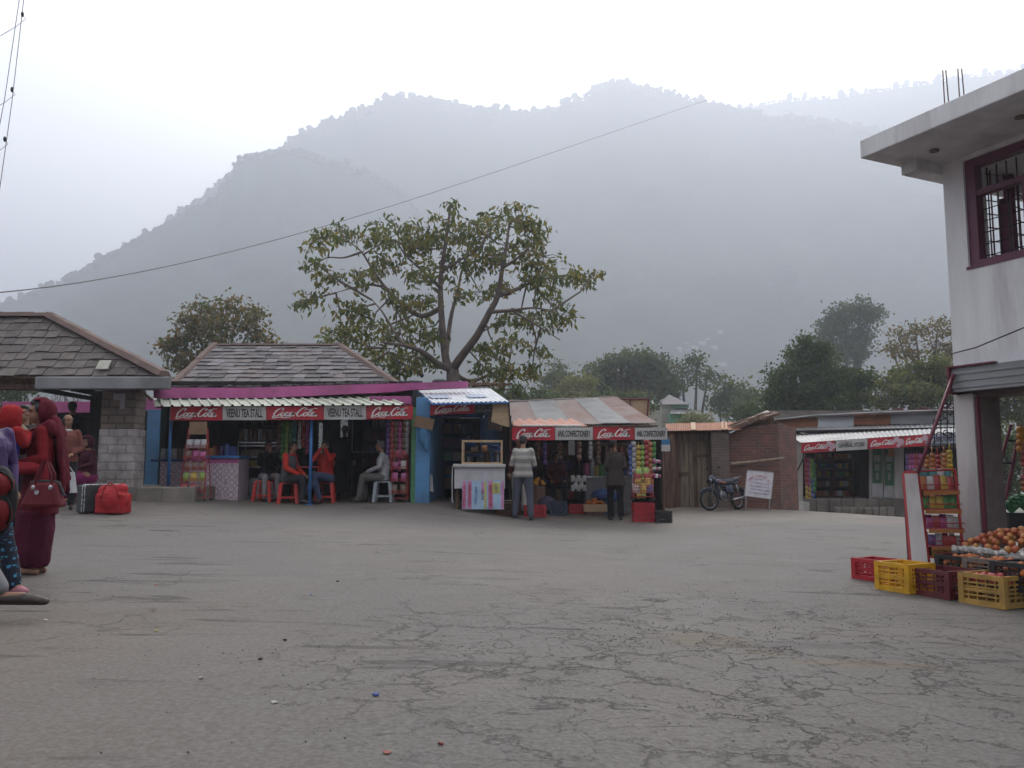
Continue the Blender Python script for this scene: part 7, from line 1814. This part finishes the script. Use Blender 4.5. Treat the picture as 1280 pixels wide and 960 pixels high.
# handbag hanging from her forearm
def handbag():
    d=7.28; c=P(55,623,d); z0=Z(637,d); m=fab('maroon leather',(.13,.014,.022),rough=.45,bump=.2); 
    b=empty('handbag',(c.x,d,z0),'maroon leather handbag with a round badge hanging from the woman\'s arm','handbag')
    w=.185; 
    mb=MB(); mb.hexa([(c.x-w,d-.07,z0+.02),(c.x+w,d-.07,z0+.02),(c.x+w,d+.07,z0+.02),(c.x-w,d+.07,z0+.02)],[(c.x-w*.62,d-.035,z0+.24),(c.x+w*.62,d-.035,z0+.24),(c.x+w*.62,d+.035,z0+.24),(c.x-w*.62,d+.035,z0+.24)]); mb.build('bag_body',m,b,bevel=.03)
    mb=MB(); mb.tube([(c.x-w*.66,d,z0+.235),(c.x,d,z0+.248),(c.x+w*.66,d,z0+.235),(c.x+w*.95,d,z0+.12)],.013,8); mb.build('zip',m_dark,b)
    arm=P(57,577,d)
    for yy in (-.03,.03):
        mb=MB(); mb.tube([V_((c.x-.075,d+yy,z0+.19)),V_((c.x-.06,d+yy,z0+.30)),arm+V_((-.015,yy*.6,0)),arm+V_((.02,yy*.6,0)),V_((c.x+.07,d+yy,z0+.30)),V_((c.x+.075,d+yy,z0+.19))],.009,6); mb.build('handle',m,b)
        for sx in (-1,1): 
            q=MB(); q.ell((c.x+sx*.075,d+yy*1.5,z0+.19),(.018,.012,.024),8,6); q.build('buckle',m_steel,b)
    q=MB(); q.lathe((0,0,0),[(0,0),(.020,0),(.020,.006),(0,.006)],14); M=facing((c.x-.03,d-.062,z0+.15)); q.v=[tuple(M@V_(v)) for v in q.v]; q.build('badge',m_steel,b)
handbag()
# --- person in beige carrying a child in a red hood
m_be=fab('beige kurta',(.235,.185,.125)); m_ch=fab('red child jacket',(.30,.018,.02),bump=.7,bscale=9); m_blv=fab('royal blue vest',(.03,.05,.34)); 
human('person in a beige kurta carrying a child at the left picture edge',-8,7.75,1.62,R(35),dict(sl=(.19,0,1.38),wl=(.20,-.34,1.04),el=(.42,-.10,1.10),wr=(-.12,-.26,1.05),head=(-.04,.04,1.56)),m_be,fab('tan trousers',(.28,.19,.09)),m_dark,top_hem=.58,vox=.012)
def childx(p,T,J,HM,s):
    q=shell((0,.02,.03),(.135,.155,.175),lambda v: not(v.y<-.55 and v.z<.4),M=HM,wob=.075); part(q,'hood',m_ch,p,T,thick=.012)
    q=MB(); q.cap(J['s'+'l'],J['el'],.085,.075,10); q.cap(J['el'],J['el'].lerp(J['wl'],.9),.072,.06,10); q.cap(J['sr'],J['er'],.085,.075,10); q.cap(J['er'],J['er'].lerp(J['wr'],.9),.072,.06,10); remesh(q,'sleeve',m_ch,p,.011,T,2,.014,18,3)
zc=Z(525,7.45)
human('small child in a red hood and blue vest carried in the beige person\'s arms',8,7.3,1.12,R(150),dict(base='sit',wl=(.03,-.24,1.02),el=(.17,-.12,.88),wr=(-.03,-.24,1.0),er=(-.17,-.12,.88),neck=(0,0,1.02),head=(0,-.03,1.17)),m_blv,fab('red child trousers',(.25,.02,.03)),m_dark,z=Z(523,7.3)-.79,extra=childx,vox=.012,facing_detail=False)
# --- person in a purple jacket with a backpack
m_pu=fab('glossy purple jacket',(.075,.045,.135),rough=.42,bump=1.0,bscale=9); 
def blue_print():
    m,nt,b=newmat('blue patterned trousers cloth'); vec=coords(nt,'Object',(1,1,1))
    w=nt.nodes.new('ShaderNodeTexWave'); w.bands_direction='Z'; w.inputs['Scale'].default_value=5; w.inputs['Distortion'].default_value=1.5; nt.links.new(vec,w.inputs['Vector'])
    vo=nt.nodes.new('ShaderNodeTexVoronoi'); vo.inputs['Scale'].default_value=32; nt.links.new(vec,vo.inputs['Vector'])
    k=math_(nt,'MULTIPLY',maprange(nt,w.outputs['Fac'],.45,.7),maprange(nt,vo.outputs['Distance'],.5,.3))
    col=mixc(nt,k,(.010,.014,.03),(.06,.26,.42)); nt.links.new(col,b.inputs['Base Color']); b.inputs['Roughness'].default_value=.9; return m
human('woman in a glossy purple jacket and blue patterned trousers at the left picture edge',-18,6.35,1.50,R(60),dict(el=(.25,.04,1.12),wl=(.22,-.06,.90),kl=(.14,-.10,.50),al=(.20,-.16,.09),tl=(.22,-.31,.04)),m_pu,blue_print(),fab('pink and white shoe',(.50,.22,.26)),vox=.011,body_scale=1.12,top_hem=.78,fold=.017)
def backpack():
    d=5.95; c=P(-2,625,d); b=empty('backpack',(c.x,d,c.z-.2),'red and black backpack on the purple jacket','backpack')
    m=fab('red nylon',(.17,.012,.016),rough=.6); mk=fab('black nylon',(.015,.015,.017),rough=.6)
    mb=MB(); mb.ell((c.x,d,c.z),(.13,.10,.25),16,12); remesh(mb,'pack_body',mk,b,.012,Matrix.Identity(4),3,.006,7,2)
    for z,h in ((.10,.10),(-.09,.14)):
        mb=MB(); mb.ell((c.x,d-.04,c.z+z),(.125,.085,h),14,10); mb2=remesh(mb,'pocket',m,b,.012,Matrix.Identity(4),2,.004,7,3)
        mb=MB(); 
        pts=[V_((c.x+.130*math.cos(a),d-.055-.06*math.sin(max(0,a)) if False else d-.06,c.z+z+(h+.004)*math.sin(a))) for a in np.linspace(-.6,math.pi+.6,16)]
        mb.tube(pts,.008,6); mb.build('zip',mk,b,smooth=True)
backpack()
# --- striding man whose shoes enter the picture at the left edge
m_br=mat('dark brown leather shoe',(.040,.026,.020),rough=.45)
human('striding man entering at the left edge with brown shoes and grey trousers',-95,5.35,1.72,R(90),dict(kl=(.10,-.24,.50),al=(.10,-.46,.18),tl=(.11,-.73,.11),kr=(-.1,-.08,.48),ar=(-.10,-.26,.08),tr=(-.11,-.43,.03),hl=(.09,-.03,.90)),fab('grey coat jacket',(.10,.10,.11)),fab('light grey trousers',(.20,.20,.21)),m_br,vox=.014,facing_detail=False)
# --- luggage
def suitcase():
    d=14.35; x0=X(97,d);x1=X(121,d); g=G((x0+x1)/2,d); zt=Z(606,d); s=empty('suitcase',((x0+x1)/2,d,g),'dark grey hard suitcase with silver rim standing on the road','suitcase')
    ms=mat('charcoal shell',(.045,.048,.052),rough=.5)
    mb=MB(); mb.hexa([(x0,d,g+.01),(x0+.19,d-.12,g+.01),(x0+.55,d+.42,g+.01),(x0+.36,d+.54,g+.01)],[(x0,d,zt),(x0+.19,d-.12,zt),(x0+.55,d+.42,zt),(x0+.36,d+.54,zt)]); mb.build('shell',ms,s,bevel=.03)
    for t in (.17,.21):
        mb=MB(); a=V_((x0+t,d-.125+ (t-.19)*.6,0)); 
        mb.tube([V_((x0+t-.01,d-.115,g+.03)),V_((x0+t-.01,d-.118,zt-.03)),V_((x0+t+.0,d-.10,zt+.004)),V_((x0+t+.34,d+.40,zt+.004))],.009,6); mb.build('rim',m_steel,s)
    mb=MB(); mb.tube([V_((x0+.25,d+.12,zt)),V_((x0+.25,d+.12,zt+.03)),V_((x0+.35,d+.28,zt+.03)),V_((x0+.35,d+.28,zt))],.012,6); mb.build('handle',m_dark,s)
suitcase()
def duffel():
    d=14.25; x0=X(119,d);x1=X(158,d); g=G((x0+x1)/2,d); b=empty('duffel_bag',((x0+x1)/2,d,g),'bright red duffel bag slumped beside the dark suitcase','bag')
    m=fab('bright red nylon',(.38,.02,.025),rough=.55); h=Z(604,d)-g; cx_=(x0+x1)/2; w=(x1-x0)/2
    mb=MB(); mb.ell((cx_,d+.15,g+h*.42),(w*1.02,.22,h*.46),16,10); mb.lohi((x0+.03,d-.02,g+.015),(x1-.03,d+.32,g+h*.65)); mb.cap((x0+.10,d+.15,g+h*.72),(x1-.14,d+.15,g+h*.80),.10,.11)
    remesh(mb,'bag_body',m,b,.014,Matrix.Identity(4),4,.018,8,4)
    mb=MB(); mb.tube([V_((x0+.14,d-.06,g+h*.5)),V_((x0+.2,d-.03,g+h*.92)),V_((cx_,d+.0,g+h*1.0)),V_((x1-.16,d-.02,g+h*.9)),V_((x1-.08,d-.06,g+h*.5))],.012,6); mb.build('handle',m,b,smooth=True)
    mb=MB(); mb.tube([V_((x0+.06,d+.1,g+h*.86)),V_((cx_,d+.1,g+h*.95)),V_((x1-.06,d+.1,g+h*.84))],.007,5); mb.build('zip',m_dark,b)
duffel()
# ================================================================ MOTORCYCLE
def bike():
    D=20.2; x=X(905,D); g=G(x,D); b=empty('motorcycle',(x,D,g),'blue and black motorcycle parked before the plank shed and brick wall','motorcycle')
    T=Matrix.Translation((x,D,g+.0))@Matrix.Rotation(R(38),4,'Z')@Matrix.Rotation(R(-5),4,'X')@Matrix.Scale(.84,4)
    # local: x to the rear (+), front wheel at -x ; wheelbase 1.28
    def B(mb,name,m,parent=b,smooth=True,bevel=0):
        mb.v=[tuple(T@V_(v)) for v in mb.v]; return mb.build(name,m,parent,smooth=smooth,bevel=bevel)
    m_ty=mat('tyre rubber',(.018,.018,.018),rough=.85); m_bl=mat('dark blue tank paint',(.012,.018,.05),rough=.25,var=.2,bump=0); m_en=mat('engine metal',(.11,.11,.115),rough=.4,metal=.6)
    m_chr=mat('chrome',(.3,.3,.31),rough=.3,metal=1,bump=0); m_sil=mat('silver graphic',(.45,.45,.47),rough=.35)
    def ring(c,Rr,r,n=28,k=8,steer=0):
        mb=MB(); vs=[];fs=[]
        for i in range(n):
            a=2*math.pi*i/n
            for j in range(k):
                t=2*math.pi*j/k; rad=Rr+r*math.cos(t); v=V_((rad*math.cos(a),r*1.1*math.sin(t),rad*math.sin(a))); v=Matrix.Rotation(steer,3,'Z')@v; vs.append(v+V_(c))
        for i in range(n):
            for j in range(k): fs.append((i*k+j,((i+1)%n)*k+j,((i+1)%n)*k+(j+1)%k,i*k+(j+1)%k))
        mb.add(vs,fs); return mb
    for c,st,nm in (((-.66,0,.30),R(-22),'front'),((.62,0,.30),0,'rear')):
        w=B(ring(c,.265,.040,steer=st),'wheel',m_ty)
        B(ring(c,.222,.012,steer=st),'rim',m_chr,w)
        q=MB(); 
        for i in range(14):
            a=2*math.pi*i/14; d_=Matrix.Rotation(st,3,'Z')@V_((math.cos(a)*.22,0,math.sin(a)*.22)); q.tube([V_(c),V_(c)+d_],.003,4)
        q.ell(c,(.05,.045,.05),10,7); B(q,'spokes',m_en,w)
    q=MB(); st=Matrix.Rotation(R(-22),3,'Z')
    for sy in (-.08,.08): q.tube([V_((-.66,0,.30))+st@V_((0,sy,0)),V_((-.42,0,.82))+st@V_((0,sy,0)),V_((-.38,0,.92))+st@V_((0,sy,0))],[.020,.022,.018],8)
    B(q,'front_fork',m_chr)
    q=MB(); 
    for i in range(9): 
        a=R(40+100*i/8); p=V_((-.66,0,.30))+st@V_((-.33*math.cos(a),0,.33*math.sin(a))); p2=V_((-.66,0,.30))+st@V_((-.33*math.cos(R(40+100*(i+1)/8)),0,.33*math.sin(R(40+100*(i+1)/8)))); q.cap(p,p2,.035,.035,8)
    B(q,'front_mudguard',m_bl)
    q=MB(); q.ell((-.50,-.0,.86),(.10,.10,.12),12,9); q.hexa([(-.60,-.08,.78),(-.60,.08,.78),(-.46,.11,.76),(-.46,-.11,.76)],[(-.55,-.06,1.0),(-.55,.06,1.0),(-.42,.08,.98),(-.42,-.08,.98)]); B(q,'headlamp_cowl',m_bl)
    q=MB(); q.ell((-.585,-.03,.84),(.03,.065,.06),12,8); B(q,'headlight',m_chr)
    q=MB(); q.tube([st@V_((0,-.34,0))+V_((-.36,0,1.0)),st@V_((-.03,-.14,0))+V_((-.38,0,1.01)),V_((-.40,0,.95)),st@V_((-.03,.14,0))+V_((-.38,0,1.01)),st@V_((0,.34,0))+V_((-.36,0,1.0))],.014,7); B(q,'handlebar',m_dark)
    for sy in (-1,1):
        q=MB(); a=st@V_((0,sy*.22,0))+V_((-.38,0,1.01)); q.tube([a,a+V_((.02,sy*.05,.16))],.006,5); q.ell(a+V_((.02,sy*.07,.20)),(.02,.05,.04),10,7); B(q,'mirror',m_dark)
    q=MB(); q.ell((-.16,0,.80),(.25,.125,.115),16,10); q.ell((-.28,0,.78),(.14,.12,.11),12,8); B(q,'fuel_tank',m_bl)
    q=MB(); q.cap((-.30,-.12,.80),(-.05,-.12,.77),.02,.03,8); B(q,'tank_stripe',mat('orange stripe',(.40,.12,.05),rough=.4))
    q=MB(); q.cap((.06,0,.80),(.40,0,.82),.085,.095,12); q.cap((.40,0,.84),(.66,0,.88),.09,.05,12); B(q,'seat',mat('black seat',(.03,.035,.055),rough=.35))
    q=MB(); q.cap((.30,-.0,.74),(.74,0,.80),.07,.045,10); B(q,'tail_panel',m_bl)
    q=MB(); q.ell((.80,0,.80),(.03,.05,.035),10,7); B(q,'tail_light',mat('red lamp lens',(.4,.01,.01),rough=.2))
    q=MB(); 
    for sy in (-.10,.10): q.tube([(.38,sy,.88),(.66,sy,.93),(.80,sy*.8,.96),(.82,0,.96)],.011,6)
    B(q,'grab_rail',m_chr)
    q=MB(); q.ell((-.10,0,.42),(.19,.13,.14),12,9); q.cap((-.16,0,.45),(-.24,0,.62),.085,.075,10)
    for k in range(5): q.lathe((-.20,0,.50+.03*k),[(0,0),(.11,0),(.11,.01),(0,.01)],12)
    B(q,'engine',m_en,smooth=False)
    q=MB(); q.hexa([(.02,-.12,.45),(.34,-.12,.50),(.34,.12,.50),(.02,.12,.45)],[(.0,-.10,.68),(.36,-.09,.72),(.36,.09,.72),(.0,.10,.68)]); B(q,'side_panel',m_bl,bevel=.02)
    q=MB(); q.tube([(-.24,-.11,.55),(-.30,-.13,.36),(-.12,-.14,.26),(.2,-.15,.27)],.022,8); q.tube([(.2,-.15,.27),(.80,-.17,.36)],[.035,.045],10); B(q,'exhaust',m_chr)
    q=MB(); 
    for sy in (-.05,.05): q.tube([(-.40,sy,.90),(-.10,sy,.62),(.1,sy,.60),(.66,sy,.74)],.018,6); q.tube([(-.38,sy,.84),(-.28,sy,.40),(.10,sy,.33),(.12,sy,.62)],.018,6)
    for sy in (-.09,.09): q.tube([(.10,sy,.36),(.62,sy,.30)],.02,6); 
    B(q,'frame',m_dark)
    for sy in (-.13,.13): q=MB(); q.tube([(.56,sy,.36),(.46,sy,.72)],.024,8); B(q,'rear_shock',m_chr)
    q=MB(); 
    for i in range(7):
        a=R(30+110*i/6); p=V_((.62-.33*math.cos(a+.5),0,.30+.33*math.sin(a+.2))); q.cap(p,p+V_((.05,0,-.0)),.05,.05,7)
    B(q,'rear_mudguard',m_dark)
    q=MB(); q.tube([(.10,-.1,.30),(.06,-.30,-.0)],.012,6); q.tube([(.0,-.14,.27),(.0,-.26,.27)],.014,6); B(q,'side_stand',m_dark)
bike()
